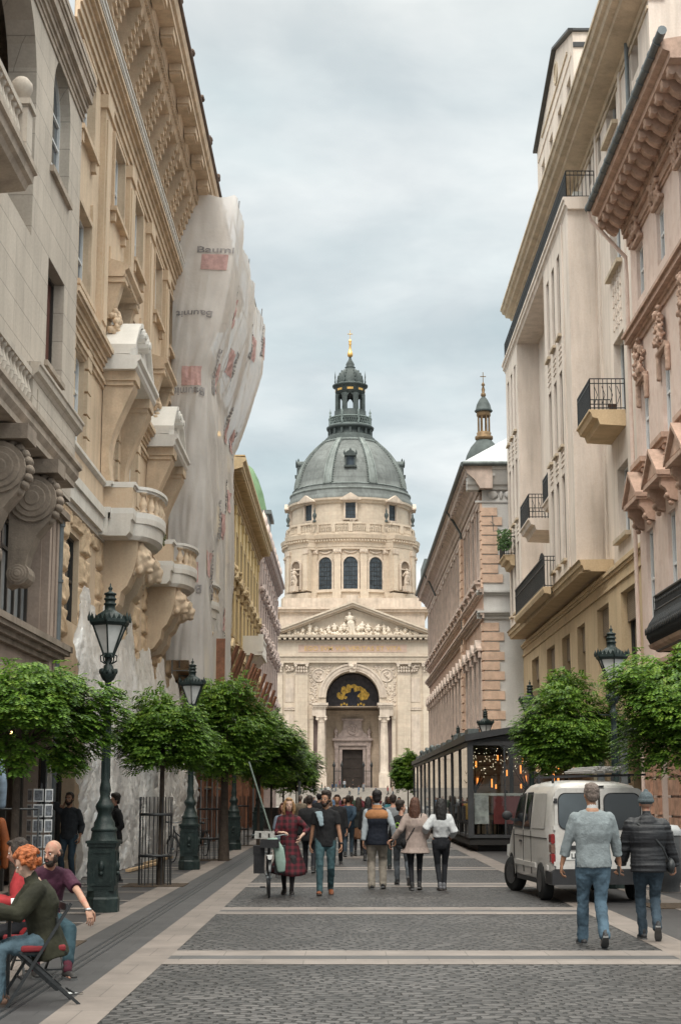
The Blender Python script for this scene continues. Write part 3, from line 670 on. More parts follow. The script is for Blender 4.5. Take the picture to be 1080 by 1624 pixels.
        us=[c-2.2,c-2.06,c-2.04]+[c-1.45+2.9*i/22 for i in range(23)]+[c+2.04,c+2.06,c+2.2]
        def ring(z,e): return [(u,ou(u)+e,z) for u in us]
        m=MB(F); lev=[(8.1,-.12),(8.2,-.02),(8.5,.0),(8.52,.05),(8.66,.06)]
        for a in range(len(lev)-1):
            A=ring(lev[a][0],lev[a][1]);Bq=ring(lev[a+1][0],lev[a+1][1]); n=len(us)
            m.add(A+Bq,[(i,i+1,n+i+1,n+i) for i in range(n-1)],0,False)
        A=ring(8.1,-.12); n=len(us); m.add(A+[(u,0,8.1) for u in us],[(i,n+i,n+i+1,i+1) for i in range(n-1)])
        A=ring(8.66,.06); m.add(A+[(u,0,8.66) for u in us],[(i,i+1,n+i+1,n+i) for i in range(n-1)])
        m.add([(us[0],0,8.1),(us[0],ou(us[0]),8.1),(us[0],ou(us[0]),8.66),(us[0],0,8.66)],[(0,1,2,3)])
        bal=m.build('balcony',ST['ocw'],B)
        m=MB(F)
        for z0,z1,w in ((8.66,8.8,.12),(9.32,9.38,.11),(9.38,9.46,.16)):
            for i in range(n-1):
                u0,u1=us[i],us[i+1]; o0,o1=ou(u0)-.06,ou(u1)-.06
                vs=[(u0,o0+w,z0),(u1,o1+w,z0),(u1,o1-w,z0),(u0,o0-w,z0),(u0,o0+w,z1),(u1,o1+w,z1),(u1,o1-w,z1),(u0,o0-w,z1)]
                m.add(vs,[(3,2,1,0),(4,5,6,7),(0,1,5,4),(2,3,7,6),(0,4,7,3),(1,2,6,5)])
        m.build('balcony_rail',ST['rail'],bal)
        m=MB(F); m.box(c-2.04,c-1.44,.1,.9,8.8,9.32); m.box(c+1.44,c+2.04,.1,.9,8.8,9.32)
        for i in range(9):
            u=c-1.28+i*.32; 
            if abs(u-c)<1.4: baluster(m,u,ou(u)-.06,8.8,9.32,.105,9)
        m.build('balustrade',ST['oc'],bal)
        for d in (-1.15,.75):
            m=MB(F); m.ext([(0,8.1),(.95,8.1),(.95,7.75),(.85,7.3),(.7,6.95),(.55,6.8),(.5,6.5),(.3,6.2),(0,6.1)],c+d-.1,c+d+.72,'u'); m.build('console',ST['oc'],B)
            m=MB(F); lion(m,c+d+.31,.98,7.6,1.1); remesh(m,'lion_head',ST['oct'],B,.035,1,(.012,9,1)) if False else bld(m,'lion_head',ST['oct'],B,.035)
    # plant on the first balcony's end
    m=MB(F); q=random.Random(3)
    for k in range(160):
        a=V(42.9+q.uniform(-.35,.35),.9+q.uniform(-.2,.3),8.5+q.uniform(0,.5)); m.add([a,a+V(q.uniform(-.08,.08),.04,.05),a+V(.03,q.uniform(-.05,.05),.12)],[(0,1,2)])
    p=thing('balcony_plant','straggly weeds growing on the edge of the first curved balcony','plant',F@V(42.9,.9,8.5)); m.build('leaves',M('weed_leaves',(.09,.10,.04),.8,.4,9,0,5),p)
palace()

# ---- white plastic sheeting over the palace's ground floor
def sheeting():
    m=MB(); nu,nz=320,90; q=random.Random(2)
    def top(y):
        t=(y-33.2)/22.3
        return 6.2-.9*t+min(1,(y-33.2)/3)*(.3*math.sin(y*1.7)+.5*noise.noise((y*.9,3,0))+.12*noise.noise((y*2.2,5,0)))-.5*max(0,1-(y-33.2)/.8)
    vs=[]
    for j in range(nz+1):
        for i in range(nu+1):
            y=33.3+22.2*i/nu; t=j/nz; z=.02+(top(y)-.02)*t
            bag=.5*math.sin(min(1,t*1.15)*pi)*(.55+.45*noise.noise((y*.35,z*.3,1)))
            f=.26*(abs(noise.noise((y*1.3+z*.55,z*.16,2)))-.2)+.22*(.5-abs(noise.noise((y*2.6-z*.8,z*.22,7)))*1.4)+.10*abs(noise.noise((y*6+z*1.5,z*.9,4)))+.03*noise.noise((y*16+z*5,z*9,4))
            x=-5.72+bag*.55+f*1.3*(1-.75*t**3)+ .25*(1-t)*(y>36)
            vs.append((x,y+.22*noise.noise((z*.8,y*.6,9)),z))
    n=nu+1
    m.add(vs,[(j*n+i,j*n+i+1,(j+1)*n+i+1,(j+1)*n+i) for j in range(nz) for i in range(nu)],0,True)
    o=m.build('plastic_sheet',film('white_plastic_film',(.88,.86,.84),.07,.30,.22,.30,1.5,.07,.6),None,(-5.5,44,0)); o.location=(-5.5,44,0)
    tag(o,'crumpled white plastic sheeting draped over the lower storey of the ochre palace','plastic sheet')
    # sagging horizontal batten + timber on the pavement
    b=MB(); b.bar((-5.0,37,.05),(-4.75,41.5,.05),.09,.06); b.bar((-5.1,41,.05),(-4.85,45,.05),.08,.06)
    o=b.build('timber_batten',ST['woodl'],None,(-4.9,41,.05)); o.location=(-4.9,41,.05); tag(o,'raw timber battens lying along the foot of the plastic sheeting','timber')
sheeting()

# ---- scaffold with printed netting
def xout(y,z):
    t=min(1,max(0,(z-16.5)/5.5)); bulge=1.0*t+.15*math.sin(t*pi)
    k=min(1,max(0,(y-54)/3)); b=(.05+.95*t)*bulge if False else bulge
    far=min(1,max(0,(y-58)/7)); zz=min(1,max(0,(z-16.2)/3.6)); bulge2=1.25*zz**.8
    return -4.88+(bulge*(1-far)+bulge2*far)
def fold(y,z):
    d=y+.45*z
    return .20*noise.noise((d*.75,z*.1,3))+.20*(abs(noise.noise((d*1.5,z*.12,8)))-.2)+.10*abs(noise.noise((d*3.6,z*.3,1)))+.05*abs(noise.noise((y*8,z*.35,6)))
def surf(s,z):
    """s<0: front face (0 at fold, -1 at wall); s>=0: metres along the street face"""
    if s<0:
        t=-s; x=xout(54,z)*(1-t)+(-6.15)*t; y=54-.22*math.sin(t*pi)*(.6+.5*noise.noise((t*2,z*.3,0)))-.16*abs(noise.noise((t*3+z*.3,z*.2,5)))-.06*abs(noise.noise((t*9+z*.5,z*.3,8)))
        return V(x,y-.04*noise.noise((t*9,z,2)),z)
    y=54+s
    return V(xout(y,z)+fold(y,z)*min(1,s/1.2)-.10*math.cos(y*pi/2.4)*min(1,s/1.2),y,z)
def ztop(s):
    if s<0: return 23.1-.12*math.sin(-s*pi*2.0)**2-(.0 if s>-.75 else (-s-.75)*12)
    return 23.0-.11*s-.22*abs(math.sin(s*pi/2.4))
def scaffold():
    m=MB(); cols=[-1+i/22 for i in range(22)]+[i*12.6/105 for i in range(106)]; nz=110
    vs=[]
    for j in range(nz+1):
        for s in cols:
            z0=6.3 if s<-.35 else (5.6 if s<1 else 3.2+1.4*noise.noise((s*.8,0,0)))
            vs.append(surf(s,z0+(ztop(s)-z0)*j/nz))
    n=len(cols); m.add(vs,[(j*n+i,j*n+i+1,(j+1)*n+i+1,(j+1)*n+i) for j in range(nz) for i in range(n-1)],0,True)
    T=thing('scaffold_netting','tall pale scaffold netting billowing off the ochre palace, printed with red squares','netting',(-5.3,60,6))
    m.build('netting',film('scaffold_net_cloth',(.84,.80,.77),.18,.25,.6,.05,.8,.07,.25),T)
    dk=M('faded_black_print',(.34,.32,.32),.8,.3,3,.0,10); rd=M('faded_red_print',(.56,.36,.34),.8,.2,3,.0,10)
    def onsurf(pt): 
        p=surf(*pt); e=.05; a=surf(pt[0]+(.02),pt[1])-surf(pt[0]-(.02),pt[1]); b=surf(pt[0],pt[1]+.1)-surf(pt[0],pt[1]-.1)
        nn=a.cross(b).normalized()
        if (nn.x if pt[0]>=0 else -nn.y)<0: nn=-nn
        return p+nn*.03
    def textmesh(txt):
        c=bpy.data.curves.new('t','FONT'); c.body=txt; c.size=1; c.resolution_u=2; c.offset=.022
        o=bpy.data.objects.new('t',c); COL.objects.link(o); dg=bpy.context.evaluated_depsgraph_get(); me=bpy.data.meshes.new_from_object(o.evaluated_get(dg))
        v=[tuple(x.co) for x in me.vertices]; f=[tuple(p.vertices) for p in me.polygons]; bpy.data.objects.remove(o); return v,f
    v,f=textmesh('Baumit')
    w=max(p[0] for p in v)
    def logo(s0,z0,size,rot,front,red=True):
        ks=1/1.3 if front else 1
        ca,sa=math.cos(rot),math.sin(rot)
        def mp(x,y): 
            X=(x*ca-y*sa)*size; Y=(x*sa+y*ca)*size
            return onsurf((min(max(s0+X*ks,-1),-.01) if front else max(.02,s0+X),z0+Y))
        t=MB(); t.add([mp(*p[:2]) for p in v],f); t.build('printed_lettering',dk,T)
        if red:
            r=MB(); N=6; q=[mp(.35+1.75*i/N,-.2-1.75*j/N) for j in range(N+1) for i in range(N+1)]
            r.add(q,[(j*(N+1)+i,j*(N+1)+i+1,(j+1)*(N+1)+i+1,(j+1)*(N+1)+i) for j in range(N) for i in range(N)]); r.build('printed_red_square',rd,T)
    logo(-.06,15.9,.40,pi,True); logo(-.06,8.9,.40,pi,True); logo(-.2,18.7,.33,pi,True,False)
    logo(-.62,20.9,.33,0,True)
    for s,z,r,sz in ((1.0,15.9,pi/2,.6),(2.6,19.0,pi/2,.6),(5.2,18.8,-pi/2,.55),(8.4,19.3,pi/2,.55),(3.8,15.0,-pi/2,.55),(7.4,15.5,pi/2,.55),(10.3,16.8,-pi/2,.5),(1.5,10.4,-pi/2,.5),(5.2,11.3,pi/2,.55),(9.0,13.0,pi/2,.5),(10.6,20.0,pi/2,.5),(2.2,8.6,pi/2,.5),(8.6,9.2,-pi/2,.5)):
        logo(s,z,sz,r,False)
    # tubes and boards behind
    P=thing('scaffold','steel tube scaffold with timber decks hidden behind the netting','scaffold',(-5.5,60,0))
    m=MB()
    for k in range(6):
        y=54.6+k*2.4
        m.tube([(-5.15,y,0),(-5.15,y,18.4)],.03,6); m.tube([(-6.0,y,0),(-6.0,y,22.2)],.03,6)
        m.tube([(-5.15,y,18.2),(xout(y,21.5)-.3,y,21.3),(xout(y,22)-.25,y,22.5)],.025,6)
        for z in range(2,22,2): m.tube([(-6.0,y,z),(-5.15,y,z)],.025,5)
    for z in (20.8,22.6):
        for k in range(6):
            y=54.6+k*2.4; 
            if k<5: m.tube([(xout(y,z)-.22,y,z),(xout(y+2.4,z)-.22,y+2.4,z)],.025,5)
        
    for z in range(2,22,2): m.tube([(-5.15,54.6,z+1),(-5.15,66.6,z+1)],.025,5)
    m.build('tube',M('galvanised_tube',(.35,.36,.37),.45,.1,2,.05,20,metal=.6),P)
    m=MB()
    for z in range(2,20,2): m.box(-5.95,-5.2,54.6,66.6,z+.03,z+.08)
    m.build('deck',ST['woodl'],P)
    m=MB()
    for k in range(6):
        y=54.6+k*2.4; x=surf(y-54,ztop(y-54)).x; m.tube([(x-.1,y,ztop(y-54)-.6),(x-.02,y,ztop(y-54)+.35)],.025,5)
    m.build('standard_tip',M('galvanised_tip',(.35,.36,.37),.45,.1,2,.05,20,metal=.6),P)
    # hanging folds of netting at the near foot and big wrapped stones
scaffold()

# ---- timber fin canopy
def fins():
    T=thing('timber_canopy','row of reddish brown slanted boards leaning out above the trees past the scaffold','timber hoarding',(-5.2,80,0))
    q=random.Random(4)
    for k in range(15):
        y=68.5+k*2.6; j=q.uniform(-.12,.12); h=8.35+q.uniform(-.25,.25)
        m=MB(); m.bar((-5.75+j,y,5.2),(-4.6+j,y-.2,h),.42,.10); m.build('slanted_board',ST['wood'],T)
    m=MB()
    for k in range(9):
        y=57+k*5.2; m.box(-5.3,-5.05,y,y+.22,0,5.4)
    m.box(-5.35,-5.0,56,104,5.2,5.45); m.build('timber_post',ST['wood'],T)
    m=MB()
    for k in range(52): m.box(-5.62,-5.58,56+k*.93,56+k*.93+.55,0.1,4.9+.3*math.sin(k))
    m.build('vertical_boarding',ST['wood'],T)
    P=thing('prop_beam','single upright reddish plank standing above the second tree','timber',(-5,57.6,0))
    m=MB(); m.box(-4.72,-4.4,57.5,57.62,4.6,7.4); m.bar((-5.6,56.2,4.4),(-5.25,56.3,7.6),.12,.1); m.build('plank',ST['wood'],P)
    m=MB(); m.bar((-4.75,50.5,0),(-4.95,50.5,3.3),.16,.12); m.bar((-5.1,51.5,0),(-4.9,51.5,3.2),.12,.1); m.build('raw_prop',ST['woodl'],P)
    o=MB().tube([(-1.35,35.6,.0),(-2.2,36.4,2.5)],.02,8).build('leaning_pole',M('grey_green_pole',(.12,.15,.13),.6,.1,3,.1,30),None,(-2.1,36,0)); o.location=(-2.1,36,0); tag(o,'thin grey green pole leaning beside the parked bicycle','pole')
fins()

# ---- generic classical street front used for the far houses
def classic(B,F,u0,u1,rows,n,wall_m,trim_m,top,ow=1.0,w=1.1,depth=10,eave=1.0,fm=None,gm=None,ops_extra=[],hood=(1,),pil=True,arch=(),dent=True,cbase=.9):
    ops=[]; p=(u1-u0)/n
    cs=[u0+p*(i+.5) for i in range(n)]
    for z0,z1 in rows:
        for c in cs: ops.append((c-w/2,c+w/2,z0,z1))
    m=MB(F); wall(m,u0,u1,0,top-cbase,ops,0,.3); m.box(u0+.01,u1-.01,-depth,-.9,0,top-cbase)
    m.quad((u0,0,0),(u0,-1,0),(u0,-1,top-.9),(u0,0,top-.9)); m.quad((u1,0,0),(u1,-1,0),(u1,-1,top-.9),(u1,0,top-.9))
    m.build('wall',wall_m,B)
    m=MB(F)
    for z0,z1 in rows:
        for c in cs:
            m.box(c-w/2-.16,c-w/2,.0,.09,z0,z1+.16); m.box(c+w/2,c+w/2+.16,.0,.09,z0,z1+.16); m.box(c-w/2,c+w/2,.0,.09,z1+.0,z1+.16); m.box(c-w/2-.25,c+w/2+.25,.0,.2,z0-.16,z0-.01)
            m.box(c-w/2-.2,c-w/2,.0,.12,z0-.5,z0-.17); m.box(c+w/2,c+w/2+.2,.0,.12,z0-.5,z0-.17)
    m.build('window_surround',trim_m,B)
    for ri in hood:
        z0,z1=rows[ri]
        m=MB(F)
        for k,c in enumerate(cs):
            a=c-w/2-.3;b=c+w/2+.3
            m.box(a+.05,a+.25,.0,.28,z1+.18,z1+.6); m.box(b-.25,b-.05,.0,.28,z1+.18,z1+.6)
            m.box(a,b,.0,.38,z1+.6,z1+.72); m.ext([(a,z1+.72),(b,z1+.72),(c,z1+1.2)],.0,.42,'o')
        m.build('window_pediment',trim_m,B)
    m=MB(F)
    for (za,zb) in zip(rows[:-1],rows[1:]):
        zc=zb[0]-.85; cornice(m,u0-.02,u1+.02,stepprof(.002,zc,[(.1,.12),(.08,.1),(.12,.1)]))
    t=top-cbase
    cornice(m,u0-.02,u1+.02,stepprof(.002,t-.5,[(.06,.14),(.05,.2),(.12,.12)])+[])
    cornice(m,u0-.3,u1+.3,[(-.5,t-.04),(.3,t),(.36,t+.12),(eave-.15,t+.28),(eave-.15,t+.5),(eave,t+.62),(eave,t+.78),(-.5,t+.9)])
    if dent:
        for i in range(int((u1-u0)/.42)): m.box(u0+i*.42,u0+i*.42+.2,.3,eave-.2,t+.08,t+.26)
    m.build('cornice',trim_m,B)
    if pil:
        m=MB(F)
        for i in range(n+1):
            u=min(max(u0+p*i,u0+.3),u1-.3); m.box(u-.24,u+.24,.0,.1,rows[1][0]-.7,t-.52); m.box(u-.3,u+.3,.0,.15,t-.95,t-.52)
        m.build('pilaster',wall_m,B)
    for z0,z1 in rows:
        for c in cs: window(B,F,c-w/2,c+w/2,z0,z1,-.06,False,2,2,fm or ST['white'],gm or ST['glass'])
    return cs
B=thing('yellow_house','yellow stucco house with bracketed eaves and a white stone balcony beyond the scaffold','building',(-7,95,0))
F=frameL(-6.2); classic(B,F,80,110,[(.5,4),(6,8.6),(10.3,12.6),(14.2,16.2)],9,ST['yel'],ST['yelt'],19.1,eave=1.05,hood=(1,2))
m=MB(F)
for k in range(4): m.blobs((82+k*3.3,.35,13.4),(.35,.12,.3),14,.14,k)
m.box(79.9,110,-.3,1.0,19.1,19.16); m.build('ornament',ST['yelt'],B)
m=MB(F); m.box(93.5,99.4,0,1.25,9.95,10.15); m.ext([(0,9.95),(1.1,9.95),(.8,9.6),(.3,9.3),(0,9.1)],94,98.9,'u')
b=m.build('balcony',ST['rail'],B); m=MB(F); balustrade(m,F,93.6,99.3,1.15,10.15,11.1,16,.1); m.box(93.5,93.62,.1,1.24,10.15,11.1); m.box(93.46,93.8,1.0,1.32,10.15,11.2)
for i in range(4): baluster(m,93.62,.25+.22*i,10.2,11.0,.08)
m.build('balustrade',ST['rail'],b)
tag(MB(F).tube([(82,-2,19),(82,-2,21.2)],.04,5).build('antenna',ST['pipe'],B))
B=thing('pale_pink_house','pale pink stucco house with lacy ornament just left of the church','building',(-7,125,0))
F=frameL(-6.1); classic(B,F,110,139.5,[(.5,4),(6,8.4),(10,12.2),(13.6,15.4),(16.6,18.2)],9,ST['pk'],M('pale_pink_trim',(.46,.37,.34),.85,.2,2,.3,20,streak=.2),20.2,eave=.7,hood=(1,2,3))
m=MB(F)
for k in range(24): m.blobs((111+k*1.2,.2,12.9+ (k%3)*.25),(.3,.12,.35),9,.16,k); m.blobs((111+k*1.2,.2,16.0+(k%2)*.2),(.3,.1,.25),7,.15,k+40)
for k in range(8): m.lathe(112+k*3.7,.2,[(.25,20.2),(.3,20.5),(.15,20.7),(.32,21.1),(.25,21.5),(.05,21.9),(.0,22.1)],8)
m.build('ornament',ST['pk'],B)
m=MB(); m.box(-8.6,-5.95,119.5,124,20.3,23.1); m.box(-8.8,-5.7,119.3,124.2,23.1,23.4); m.build('dormer',ST['zinc'],B)
m=MB(); m.lathe(-7.85,125.5,[(1.55,23.3),(1.6,23.6),(1.45,24.6),(1.2,25.8),(.8,27.0),(.35,27.9),(0,28.2)],24); m.build('green_dome',ST['grn'],B)
# ------------------------------------------------------------------ RIGHT ROW
def railing(mb,p0,p1,z0,z1,step=.11,r=.012,loops=True):
    p0=Vector(p0);p1=Vector(p1);L=(p1-p0).length;n=max(2,int(L/step));d=(p1-p0)/n
    for z in (z0+.06,z1-.16,z1): mb.bar((*p0[:2],z),(*p1[:2],z),.035,.03)
    for i in range(n+1):
        q=p0+d*i; mb.bar((q.x,q.y,z0),(q.x,q.y,z1),r*2)
def salmon():
    B=thing('salmon_house','salmon pink house with carved window crests and bracketed eaves, nearest on the right','building',(8.4,40,0))
    F=frameR(8.4); cs=[37.1,40.05,43.0]
    ops=[]
    rows=[(15.75,17.25),(11.0,13.2),(6.0,9.0)]
    for z0,z1 in rows:
        for c in cs: ops.append((c-.5,c+.5,z0,z1))
    ops+=[(37.3,39.6,.1,4.2),(41.2,42.4,.1,4.2)]
    m=MB(F); wall(m,34,44.4,0,18.4,ops,0,.3); m.box(34,44.39,-9,-1,0,18.9); m.quad((44.4,0,0),(44.4,-1,0),(44.4,-1,18.9),(44.4,0,18.9)); m.build('wall',ST['rp'],B)
    m=MB(F)
    cornice(m,34,44.42,stepprof(.002,14.45,[(.06,.14),(.06,.1),(.14,.16),(.08,.1)]))
    cornice(m,34,44.42,stepprof(.002,17.6,[(.05,.1),(.05,.24),(.1,.12)])) 
    cornice(m,34,44.42,stepprof(.002,5.0,[(.08,.16),(.1,.12)]))
    cornice(m,33.9,44.5,[(0,18.06),(.22,18.1),(.25,18.36),(.3,18.5),(.92,18.5),(.92,18.66),(1.08,18.72),(1.12,18.95),(0,19.15)])
    for i in range(62): m.box(34.1+i*.167,34.1+i*.167+.1,.2,.31,18.24,18.42)
    m.build('cornice',ST['rpt'],B)
    for k in range(15):
        u=34.3+k*.72
        m=MB(F); m.ext([(.3,18.3),(.5,18.12),(.62,18.2),(.72,18.34),(.86,18.36),(.9,18.5),(.3,18.5)],u,u+.24,'u'); m.lathe(.8,18.36,[(.09,u-.02),(.09,u+.26)],8,axis='u'); m.lathe(.42,18.2,[(.11,u-.02),(.11,u+.26)],8,axis='u')
        m.box(u+.34,u+.6,.5,.8,18.44,18.499); m.build('eaves_bracket',ST['rpt'],B)
    m=MB(F); pts=[(33.5,1.16,18.98),(44.7,1.16,18.98)]; m.tube(pts,.11,10)
    for k in range(16): m.tube([(34+k*.7,1.16,18.97),(34.05+k*.7,1.16,18.97)],.128,10)
    m.build('gutter',ST['pipe'],B); m=MB(F); m.tube([(44.6,1.16,18.9),(44.62,1.1,18.6),(44.5,.12,17.4),(44.48,.12,16.9),(44.48,.12,.2)],.06,10); m.build('downpipe',ST['rp'],B)
    q=random.Random(9)
    for c in cs:
        m=MB(F); z=17.3; m.box(c-.62,c+.62,0,.14,z,z+.12)
        m.blobs((c,.12,z+.42),(.48,.08,.26),90,.06,int(c*10)); m.box(c-.6,c+.6,.0,.2,z+.72,z+.8); bld(m,'carved_capital',ST['rpt'],B,.025)
        m=MB(F); m.box(c-.62,c+.62,0,.14,13.25,13.36); m.blobs((c,.14,13.8),(.42,.08,.4),110,.055,int(c*11)); m.blobs((c,.16,14.28),(.16,.06,.16),10,.08,int(c*7))
        for d in (-1,1): m.box(c+d*.58-.09,c+d*.58+.09,0,.12,12.6,13.25)
        bld(m,'carved_crest',ST['rpt'],B,.025)
        m=MB(F); m.box(c-.75,c+.75,.0,.34,10.78,10.92); m.box(c-.68,c+.68,0,.26,10.66,10.78)
        m.blobs((c-.4,.14,10.45),(.12,.06,.16),9,.08,1); m.blobs((c+.4,.14,10.45),(.12,.06,.16),9,.08,2); m.build('window_sill',ST['rpt'],B)
        m=MB(F)
        m.ext([(c-.95,9.78),(c+.95,9.78),(c+.95,9.9),(c,10.5),(c-.95,9.9)],.0,.44,'o'); m.ext([(c-.7,9.88),(c+.7,9.88),(c,10.3)],.44,.46,'o')
        m.box(c-1.0,c+1.0,.0,.52,9.68,9.8); 
        for (x0,x1) in ((-1.05,0),(0,1.05)):
            za,zb=(9.84,10.6) if x0<0 else (10.6,9.84); m.ext([(c+x0,za-.1),(c+x1,zb-.1),(c+x1,zb+.02),(c+x0,za+.02)],0,.56,'o')
        for d in (-1,1):
            m.ext([(0,9.1),(.2,9.15),(.3,9.4),(.42,9.5),(.42,9.68),(0,9.68)],c+d*.78-.13,c+d*.78+.13,'u'); m.blobs((c+d*.78,.2,9.15),(.08,.06,.14),7,.08,4)
        m.build('window_pediment',ST['rpt'],B)
        for z0,z1 in rows: window(B,F,c-.5,c+.5,z0,z1,-.1,False,2,2,ST['white'],ST['curt'],.09,sash=.55)
    # bowed iron balcony
    m=MB(F); m.ext([(0,5.35),(.5,5.3),(.75,5.38),(.8,5.46),(0,5.48)],34,39.6,'u'); b=m.build('balcony',ST['rpt'],B)
    m=MB(F)
    def prof(t): return .55+.35*math.sin(min(1,t*1.5)*pi*.95)*(1-t*.55), 5.3+1.4*t
    for i in range(56):
        u=34.1+i*.1
        pts=[(u,)+prof(t/8) for t in range(9)]; m.tube(pts,.014,5)
        if i%2: m.ell((u,prof(.35)[0]+.02,prof(.35)[1]),(.045,.02,.10),6,4); m.ell((u,prof(.9)[0],prof(.9)[1]),(.05,.02,.05),6,4)
    for j in range(9):
        y=prof(j/8); m.tube([(39.6,y[0]*1.0-.0,y[1]),(39.6,.05,y[1])],.014,5) if j%2==0 else None
    for i in range(7): m.tube([(39.6,.08+i*.09,5.35),(39.6,.08+i*.09,6.7)],.014,5)
    for t,r in ((.02,.03),(.75,.025),(1,.04)): o,z=prof(t); m.tube([(34,o,z),(39.6,o,z),(39.62,.02,z)],r,6)
    m.add([(34,)+prof(k/8) for k in range(9)]+[(39.6,)+prof(k/8) for k in range(9)],[(k,k+1,k+10,k+9) for k in range(1,5)])
    m.build('iron_railing',ST['iron'],b)
    m=MB(F)
    for c in (36.7,40.2,40.9,42.9,44.0): 
        for k in range(9): m.box(c-.35,c+.35,.002,.1,.25+k*.5,.69+k*.5)
    m.build('rusticated_pier',ST['brick'],B)
    for a,b2 in ((37.3,39.6),(41.2,42.4)): window(B,F,a,b2,.1,4.2,-.2,False,2,3,ST['b1dark'],ST['glass'],.1)
salmon()

def beige():
    B=thing('modernist_house','tall beige rendered house with projecting bays, a roof terrace and black railed balconies','building',(9.2,60,0))
    F=frameR(9.2); G=frameR(8.9); H=frameR(8.17)
    # main wall
    ops=[(50.3,52.3,z,z+h) for z,h in ((24.3,1.9),(19.4,2.3),(14.1,2.9),(10.2,2.4))]
    ops+=[(46.2,47.4,z,z+1.9) for z in (10.6,14.8,19.4,24.3)]
    ops+=[(53.6+k*1.1,54.2+k*1.1,24.3,26.0) for k in range(3)]+[(59+k*4.2,60.8+k*4.2,24.0,25.8) for k in range(4)]
    m=MB(F); wall(m,44.4,78,9.4,26.1,ops,0,.35); m.box(44.5,77.9,-8,-1.5,0,26.3); m.quad((44.4,0,0),(44.4,-1.6,0),(44.4,-1.6,26.1),(44.4,0,26.1)); m.quad((78,0,0),(78,-1.6,0),(78,-1.6,26.1),(78,0,26.1))
    for u in (49.3,54.4): m.box(u,u+.35,0,.06,9.8,26.0)
    for k in range(4):
        for j in range(5): m.box(50.5+k*.45,50.62+k*.45,0,.05,17.35+j*.42,17.6+j*.42)
    m.build('wall',ST['be'],B)
    for a,b_,c,e in ops: window(B,F,a,b_,c,e,-.24,False,1 if b_-a<1 else 2,1,ST['white'] if b_-a>1 else ST['b1dark'],ST['glass'],.06)
    m=MB(F)
    for z in (24.3,19.4,10.2): m.box(50.1,52.5,.0,.2,z-.16,z-.02)
    m.build('sill',ST['bet'],B)
    # upper cornice
    m=MB(F); cornice(m,44.3,78.1,[(-.5,25.6),(.06,25.6),(.1,25.75),(.7,25.8),(.74,25.92),(.95,25.95),(1.0,26.1),(1.12,26.14),(1.2,26.34),(-.5,26.5)]); m.box(44.3,78.1,1.16,1.23,26.3,26.42)
    cornice(m,44.4,78,stepprof(.002,25.3,[(.05,.1)])); m.build('cornice',ST['bet'],B)
    m=MB(F); m.tube([(47.6,.1,14),(47.6,.1,26)],.07,8); m.build('drainpipe',ST['pipe'],B)
    # bays
    def bay(u0,u1,ua,ub):
        o=[]
        w=(ub-ua)/5
        for z0,z1 in ((10.4,13.6),(14.7,17.6),(19.0,22.2)):
            for k in range(3): o.append((ua+w*2*k,ua+w*2*k+w*.95,z0,z1))
        m=MB(H); wall(m,u0,u1,9.7,23.0,o,0,.3); m.quad((u0,0,9.7),(u0,-1.05,9.7),(u0,-1.05,23),(u0,0,23)); m.quad((u1,0,9.7),(u1,-1.05,9.7),(u1,-1.05,23),(u1,0,23))
        for z in (13.9,17.9):
            for k in range(3):
                for j in range(4): m.box(ua+w*2*k,ua+w*2*k+w*.9,0,.03,z+j*.2,z+.08+j*.2)
        m.build('bay',ST['be'],B)
        m=MB(H)
        for z0,_ in ((10.4,0),(14.7,0),(19.0,0)):
            for k in range(3): m.box(ua+w*2*k-.1,ua+w*2*k+w*.95+.1,0,.13,z0-.12,z0-.02)
        m.build('bay_sill',ST['bet'],B)
        for a,b_,c,e in o: window(B,H,a,b_,c,e,-.09,False,1,3,ST['b1dark'],ST['glass'],.06)
    bay(55.2,62.4,57.6,61.6); bay(72.6,77.9,73.4,77.2)
    m=MB(H)
    for u in (56.6,): m.box(u,u+.2,0,.05,9.9,23)
    m.box(55.17,55.2,-.95,-.75,9.9,23); m.build('pilaster_strip',ST['be'],B)
    # terrace slab on top
    m=MB(H); cornice(m,55.0,78.1,[(-1.05,22.98),(.0,22.98),(.05,23.1),(.12,23.14),(.12,23.3),(.18,23.34),(.18,23.44),(-1.05,23.46)]); t=m.build('terrace',ST['be'],B)
    m=MB(H)
    def rl(a,b_,z0,z1): railing(m,a,b_,z0,z1,.13)
    rl((55.15,.02,0),(78,.02,0),23.46,24.5); rl((55.15,.02,0),(55.15,-1.0,0),23.46,24.5); m.build('railing',ST['iron'],t)
    m=MB(H); m.box(55.9,56.6,-.7,-.35,23.5,24.0); m.lathe(56.25,-.33,[(.05,23.75),(.05,23.75)],3); m.build('air_conditioner',M('ac_housing',(.6,.6,.58),.5,.05,3,.0,10),t)
    # lower jetty slab under bays, yellowish
    m=MB(H); cornice(m,53.4,77.9,[(-1.0,9.35),(.02,9.35),(.06,9.5),(.12,9.52),(.14,9.66),(.2,9.7),(-1.0,9.72)]); 
    m.ext([(54.6,-1),(54.0,.1),(53.4,-.2),(53.4,-1)],9.3,9.349,'z')
    j=m.build('jetty_slab',ST['bey'],B)
    m=MB(H); cornice(m,60.8,71.5,[(.19,9.45),(.45,9.5),(.5,9.66),(.5,9.74),(.19,9.74)]); m.build('balcony_slab',ST['bey'],B)
    m=MB(H)
    n=70
    for i in range(n+1):
        u=60.9+10.5*i/n; h=10.95 if i>12 else 10.95+.25*math.sin(i/12*pi)
        m.bar((u,.42,9.74),(u,.42,h),.03)
    m.box(60.9,71.4,.39,.45,9.8,9.85); m.box(60.9,71.4,.39,.45,10.6,10.64); m.box(61.5,71.4,.385,.455,10.92,10.97)
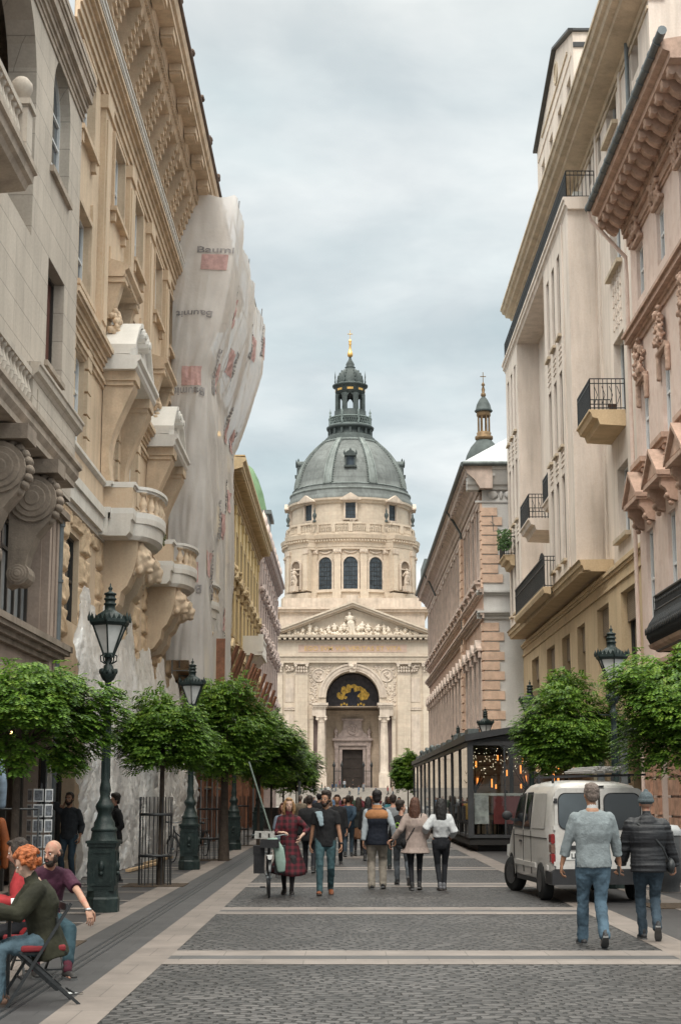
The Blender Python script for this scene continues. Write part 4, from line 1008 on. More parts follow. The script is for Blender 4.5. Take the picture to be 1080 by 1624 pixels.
    railing(m,(60.9,.42,0),(60.9,-.9,0),9.74,10.95); railing(m,(71.4,.42,0),(71.4,.0,0),9.74,10.95); m.build('railing',ST['iron'],B)
    # ground storeys, yellower
    gops=[(48.1,50.7,4.4,8.2),(53.1,55.6,4.4,8.2),(58.5,60.5,4.4,8.1),(62.5,64.8,4.4,8.1),(67.1,69.8,4.4,8.1),(72.7,75.4,4.4,8.1)]
    sh=[(45.6+k*5.0,49.4+k*5.0,.1,3.6) for k in range(6)]
    m=MB(G); wall(m,44.4,79,0,9.3,gops+sh,0,.4); m.quad((44.4,0,0),(44.4,-1.8,0),(44.4,-1.8,9.3),(44.4,0,9.3)); m.quad((79,0,0),(79,-1.8,0),(79,-1.8,9.3),(79,0,9.3)); m.quad((44.4,0,9.3),(79,0,9.3),(79,-.3,9.3),(44.4,-.3,9.3)); m.build('lower_wall',ST['bey'],B)
    m=MB(G); cornice(m,44.4,79.05,stepprof(.002,8.55,[(.06,.1)])); cornice(m,44.4,79.05,stepprof(.002,8.95,[(.06,.1),(.06,.1)])); cornice(m,44.4,79.05,stepprof(.002,3.75,[(.1,.16),(.1,.1)])); m.build('moulding',ST['bey'],B)
    shut=M('rolled_shutter_slats',(.25,.19,.14),.6,.1,3,.1,20,joint=(9,.06,.012))
    for a,b_,c,e in gops:
        f=window(B,G,a,b_,c,e,-.3,False,2,1,ST['b1dark'],ST['glass'],.09)
        m=MB(G); m.box(a+.02,b_-.02,-.28,-.2,e-.95,e-.02); m.build('roller_shutter',shut,B)
    for a,b_,c,e in sh: window(B,G,a,b_,c,e,-.3,False,3,1,ST['b1dark'],ST['glass'],.1)
    # single balconies
    def balc(FF,u0,u1,o0,o1,z,mat,h=1.05):
        m=MB(FF); cornice(m,u0,u1,[(o0,z-.55),(o1-.35,z-.5),(o1-.28,z-.3),(o1-.12,z-.26),(o1-.06,z-.1),(o1,z-.06),(o1,z),(o0,z)])
        b=m.build('balcony',mat,B); m=MB(FF); railing(m,(u0+.05,o1-.06,0),(u1-.05,o1-.06,0),z,z+h,.1); railing(m,(u0+.05,o1-.06,0),(u0+.05,o0,0),z,z+h,.13); railing(m,(u1-.05,o1-.06,0),(u1-.05,o0,0),z,z+h,.13)
        for k in range(4): m.tube([(u0+.05,o1-.2-k*.25,z+.2),(u0+.05,o1-.2-k*.25-.1,z+.5),(u0+.05,o1-.2-k*.25,z+.8)],.012,5)
        m.build('railing',ST['iron'],b); return b
    b=balc(F,50.4,53.3,0,1.2,14.25,ST['bey'])
    m=MB(F); m.lathe(50.8,.35,[(.09,14.25),(.15,14.45),(.16,14.5)],10); m.build('flower_pot',M('pot_clay',(.08,.05,.04),.8),b)
    balc(F,66.2,69.6,0,1.42,13.4,ST['be']); balc(F,62.6,65.2,0,.95,13.75,ST['be'])
    bb=balc(frameR(8.17),75.2,77.6,0,.55,13.2,ST['bey'])
    # attic block
    A=frameR(9.0); m=MB(A); ao=[(59.0,60.1,28.6,30.2),(61.7,62.8,28.6,30.2),(64.5,65.6,28.6,30.2),(67.3,68.4,28.6,30.2)]
    wall(m,58.1,69.8,26.2,31.3,ao,0,.3); m.ext([(58.1,31.3),(69.8,31.3),(69.8,31.45),(62.8,33.1),(58.1,31.55)],-3.5,0,'o'); m.box(58.1,58.12,-3.5,-.001,26.2,31.3); m.box(58.13,69.8,-3.5,-1.5,26.2,31.29); m.box(58.5,69.4,.0,.04,30.75,30.9)
    m.build('attic',ST['be'],B)
    for a,b_,c,e in ao: window(B,A,a,b_,c,e,-.2,False,1,1,ST['b1dark'],ST['glass'],.06)
    m=MB(A); m.bar((58.0,.04,31.62),(62.8,.04,33.18),.3,.1); m.bar((62.8,.04,33.18),(69.95,.04,31.52),.3,.1); m.box(57.98,58.12,-3.6,.0,31.56,31.66); m.box(58.04,58.1,-3.5,.0,30.9,31.1); m.build('attic_coping',ST['cast'],B)
    m=MB(A); m.box(59.6,67.9,.0,.05,31.35,31.45); m.lathe(62.9,32.1,[(.5,.0),(.5,.05),(.4,.06),(.4,.01)],16,axis='o'); m.build('gable_ornament',ST['bet'],B)
    # satellite whip on the far edge
    m=MB(H); m.tube([(77.9,.05,14.9),(77.95,.75,14.8),(77.95,.8,15.6)],.03,6); m.tube([(77.95,.68,15.1),(77.95,.9,15.3)],.02,5); m.build('antenna',ST['pipe'],B)
    p=thing('window_box_plants','small green plants hanging over the farthest balcony of the beige house','plant',H@V(76,.5,14)); m=MB(H); q=random.Random(8)
    for k in range(420):
        a=V(75.2+q.uniform(-.35,.3),.45+q.uniform(-.3,.35),13.35+q.uniform(0,1.0)); m.add([a,a+V(q.uniform(-.1,.1),.08,.02),a+V(.05,q.uniform(-.1,.1),.1)],[(0,1,2)])
    m.build('leaves',M('balcony_leaves',(.05,.10,.03),.7,.5,9,0,5),p)
beige()

def corner():
    B=thing('corner_house','brown pink corner house with peach quoins and wide eaves beyond the beige house','building',(8,90,0))
    F=frameR(6.95); Z=frameF(79)
    n=18; u0,u1=79.0,131.; p=(u1-u0)/n; cs=[u0+p*(i+.5) for i in range(n)]
    rows=[(5.4,8.6),(12.7,16.1),(.6,3.6)]
    ops=[(c-.62,c+.62,a,b) for a,b in rows for c in cs]
    m=MB(F); wall(m,u0,u1,0,17.3,ops,0,.3); m.quad((u1,0,0),(u1,-8,0),(u1,-8,17.3),(u1,0,17.3)); m.build('wall',ST['co'],B)
    m=MB(Z); wall(m,6.95,16,0,17.3,[],0,.2); m.build('gable_wall',ST['cow'],B)
    m=MB(F); q=MB(F)
    for z0,z1 in rows[:2]:
        for c in cs:
            m.box(c-.85,c-.62,0,.13,z0-.1,z1+.2); m.box(c+.62,c+.85,0,.13,z0-.1,z1+.2); m.box(c-.95,c+.95,0,.24,z0-.25,z0-.1); m.box(c-.9,c+.9,.0,.15,z1+.2,z1+.4)
    m.build('window_surround',ST['cot'],B)
    for c in cs:
        m=MB(F); z=8.95
        m.box(c-.95,c+.95,0,.34,z,z+.12); m.ext([(c-.95,z+.12),(c+.95,z+.12),(c,z+.62)],0,.36,'o'); m.box(c-.9,c-.7,.0,.26,z-.35,z); m.box(c+.7,c+.9,.0,.26,z-.35,z)
        m.build('window_pediment',ST['cot'],B)
        m=MB(F); z=12.6; m.box(c-.95,c+.95,0,.42,z-.28,z-.08); m.ext([(0,z-.8),(.2,z-.75),(.36,z-.28),(0,z-.28)],c-.85,c-.6,'u'); m.ext([(0,z-.8),(.2,z-.75),(.36,z-.28),(0,z-.28)],c+.6,c+.85,'u'); m.build('sill_console',ST['cot'],B)
    for a,b in rows:
        for c in cs: window(B,F,c-.62,c+.62,a,b,-.07,False,2,2,ST['b1dark'],ST['glass'],.1,sash=.62)
    m=MB(F)
    for (zz,st) in ((10.5,[(.1,.16),(.1,.12),(.14,.1),(.06,.1)]),(11.7,[(.08,.12),(.14,.1),(.08,.08)]),(4.1,[(.1,.2),(.12,.12)])): cornice(m,u0-.32,u1+.02,stepprof(.002,zz,st))
    cornice(m,u0,u1,stepprof(.002,16.45,[(.06,.1)])); 
    for k in range(60): m.ell((u0+.5+k*.86,.06,16.85),(.26,.06,.2),8,5); m.ell((u0+.93+k*.86,.05,16.85),(.09,.05,.2),6,4)
    cornice(m,u0-.6,u1+.3,[(-.5,17.1),(.14,17.1),(.2,17.26),(.3,17.35),(.36,17.5),(.8,17.9),(.84,18.05),(.92,18.1),(.95,18.3),(-.5,18.5)])
    for k in range(62): m.box(u0-.3+k*.85,u0+.0+k*.85,.36,.82,17.72,17.9)
    m.build('cornice',ST['cot'],B)
    m=MB(Z)
    for zz,st in ((10.5,[(.1,.16),(.1,.12),(.14,.1)]),(11.7,[(.08,.12),(.14,.1)]),(4.1,[(.1,.2),(.12,.12)]),(16.45,[(.06,.1)])): cornice(m,6.6,16,stepprof(.002,zz,st))
    cornice(m,6.2,16,[(-.5,17.1),(.14,17.1),(.2,17.26),(.3,17.35),(.36,17.5),(.5,17.9),(.52,18.05),(.58,18.1),(.6,18.28),(-.5,18.45)])
    for k in range(9): m.box(7.2+k*1.15,7.6+k*1.15,.36,.52,17.75,17.9)
    for k in range(11): m.ell((7.5+k*.86,.06,16.85),(.28,.07,.22),8,5); m.ell((7.93+k*.86,.05,16.85),(.1,.06,.22),6,4)
    m.build('gable_cornice',ST['cow'],B)
    m=MB(F); m.tube([(u0-.7,1.0,18.32),(u1+.4,1.0,18.32)],.13,10); m.tube([(u0-.72,1.0,18.34),(u0-.72,-9,18.34)],.12,10)
    m.tube([(91.2,1.0,18.2),(91.4,.6,17.6),(91.6,.16,16.9),(91.6,.14,4)],.07,8); m.tube([(118,1.0,18.2),(118.2,.6,17.6),(118.3,.16,16.6)],.07,8); m.build('gutter',ST['zinc'],B)
    m=MB(F)   # quoins
    def stack(u,wd,z0,z1,alt,f,oo=.0):
        k=0;z=z0
        while z<z1-.2:
            w2=wd*(1 if k%2 else alt); f.box(u-.0 if False else u,u+w2,.002+oo,.1+oo,z,z+.42); z+=.49; k+=1
    stack(79.0,.9,4.5,10.4,.62,m); stack(79.0,.9,12.1,16.4,.62,m)
    for u in (90.6,): 
        m.box(u,u+1.3,.0,.16,4.3,16.4); stack(u,1.3,4.5,10.4,1,m,.16); stack(u,1.3,12.1,16.4,1,m,.16)
    m.build('quoin',ST['coq'],B)
    m=MB(Z)
    k=0;z=4.5
    while z<16.2:
        if not(10.2<z<11.9): w2=1.0 if k%2==0 else .76; m.box(6.9,6.95+w2,.002,.07,z,z+.41)
        z+=.49;k+=1
    m.box(6.9,8.0,.002,.06,1.2,4.0)
    m.build('quoin',ST['coq'],B)
    m=MB(); x0=5.95;y0=78.2; m.add([(x0,y0,18.4),(16,y0,18.4),(16,y0+6,22.2),(11,y0+6,22.2),(x0,131.5,18.4),(11,125,22.2),(16,131,18.4)],[(0,1,2,3),(0,3,5,4)]); m.add([(x0,y0,18.39),(16,y0,18.39),(16,131.5,18.39),(x0,131.5,18.39)],[(0,1,2,3)])
    m.build('roof',ST['zincl'],B)
    m=MB(); m.lathe(9.2,84.5,[(.03,19),(.03,22)],5); m.build('aerial',ST['pipe'],B)
    m=MB(F); m.box(118,124,-.5,.99,18.4,19.4); m.build('dormer',ST['zinc'],B)
corner()
# ------------------------------------------------------------------ BASILICA
def figure(m,x,y,z,h,lean=0,seed=0,seat=False,n=7):
    q=random.Random(seed); s=h/1.8
    def P(a,b,c): return (x+(a+lean*c)*s,y+b*s,z+c*s)
    hz=1.62 if not seat else 1.25; k=hz/1.62
    m.ell(P(q.uniform(-.05,.05),-.05,hz),(.13*s,.14*s,.16*s),n,6)
    m.ell(P(0,0,1.25*k),(.27*s,.2*s,.28*s),n,6); m.ell(P(0,.0,.95*k),(.24*s,.2*s,.3*s),n,6)
    m.loft([P(-.1,0,.9*k),P(q.uniform(-.2,0),-.1-(.25 if seat else 0),.5),P(-.14,-.1,0)],[.2*s,.17*s,.17*s],n=n)
    m.loft([P(.1,0,.9*k),P(q.uniform(0,.25),-.12-(.25 if seat else 0),.5),P(.16,-.05,0)],[.2*s,.17*s,.16*s],n=n)
    for d in (-1,1):
        e=P(d*q.uniform(.3,.5),-.15,1.0*k+q.uniform(-.1,.2)); w=P(d*q.uniform(.15,.6),-.3,1.0*k+q.uniform(-.2,.5))
        m.loft([P(d*.24,0,1.38*k),e,w],[.09*s,.08*s,.06*s],n=6)
def basilica():
    B=thing('basilica','pale stone domed basilica with a sculpted pediment and great arched portal closing the street','church',(1.25,300,0))
    cx=1.25; F=frameF(280.); F0=F
    ba,bap,bad=ST['ba'],ST['bap'],ST['bad']
    FL=3.0  # podium level
    # portal mass with arch opening (u = X)
    m=MB(F)
    wall(m,-13.6,16.1,0,24.9,[(cx-4.72,cx+4.72,FL,23.5,'a')],0,8.5)
    for a,b in ((-13.6,-13.59),(16.09,16.1)): m.box(a,b,-30,-.002,0,30)
    m.box(-13.59,16.09,-30,-10.2,0,30.2); m.quad((-13.6,-.01,24.9),(16.1,-.01,24.9),(16.1,-9,24.9),(-13.6,-9,24.9))
    for s_ in(-1,1):   # wings further back to the sides
        pass
    m.box(-30,-13.6,-31,-2.2,0,24); m.box(16.1,32,-31,-2.2,0,24)
    m.build('wall',ba,B)
    # archivolt and keystone
    m=MB(F); r0,r1=4.72,6.0; zc=23.5-4.72; N=28
    for t in range(N):
        a0=pi*t/N;a1=pi*(t+1)/N
        for (ra,rb,o) in ((r0,r0+.35,.18),(r0+.35,r0+.95,.28),(r0+.95,r1,.42)):
            P=lambda r,a,oo:(cx+r*math.cos(a),oo,zc+r*math.sin(a))
            m.quad(P(ra,a0,o),P(ra,a1,o),P(rb,a1,o),P(rb,a0,o)); m.quad(P(ra,a0,0),P(ra,a1,0),P(ra,a1,o),P(ra,a0,o)); m.quad(P(rb,a0,0),P(rb,a1,0),P(rb,a1,o),P(rb,a0,o))
    m.build('archivolt',bap,B)
    m=MB(F); m.ext([(cx-.55,23.2),(cx+.55,23.2),(cx+.8,24.9),(cx-.8,24.9)],0,.7,'o'); m.blobs((cx,.8,24.2),(.4,.15,.45),16,.22,3); bld(m,'keystone',bap,B,.07)
    # carved spandrels
    m=MB(F); q=random.Random(6)
    for d in(-1,1):
        c=(cx+d*6.0,22.7); m.lathe(c[0],c[1],[(1.25,.0),(1.25,.14),(1.0,.16),(1.0,.06)],20,axis='o'); m.blobs((c[0],.08,c[1]),(.5,.05,.6),12,.2,d+5)
        for k in range(170):
            x=cx+d*q.uniform(3.4,7.5); z=q.uniform(17.4,24.4)
            if (x-cx)**2+(z-zc)**2>6.15**2 and (x-c[0])**2+(z-c[1])**2>1.35**2: m.ell((x,.02,z),(q.uniform(.12,.3),.1,q.uniform(.12,.3)),6,4)
    m.build('carved_relief',bap,B)
    # giant pilasters
    for u,w,fl in ((-7.8,2.25,1),(10.3-.0,2.25,1),(-11.9,1.5,0),(14.4,1.5,0)):
        m=MB(F); m.box(u-w/2,u+w/2,0,.55,FL+2.2,22.8); 
        if fl:
            for k in range(6): m.box(u-w/2+.2+k*(w-.4)/6+.05,u-w/2+.2+(k+1)*(w-.4)/6-.05,.55,.62,FL+2.8,22.4)
        m.box(u-w/2-.12,u+w/2+.12,0,.8,FL,FL+1.6); m.box(u-w/2-.06,u+w/2+.06,0,.7,FL+1.6,FL+2.2); m.build('giant_pilaster',ba,B)
        m=MB(F); m.box(u-w/2-.05,u+w/2+.05,0,.62,22.8,22.98); m.box(u-w/2-.2,u+w/2+.2,0,.95,24.62,24.88)
        for r_,z in ((.0,23.35),(.0,23.95)):
            nn=max(3,int(w/.42))
            for k in range(nn): m.ell((u-w/2+(k+.5)*w/nn,.66,z),(.2,.16,.32),7,5)
        for d in (-1,1): m.lathe(u+d*w*.44,24.42,[(.26,.5),(.26,.95)],12,axis='o')
        m.build('capital',bap,B)
    for u in (-9.85,12.35):   # panels between paired pilasters with swag
        m=MB(F); m.box(u-1.0,u+1.0,0,.18,16.6,16.95); m.box(u-1.0,u+1.0,0,.25,16.95,17.15); m.box(u-.8,u+.8,0,.08,18,22.2); m.box(u-.8,u+.8,0,.08,8,15.8); m.blobs((u,.2,23.85),(.7,.1,.5),22,.24,int(u)); m.build('wall_panel',bap,B)
    # side entablatures over minor columns
    for d in (-1,1):
        xi=cx+d*4.72; xo=cx+d*7.1
        m=MB(F)
        m.box(xi,xo,-4.4,1.75,15.5,17.0); m.box(xi-d*.25,xo,-4.4,2.0,17.0,17.35); m.box(xi-d*.4,xo,-4.4,2.2,17.35,17.75)
        for k in range(7): m.box(min(xi,xo)+.05+k*.36,min(xi,xo)+.22+k*.36,1.75,1.95,16.75,17.0)
        m.build('side_entablature',bap,B)
        m=MB(F); x=cx+d*5.5; # freestanding column
        m.box(x-.95,x+.95,.0,1.9,FL,FL+2.3); m.lathe(x,.85,[(.95,FL+2.3),(.95,FL+2.5),(.85,FL+2.7),(.74,FL+2.85),(.74,8),(.72,11),(.62,14.4)],20)
        m.lathe(x,.85,[(.7,14.4),(.66,14.5),(.72,14.9),(.95,15.2)],16); m.box(x-.95,x+.95,-.0,1.78,15.25,15.49)
        for dd in(-1,1): m.lathe(x+dd*.72,14.98,[(.27,1.5),(.27,1.72)],10,axis='o')
        m.build('portal_column',bap,B)
        m=MB(F); x=cx+d*7.2; m.box(x-.3,x+.3,.001,.5,FL,15.49); m.box(x-.36,x+.36,.001,.6,FL,FL+2.2); m.box(x-.36,x+.36,.001,.6,15.0,15.48); m.build('side_pier',ba,B)
    F2=frameF(284.0)
    # back wall in a shaded copy of the stone; side bays are dark plates
    m=MB(F2)
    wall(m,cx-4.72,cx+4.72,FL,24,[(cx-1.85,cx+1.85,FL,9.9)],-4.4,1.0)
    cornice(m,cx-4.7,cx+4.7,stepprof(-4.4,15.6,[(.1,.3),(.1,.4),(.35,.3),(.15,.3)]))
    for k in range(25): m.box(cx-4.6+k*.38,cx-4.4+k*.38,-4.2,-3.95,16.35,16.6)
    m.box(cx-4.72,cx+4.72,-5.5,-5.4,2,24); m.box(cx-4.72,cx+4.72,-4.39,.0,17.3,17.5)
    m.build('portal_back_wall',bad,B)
    for d in (-1,1):
        m=MB(F); m.box(cx+d*4.74,cx+d*6.9,.003,.02,FL+.1,15.45); m.build('side_bay_shade',M('painted_bay_shade',(.16,.12,.11),.9,.2,1,.1,5),B)  # flat dark plate paints the shade of an open bay
    # lunette: generic gilded figure picture, flat mosaic with real framed depth
    m=MB(F); N=24; rr=4.6; pts=[(cx+rr*math.cos(pi*t/N),18.6+rr*math.sin(pi*t/N)) for t in range(N+1)]; m.ext(pts+[(cx-rr,17.25),(cx+rr,17.25)],-4.3,-4.1,'o')
    lu=m.build('lunette_mosaic',M('dark_mosaic',(.035,.028,.03),.4,.5,1.5,.2,6),B)
    m=MB(F); q=random.Random(12)
    for k in range(70):
        a=q.uniform(0,pi); r=q.uniform(1.3,2.7); x=cx+math.cos(a)*r*1.0; z=18.9+math.sin(a)*r*.85
        m.lathe(x,z,[(.001,-4.075+k*.0005),(q.uniform(.25,.5),-4.08+k*.0005)],7,axis='o',sm=False)
    for k in range(9): m.lathe(cx-2+k*.5,17.75+.2*(k%2),[(.001,-4.07),(.22,-4.075)],6,axis='o',sm=False)
    m.build('gilded_ground',M('gold_mosaic',(.55,.33,.06),.35,.5,2.5,.2,8,metal=.3),lu)
    m=MB(F); m.ext([(cx-.9,17.6),(cx+.9,17.6),(cx+.6,19.2),(cx+1.5,20.0),(cx+1.3,20.3),(cx+.35,20.0),(cx+.2,20.7),(cx-.25,20.7),(cx-.35,20.0),(cx-1.3,19.7),(cx-1.4,19.3),(cx-.6,19.1)],-4.03,-3.98,'o'); m.build('dark_figure',M('dark_mosaic_figure',(.02,.02,.03),.5,.3,2,.1,6),lu)
    # door surround
    m=MB(F2); x0,x1=cx-1.85,cx+1.85
    for a,b in ((x0-.55,x0),(x1,x1+.55)): m.box(a,b,-4.39,-4.05,FL,10.0)
    m.box(x0-.55,x1+.55,-4.39,-4.05,9.95,10.5); 
    for a,b in ((x0-1.35,x0-.7),(x1+.7,x1+1.35)): m.box(a,b,-4.39,-3.75,FL,10.6); m.box(a-.08,b+.08,-4.39,-3.7,10.0,10.6)
    m.box(x0-1.5,x1+1.5,-4.39,-3.7,10.6,11.5); m.box(x0-1.8,x1+1.8,-4.39,-3.3,11.5,11.75); m.box(x0-1.65,x1+1.65,-4.39,-3.45,11.75,11.95)
    m.box(cx-1.7,cx+1.7,-4.39,-3.9,11.95,15.1); m.box(cx-1.45,cx+1.45,-3.9,-3.84,12.3,14.8); m.box(cx-2.0,cx+2.0,-4.39,-3.6,15.1,15.45)
    m.lathe(cx,13.5,[(1.0,-3.84),(1.0,-3.74),(.8,-3.72),(.8,-3.8)],18,axis='o'); m.blobs((cx,-3.75,13.5),(.35,.04,.4),12,.16,2)
    for d in(-1,1):
        m.ext([(cx+d*1.7,11.95),(cx+d*2.7,11.95),(cx+d*2.6,12.7),(cx+d*2.1,12.9),(cx+d*1.7,13.7)],-4.35,-4.0,'o')
        m.lathe(cx+d*3.0,-3.9,[(.28,11.95),(.3,12.3),(.15,12.5),(.38,12.9),(.36,13.3),(.12,13.6),(.05,14.0)],10)
    m.build('door_surround',ST['bam'],B)
    m=MB(F2); m.box(x0,x1,-5.2,-5.0,FL,9.95)
    for i in range(2):
        for j in range(4): a=x0+.15+i*1.9; m.box(a,a+1.5,-5.0,-4.93,FL+.3+j*1.65,FL+1.6+j*1.65)
    m.box(x0,x1,-5.0,-4.9,8.3,8.45); m.build('door',M('dark_oak_door',(.045,.035,.03),.6,.2,1,.1,6),B)
    # entablature
    m=MB(F); a,b=cx-13.7,cx+13.75
    a,b=-13.0,15.4
    cornice(m,a,b,stepprof(.002,24.9,[(.62,.5),(.08,.45),(.1,.12),(.14,.18)])); m.box(a,b,0,.66,26.15,28.5); cornice(m,a-.1,b+.1,stepprof(.002,28.5,[(.75,.15),(.2,.2)])); 
    for k in range(74): m.box(a+.1+k*.385,a+.3+k*.385,.9,1.12,28.62,28.85)
    for k in range(30): m.box(a+.1+k*.96,a+.6+k*.96,.9,1.75,28.95,29.3)
    cornice(m,a-.4,b+.4,[(0,29.3),(1.85,29.3),(1.95,29.5),(2.0,29.75),(0,29.8)])
    m.box(a,b,-8,0,24.9,29.75)
    m.build('entablature',ba,B)
    m=MB(F); m.box(cx-9.6,cx+9.6,.66,.72,26.75,28.1); ins=m.build('inscription_panel',M('pinkish_inscription_stone',(.50,.36,.29),.6,.1,1,.05,5),B)
    c=bpy.data.curves.new('t','FONT'); c.body='EGO SVM VIA VERITAS ET VITA'; c.size=1.05; c.extrude=.03; c.align_x='CENTER'; c.space_character=1.12; c.offset=.012
    o=bpy.data.objects.new('t',c); COL.objects.link(o); dg=bpy.context.evaluated_depsgraph_get(); me=bpy.data.meshes.new_from_object(o.evaluated_get(dg)); bpy.data.objects.remove(o)
    vs=[v.co.copy() for v in me.vertices]; w=max(v.x for v in vs); k=8.6/w
    m=MB(F); m.add([(cx+v.x*k,.755+v.z,27.05+v.y*1.0) for v in vs],[tuple(p.vertices) for p in me.polygons]); m.build('gilt_lettering',M('gilt_letters',(.62,.42,.18),.5,.1,1,0,5,metal=.2),ins)
    # pediment
    pa,pb,pz,pt=-13.6,16.0,29.8,35.3
    m=MB(F)
    m.ext([(pa+1.2,pz),(pb-1.2,pz),(cx,pt-.75)],-9,.15,'o')
    for (xa,za,xb,zb) in ((pa,pz,cx,pt),(cx,pt,pb,pz)):
        m.ext([(xa,za-.0),(xb,zb-.0),(xb,zb-.95),(xa+(1.9 if xa<cx else 0),za-.0 if xa<cx else zb)],.0,.01,'o') if False else None
    def rake(s0,s1,o1,z0,z1):
        for d in(-1,1):
            xe=pa if d<0 else pb
            m.ext([(xe,pz+z0),(cx,pt+z0),(cx,pt+z1),(xe,pz+z1)] if d<0 else [(cx,pt+z0),(xe,pz+z0),(xe,pz+z1),(cx,pt+z1)],-9,o1,'o')
    rake(0,0,.9,-.62,-.3); rake(0,0,1.7,-.3,.1); rake(0,0,2.0,.1,.42)
    m.build('pediment',ba,B)
    m=MB(F); q=random.Random(21)
    spots=[(0,4.2,False),(-1.6,3.0,True),(1.5,3.1,True),(-3.1,2.8,True),(2.9,2.6,True),(-4.3,2.3,True),(4.2,2.5,True),(-6.3,2.2,True),(-7.4,2.2,False),(5.6,2.1,False),(6.4,2.0,True),(7.7,2.1,True),(-8.6,1.7,True),(-9.7,1.5,True),(9.0,1.7,True),(10.0,1.3,True),(-10.8,1.0,True),(11.0,1.0,True),(-2.3,2.2,True),(2.2,2.2,True),(.8,2.4,True),(-.8,2.3,True),(-5.2,1.6,True),(8.4,1.4,True)]
    for i,(dx,h,se) in enumerate(spots):
        hh=min(h,(5.3-abs(dx)*.37)*1.0); figure(m,cx+dx*1.03,.75-.3*(i%2),29.82,max(.8,hh),q.uniform(-.25,.25),i,se)
        m.blobs((cx+dx*1.03,.45,30.1),(.5,.1,.25),7,.26,i)
    # note: figure() works in (u,o,z) where -o is its back
    m.build('pediment_relief',M('relief_stone',(.74,.65,.54),.85,.1,.5,.3,3),B)
    # blocking course and attic behind the pediment
    m=MB(); m.box(-12.2,14.7,291,333,29,35.2); m.box(-12.8,15.3,290.4,333.5,35.2,35.7); m.box(-13.2,15.7,290,334,35.7,36.1); m.box(-11.6,14.1,292,333,36.1,38.0); m.box(.2,2.3,290.5,291,36.1,38.4)
    m.build('drum_base',bap,B)
    # ---------------- drum
    AX,AY=1.0,322.
    m=MB(); m.lathe(AX,AY,[(13.9,37.6),(13.9,39.7),(13.5,39.9),(13.5,41.2),(13.9,41.3),(13.9,41.6),(12.2,41.6)],64,sm=False); m.lathe(AX,AY,[(13.0,41.5),(13.0,50.4)],96,sm=False); m.build('drum',ba,B)
    NB=8
    def cyl(r,a,z): return (AX+r*math.sin(a),AY-r*math.cos(a),z)
    def seg(m,r0,r1,a0,a1,z0,z1,n=6):
        vs=[];
        for i in range(n+1):
            a=a0+(a1-a0)*i/n
            vs+=[cyl(r0,a,z0),cyl(r1,a,z0),cyl(r1,a,z1),cyl(r0,a,z1)]
        fs=[]
        for i in range(n):
            b=i*4
            for k in range(4): fs.append((b+k,b+(k+1)%4,b+4+(k+1)%4,b+4+k))
        fs+=[(0,1,2,3),(n*4+3,n*4+2,n*4+1,n*4)]
        m.add(vs,fs)
    wa=[math.radians(x) for x in (-22.2,0,22.2)]
    m=MB()
    for q4 in range(4):
        base=q4*pi/2
        # corner piers at 45 deg
        a=base+pi/4
        seg(m,12.1,15.2,a-.205,a+.205,41.6,50.2,2); seg(m,12.1,15.5,a-.215,a+.215,38,41.2,2)
        for d in (-.165,.165): seg(m,15.15,15.5,a+d-.03,a+d+.03,41.7,49.0,1)
        for d in (-11.1,11.1,-32.2,32.2): seg(m,12.9,13.6,base+math.radians(d)-.05,base+math.radians(d)+.05,41.6,49.1,3); seg(m,12.2,14.3,base+math.radians(d)-.06,base+math.radians(d)+.06,38,41.25,3)
    m.build('drum_pier',ba,B)
    m=MB()
    for q4 in range(4):
        base=q4*pi/2
        for d in (-11.1,11.1,-32.2,32.2):
            a=base+math.radians(d); seg(m,12.9,13.75,a-.06,a+.06,49.1,49.9,3)
            for k in (-1,0,1): m.ell(cyl(13.7,a+k*.035,49.4),(.25,.25,.35),6,4)
        a=base+pi/4
        for d in (-.165,.165): seg(m,15.1,15.65,a+d-.04,a+d+.04,49.0,49.9,1)
        for dd in (-22.2,0,22.2):
            for k in range(9): b_=base+math.radians(dd)+(k-4)*.022; m.ell(cyl(13.1,b_,49.5-.35*math.cos((k-4)/4*pi/2)),(.2,.2,.22),6,4)
    m.build('drum_capital',bap,B)
    # arched windows: frames follow the drum
    for q4 in range(4):
        for w_ in wa:
            a=q4*pi/2+w_; hw=1.42; c=cyl(13.0,a,0)
            T=Matrix.Translation((c[0],c[1],0))@Matrix.Rotation(a,4,'Z')@Matrix(((1,0,0,0),(0,-1,0,0),(0,0,1,0),(0,0,0,1)))
            m=MB(T); out=outline(-hw-.35,hw+.35,41.9,48.75,True,14); inn=outline(-hw,hw,41.9,48.4,True,14); n=len(out)
            for i in range(n):
                j=(i+1)%n
                m.quad((out[i][0],.34,out[i][1]),(out[j][0],.34,out[j][1]),(inn[j][0],.34,inn[j][1]),(inn[i][0],.34,inn[i][1]))
                m.quad((out[i][0],.34,out[i][1]),(out[j][0],.34,out[j][1]),(out[j][0],-.3,out[j][1]),(out[i][0],-.3,out[i][1])); m.quad((inn[i][0],.34,inn[i][1]),(inn[j][0],.34,inn[j][1]),(inn[j][0],.02,inn[j][1]),(inn[i][0],.02,inn[i][1]))
            m.box(-hw-.5,hw+.5,-.1,.45,41.62,41.9)
            f=m.build('window',bap,B)
            g=MB(T); g.ext(inn,-.25,.06,'o'); g.build('pane',M('leaded_glass',(.06,.075,.09),.25,.4,1.2,.1,3) if 'lg' not in ST else ST['lg'],f) if False else g.build('pane',ST.setdefault('lg',M('leaded_glass',(.05,.065,.08),.25,.4,1.2,.1,3)),f)
            g=MB(T)
            for k in range(1,5): g.box(-hw+2*hw*k/5-.04,-hw+2*hw*k/5+.04,.06,.12,41.9,47.6)
            for k in range(1,7): g.box(-hw,hw,.06,.115,41.9+k*.9-.035,41.9+k*.9+.035)
            g.build('glazing_bars',ST['iron'],f)
        # niche with statue
        a=q4*pi/2+pi/4; c=cyl(15.2,a,0)
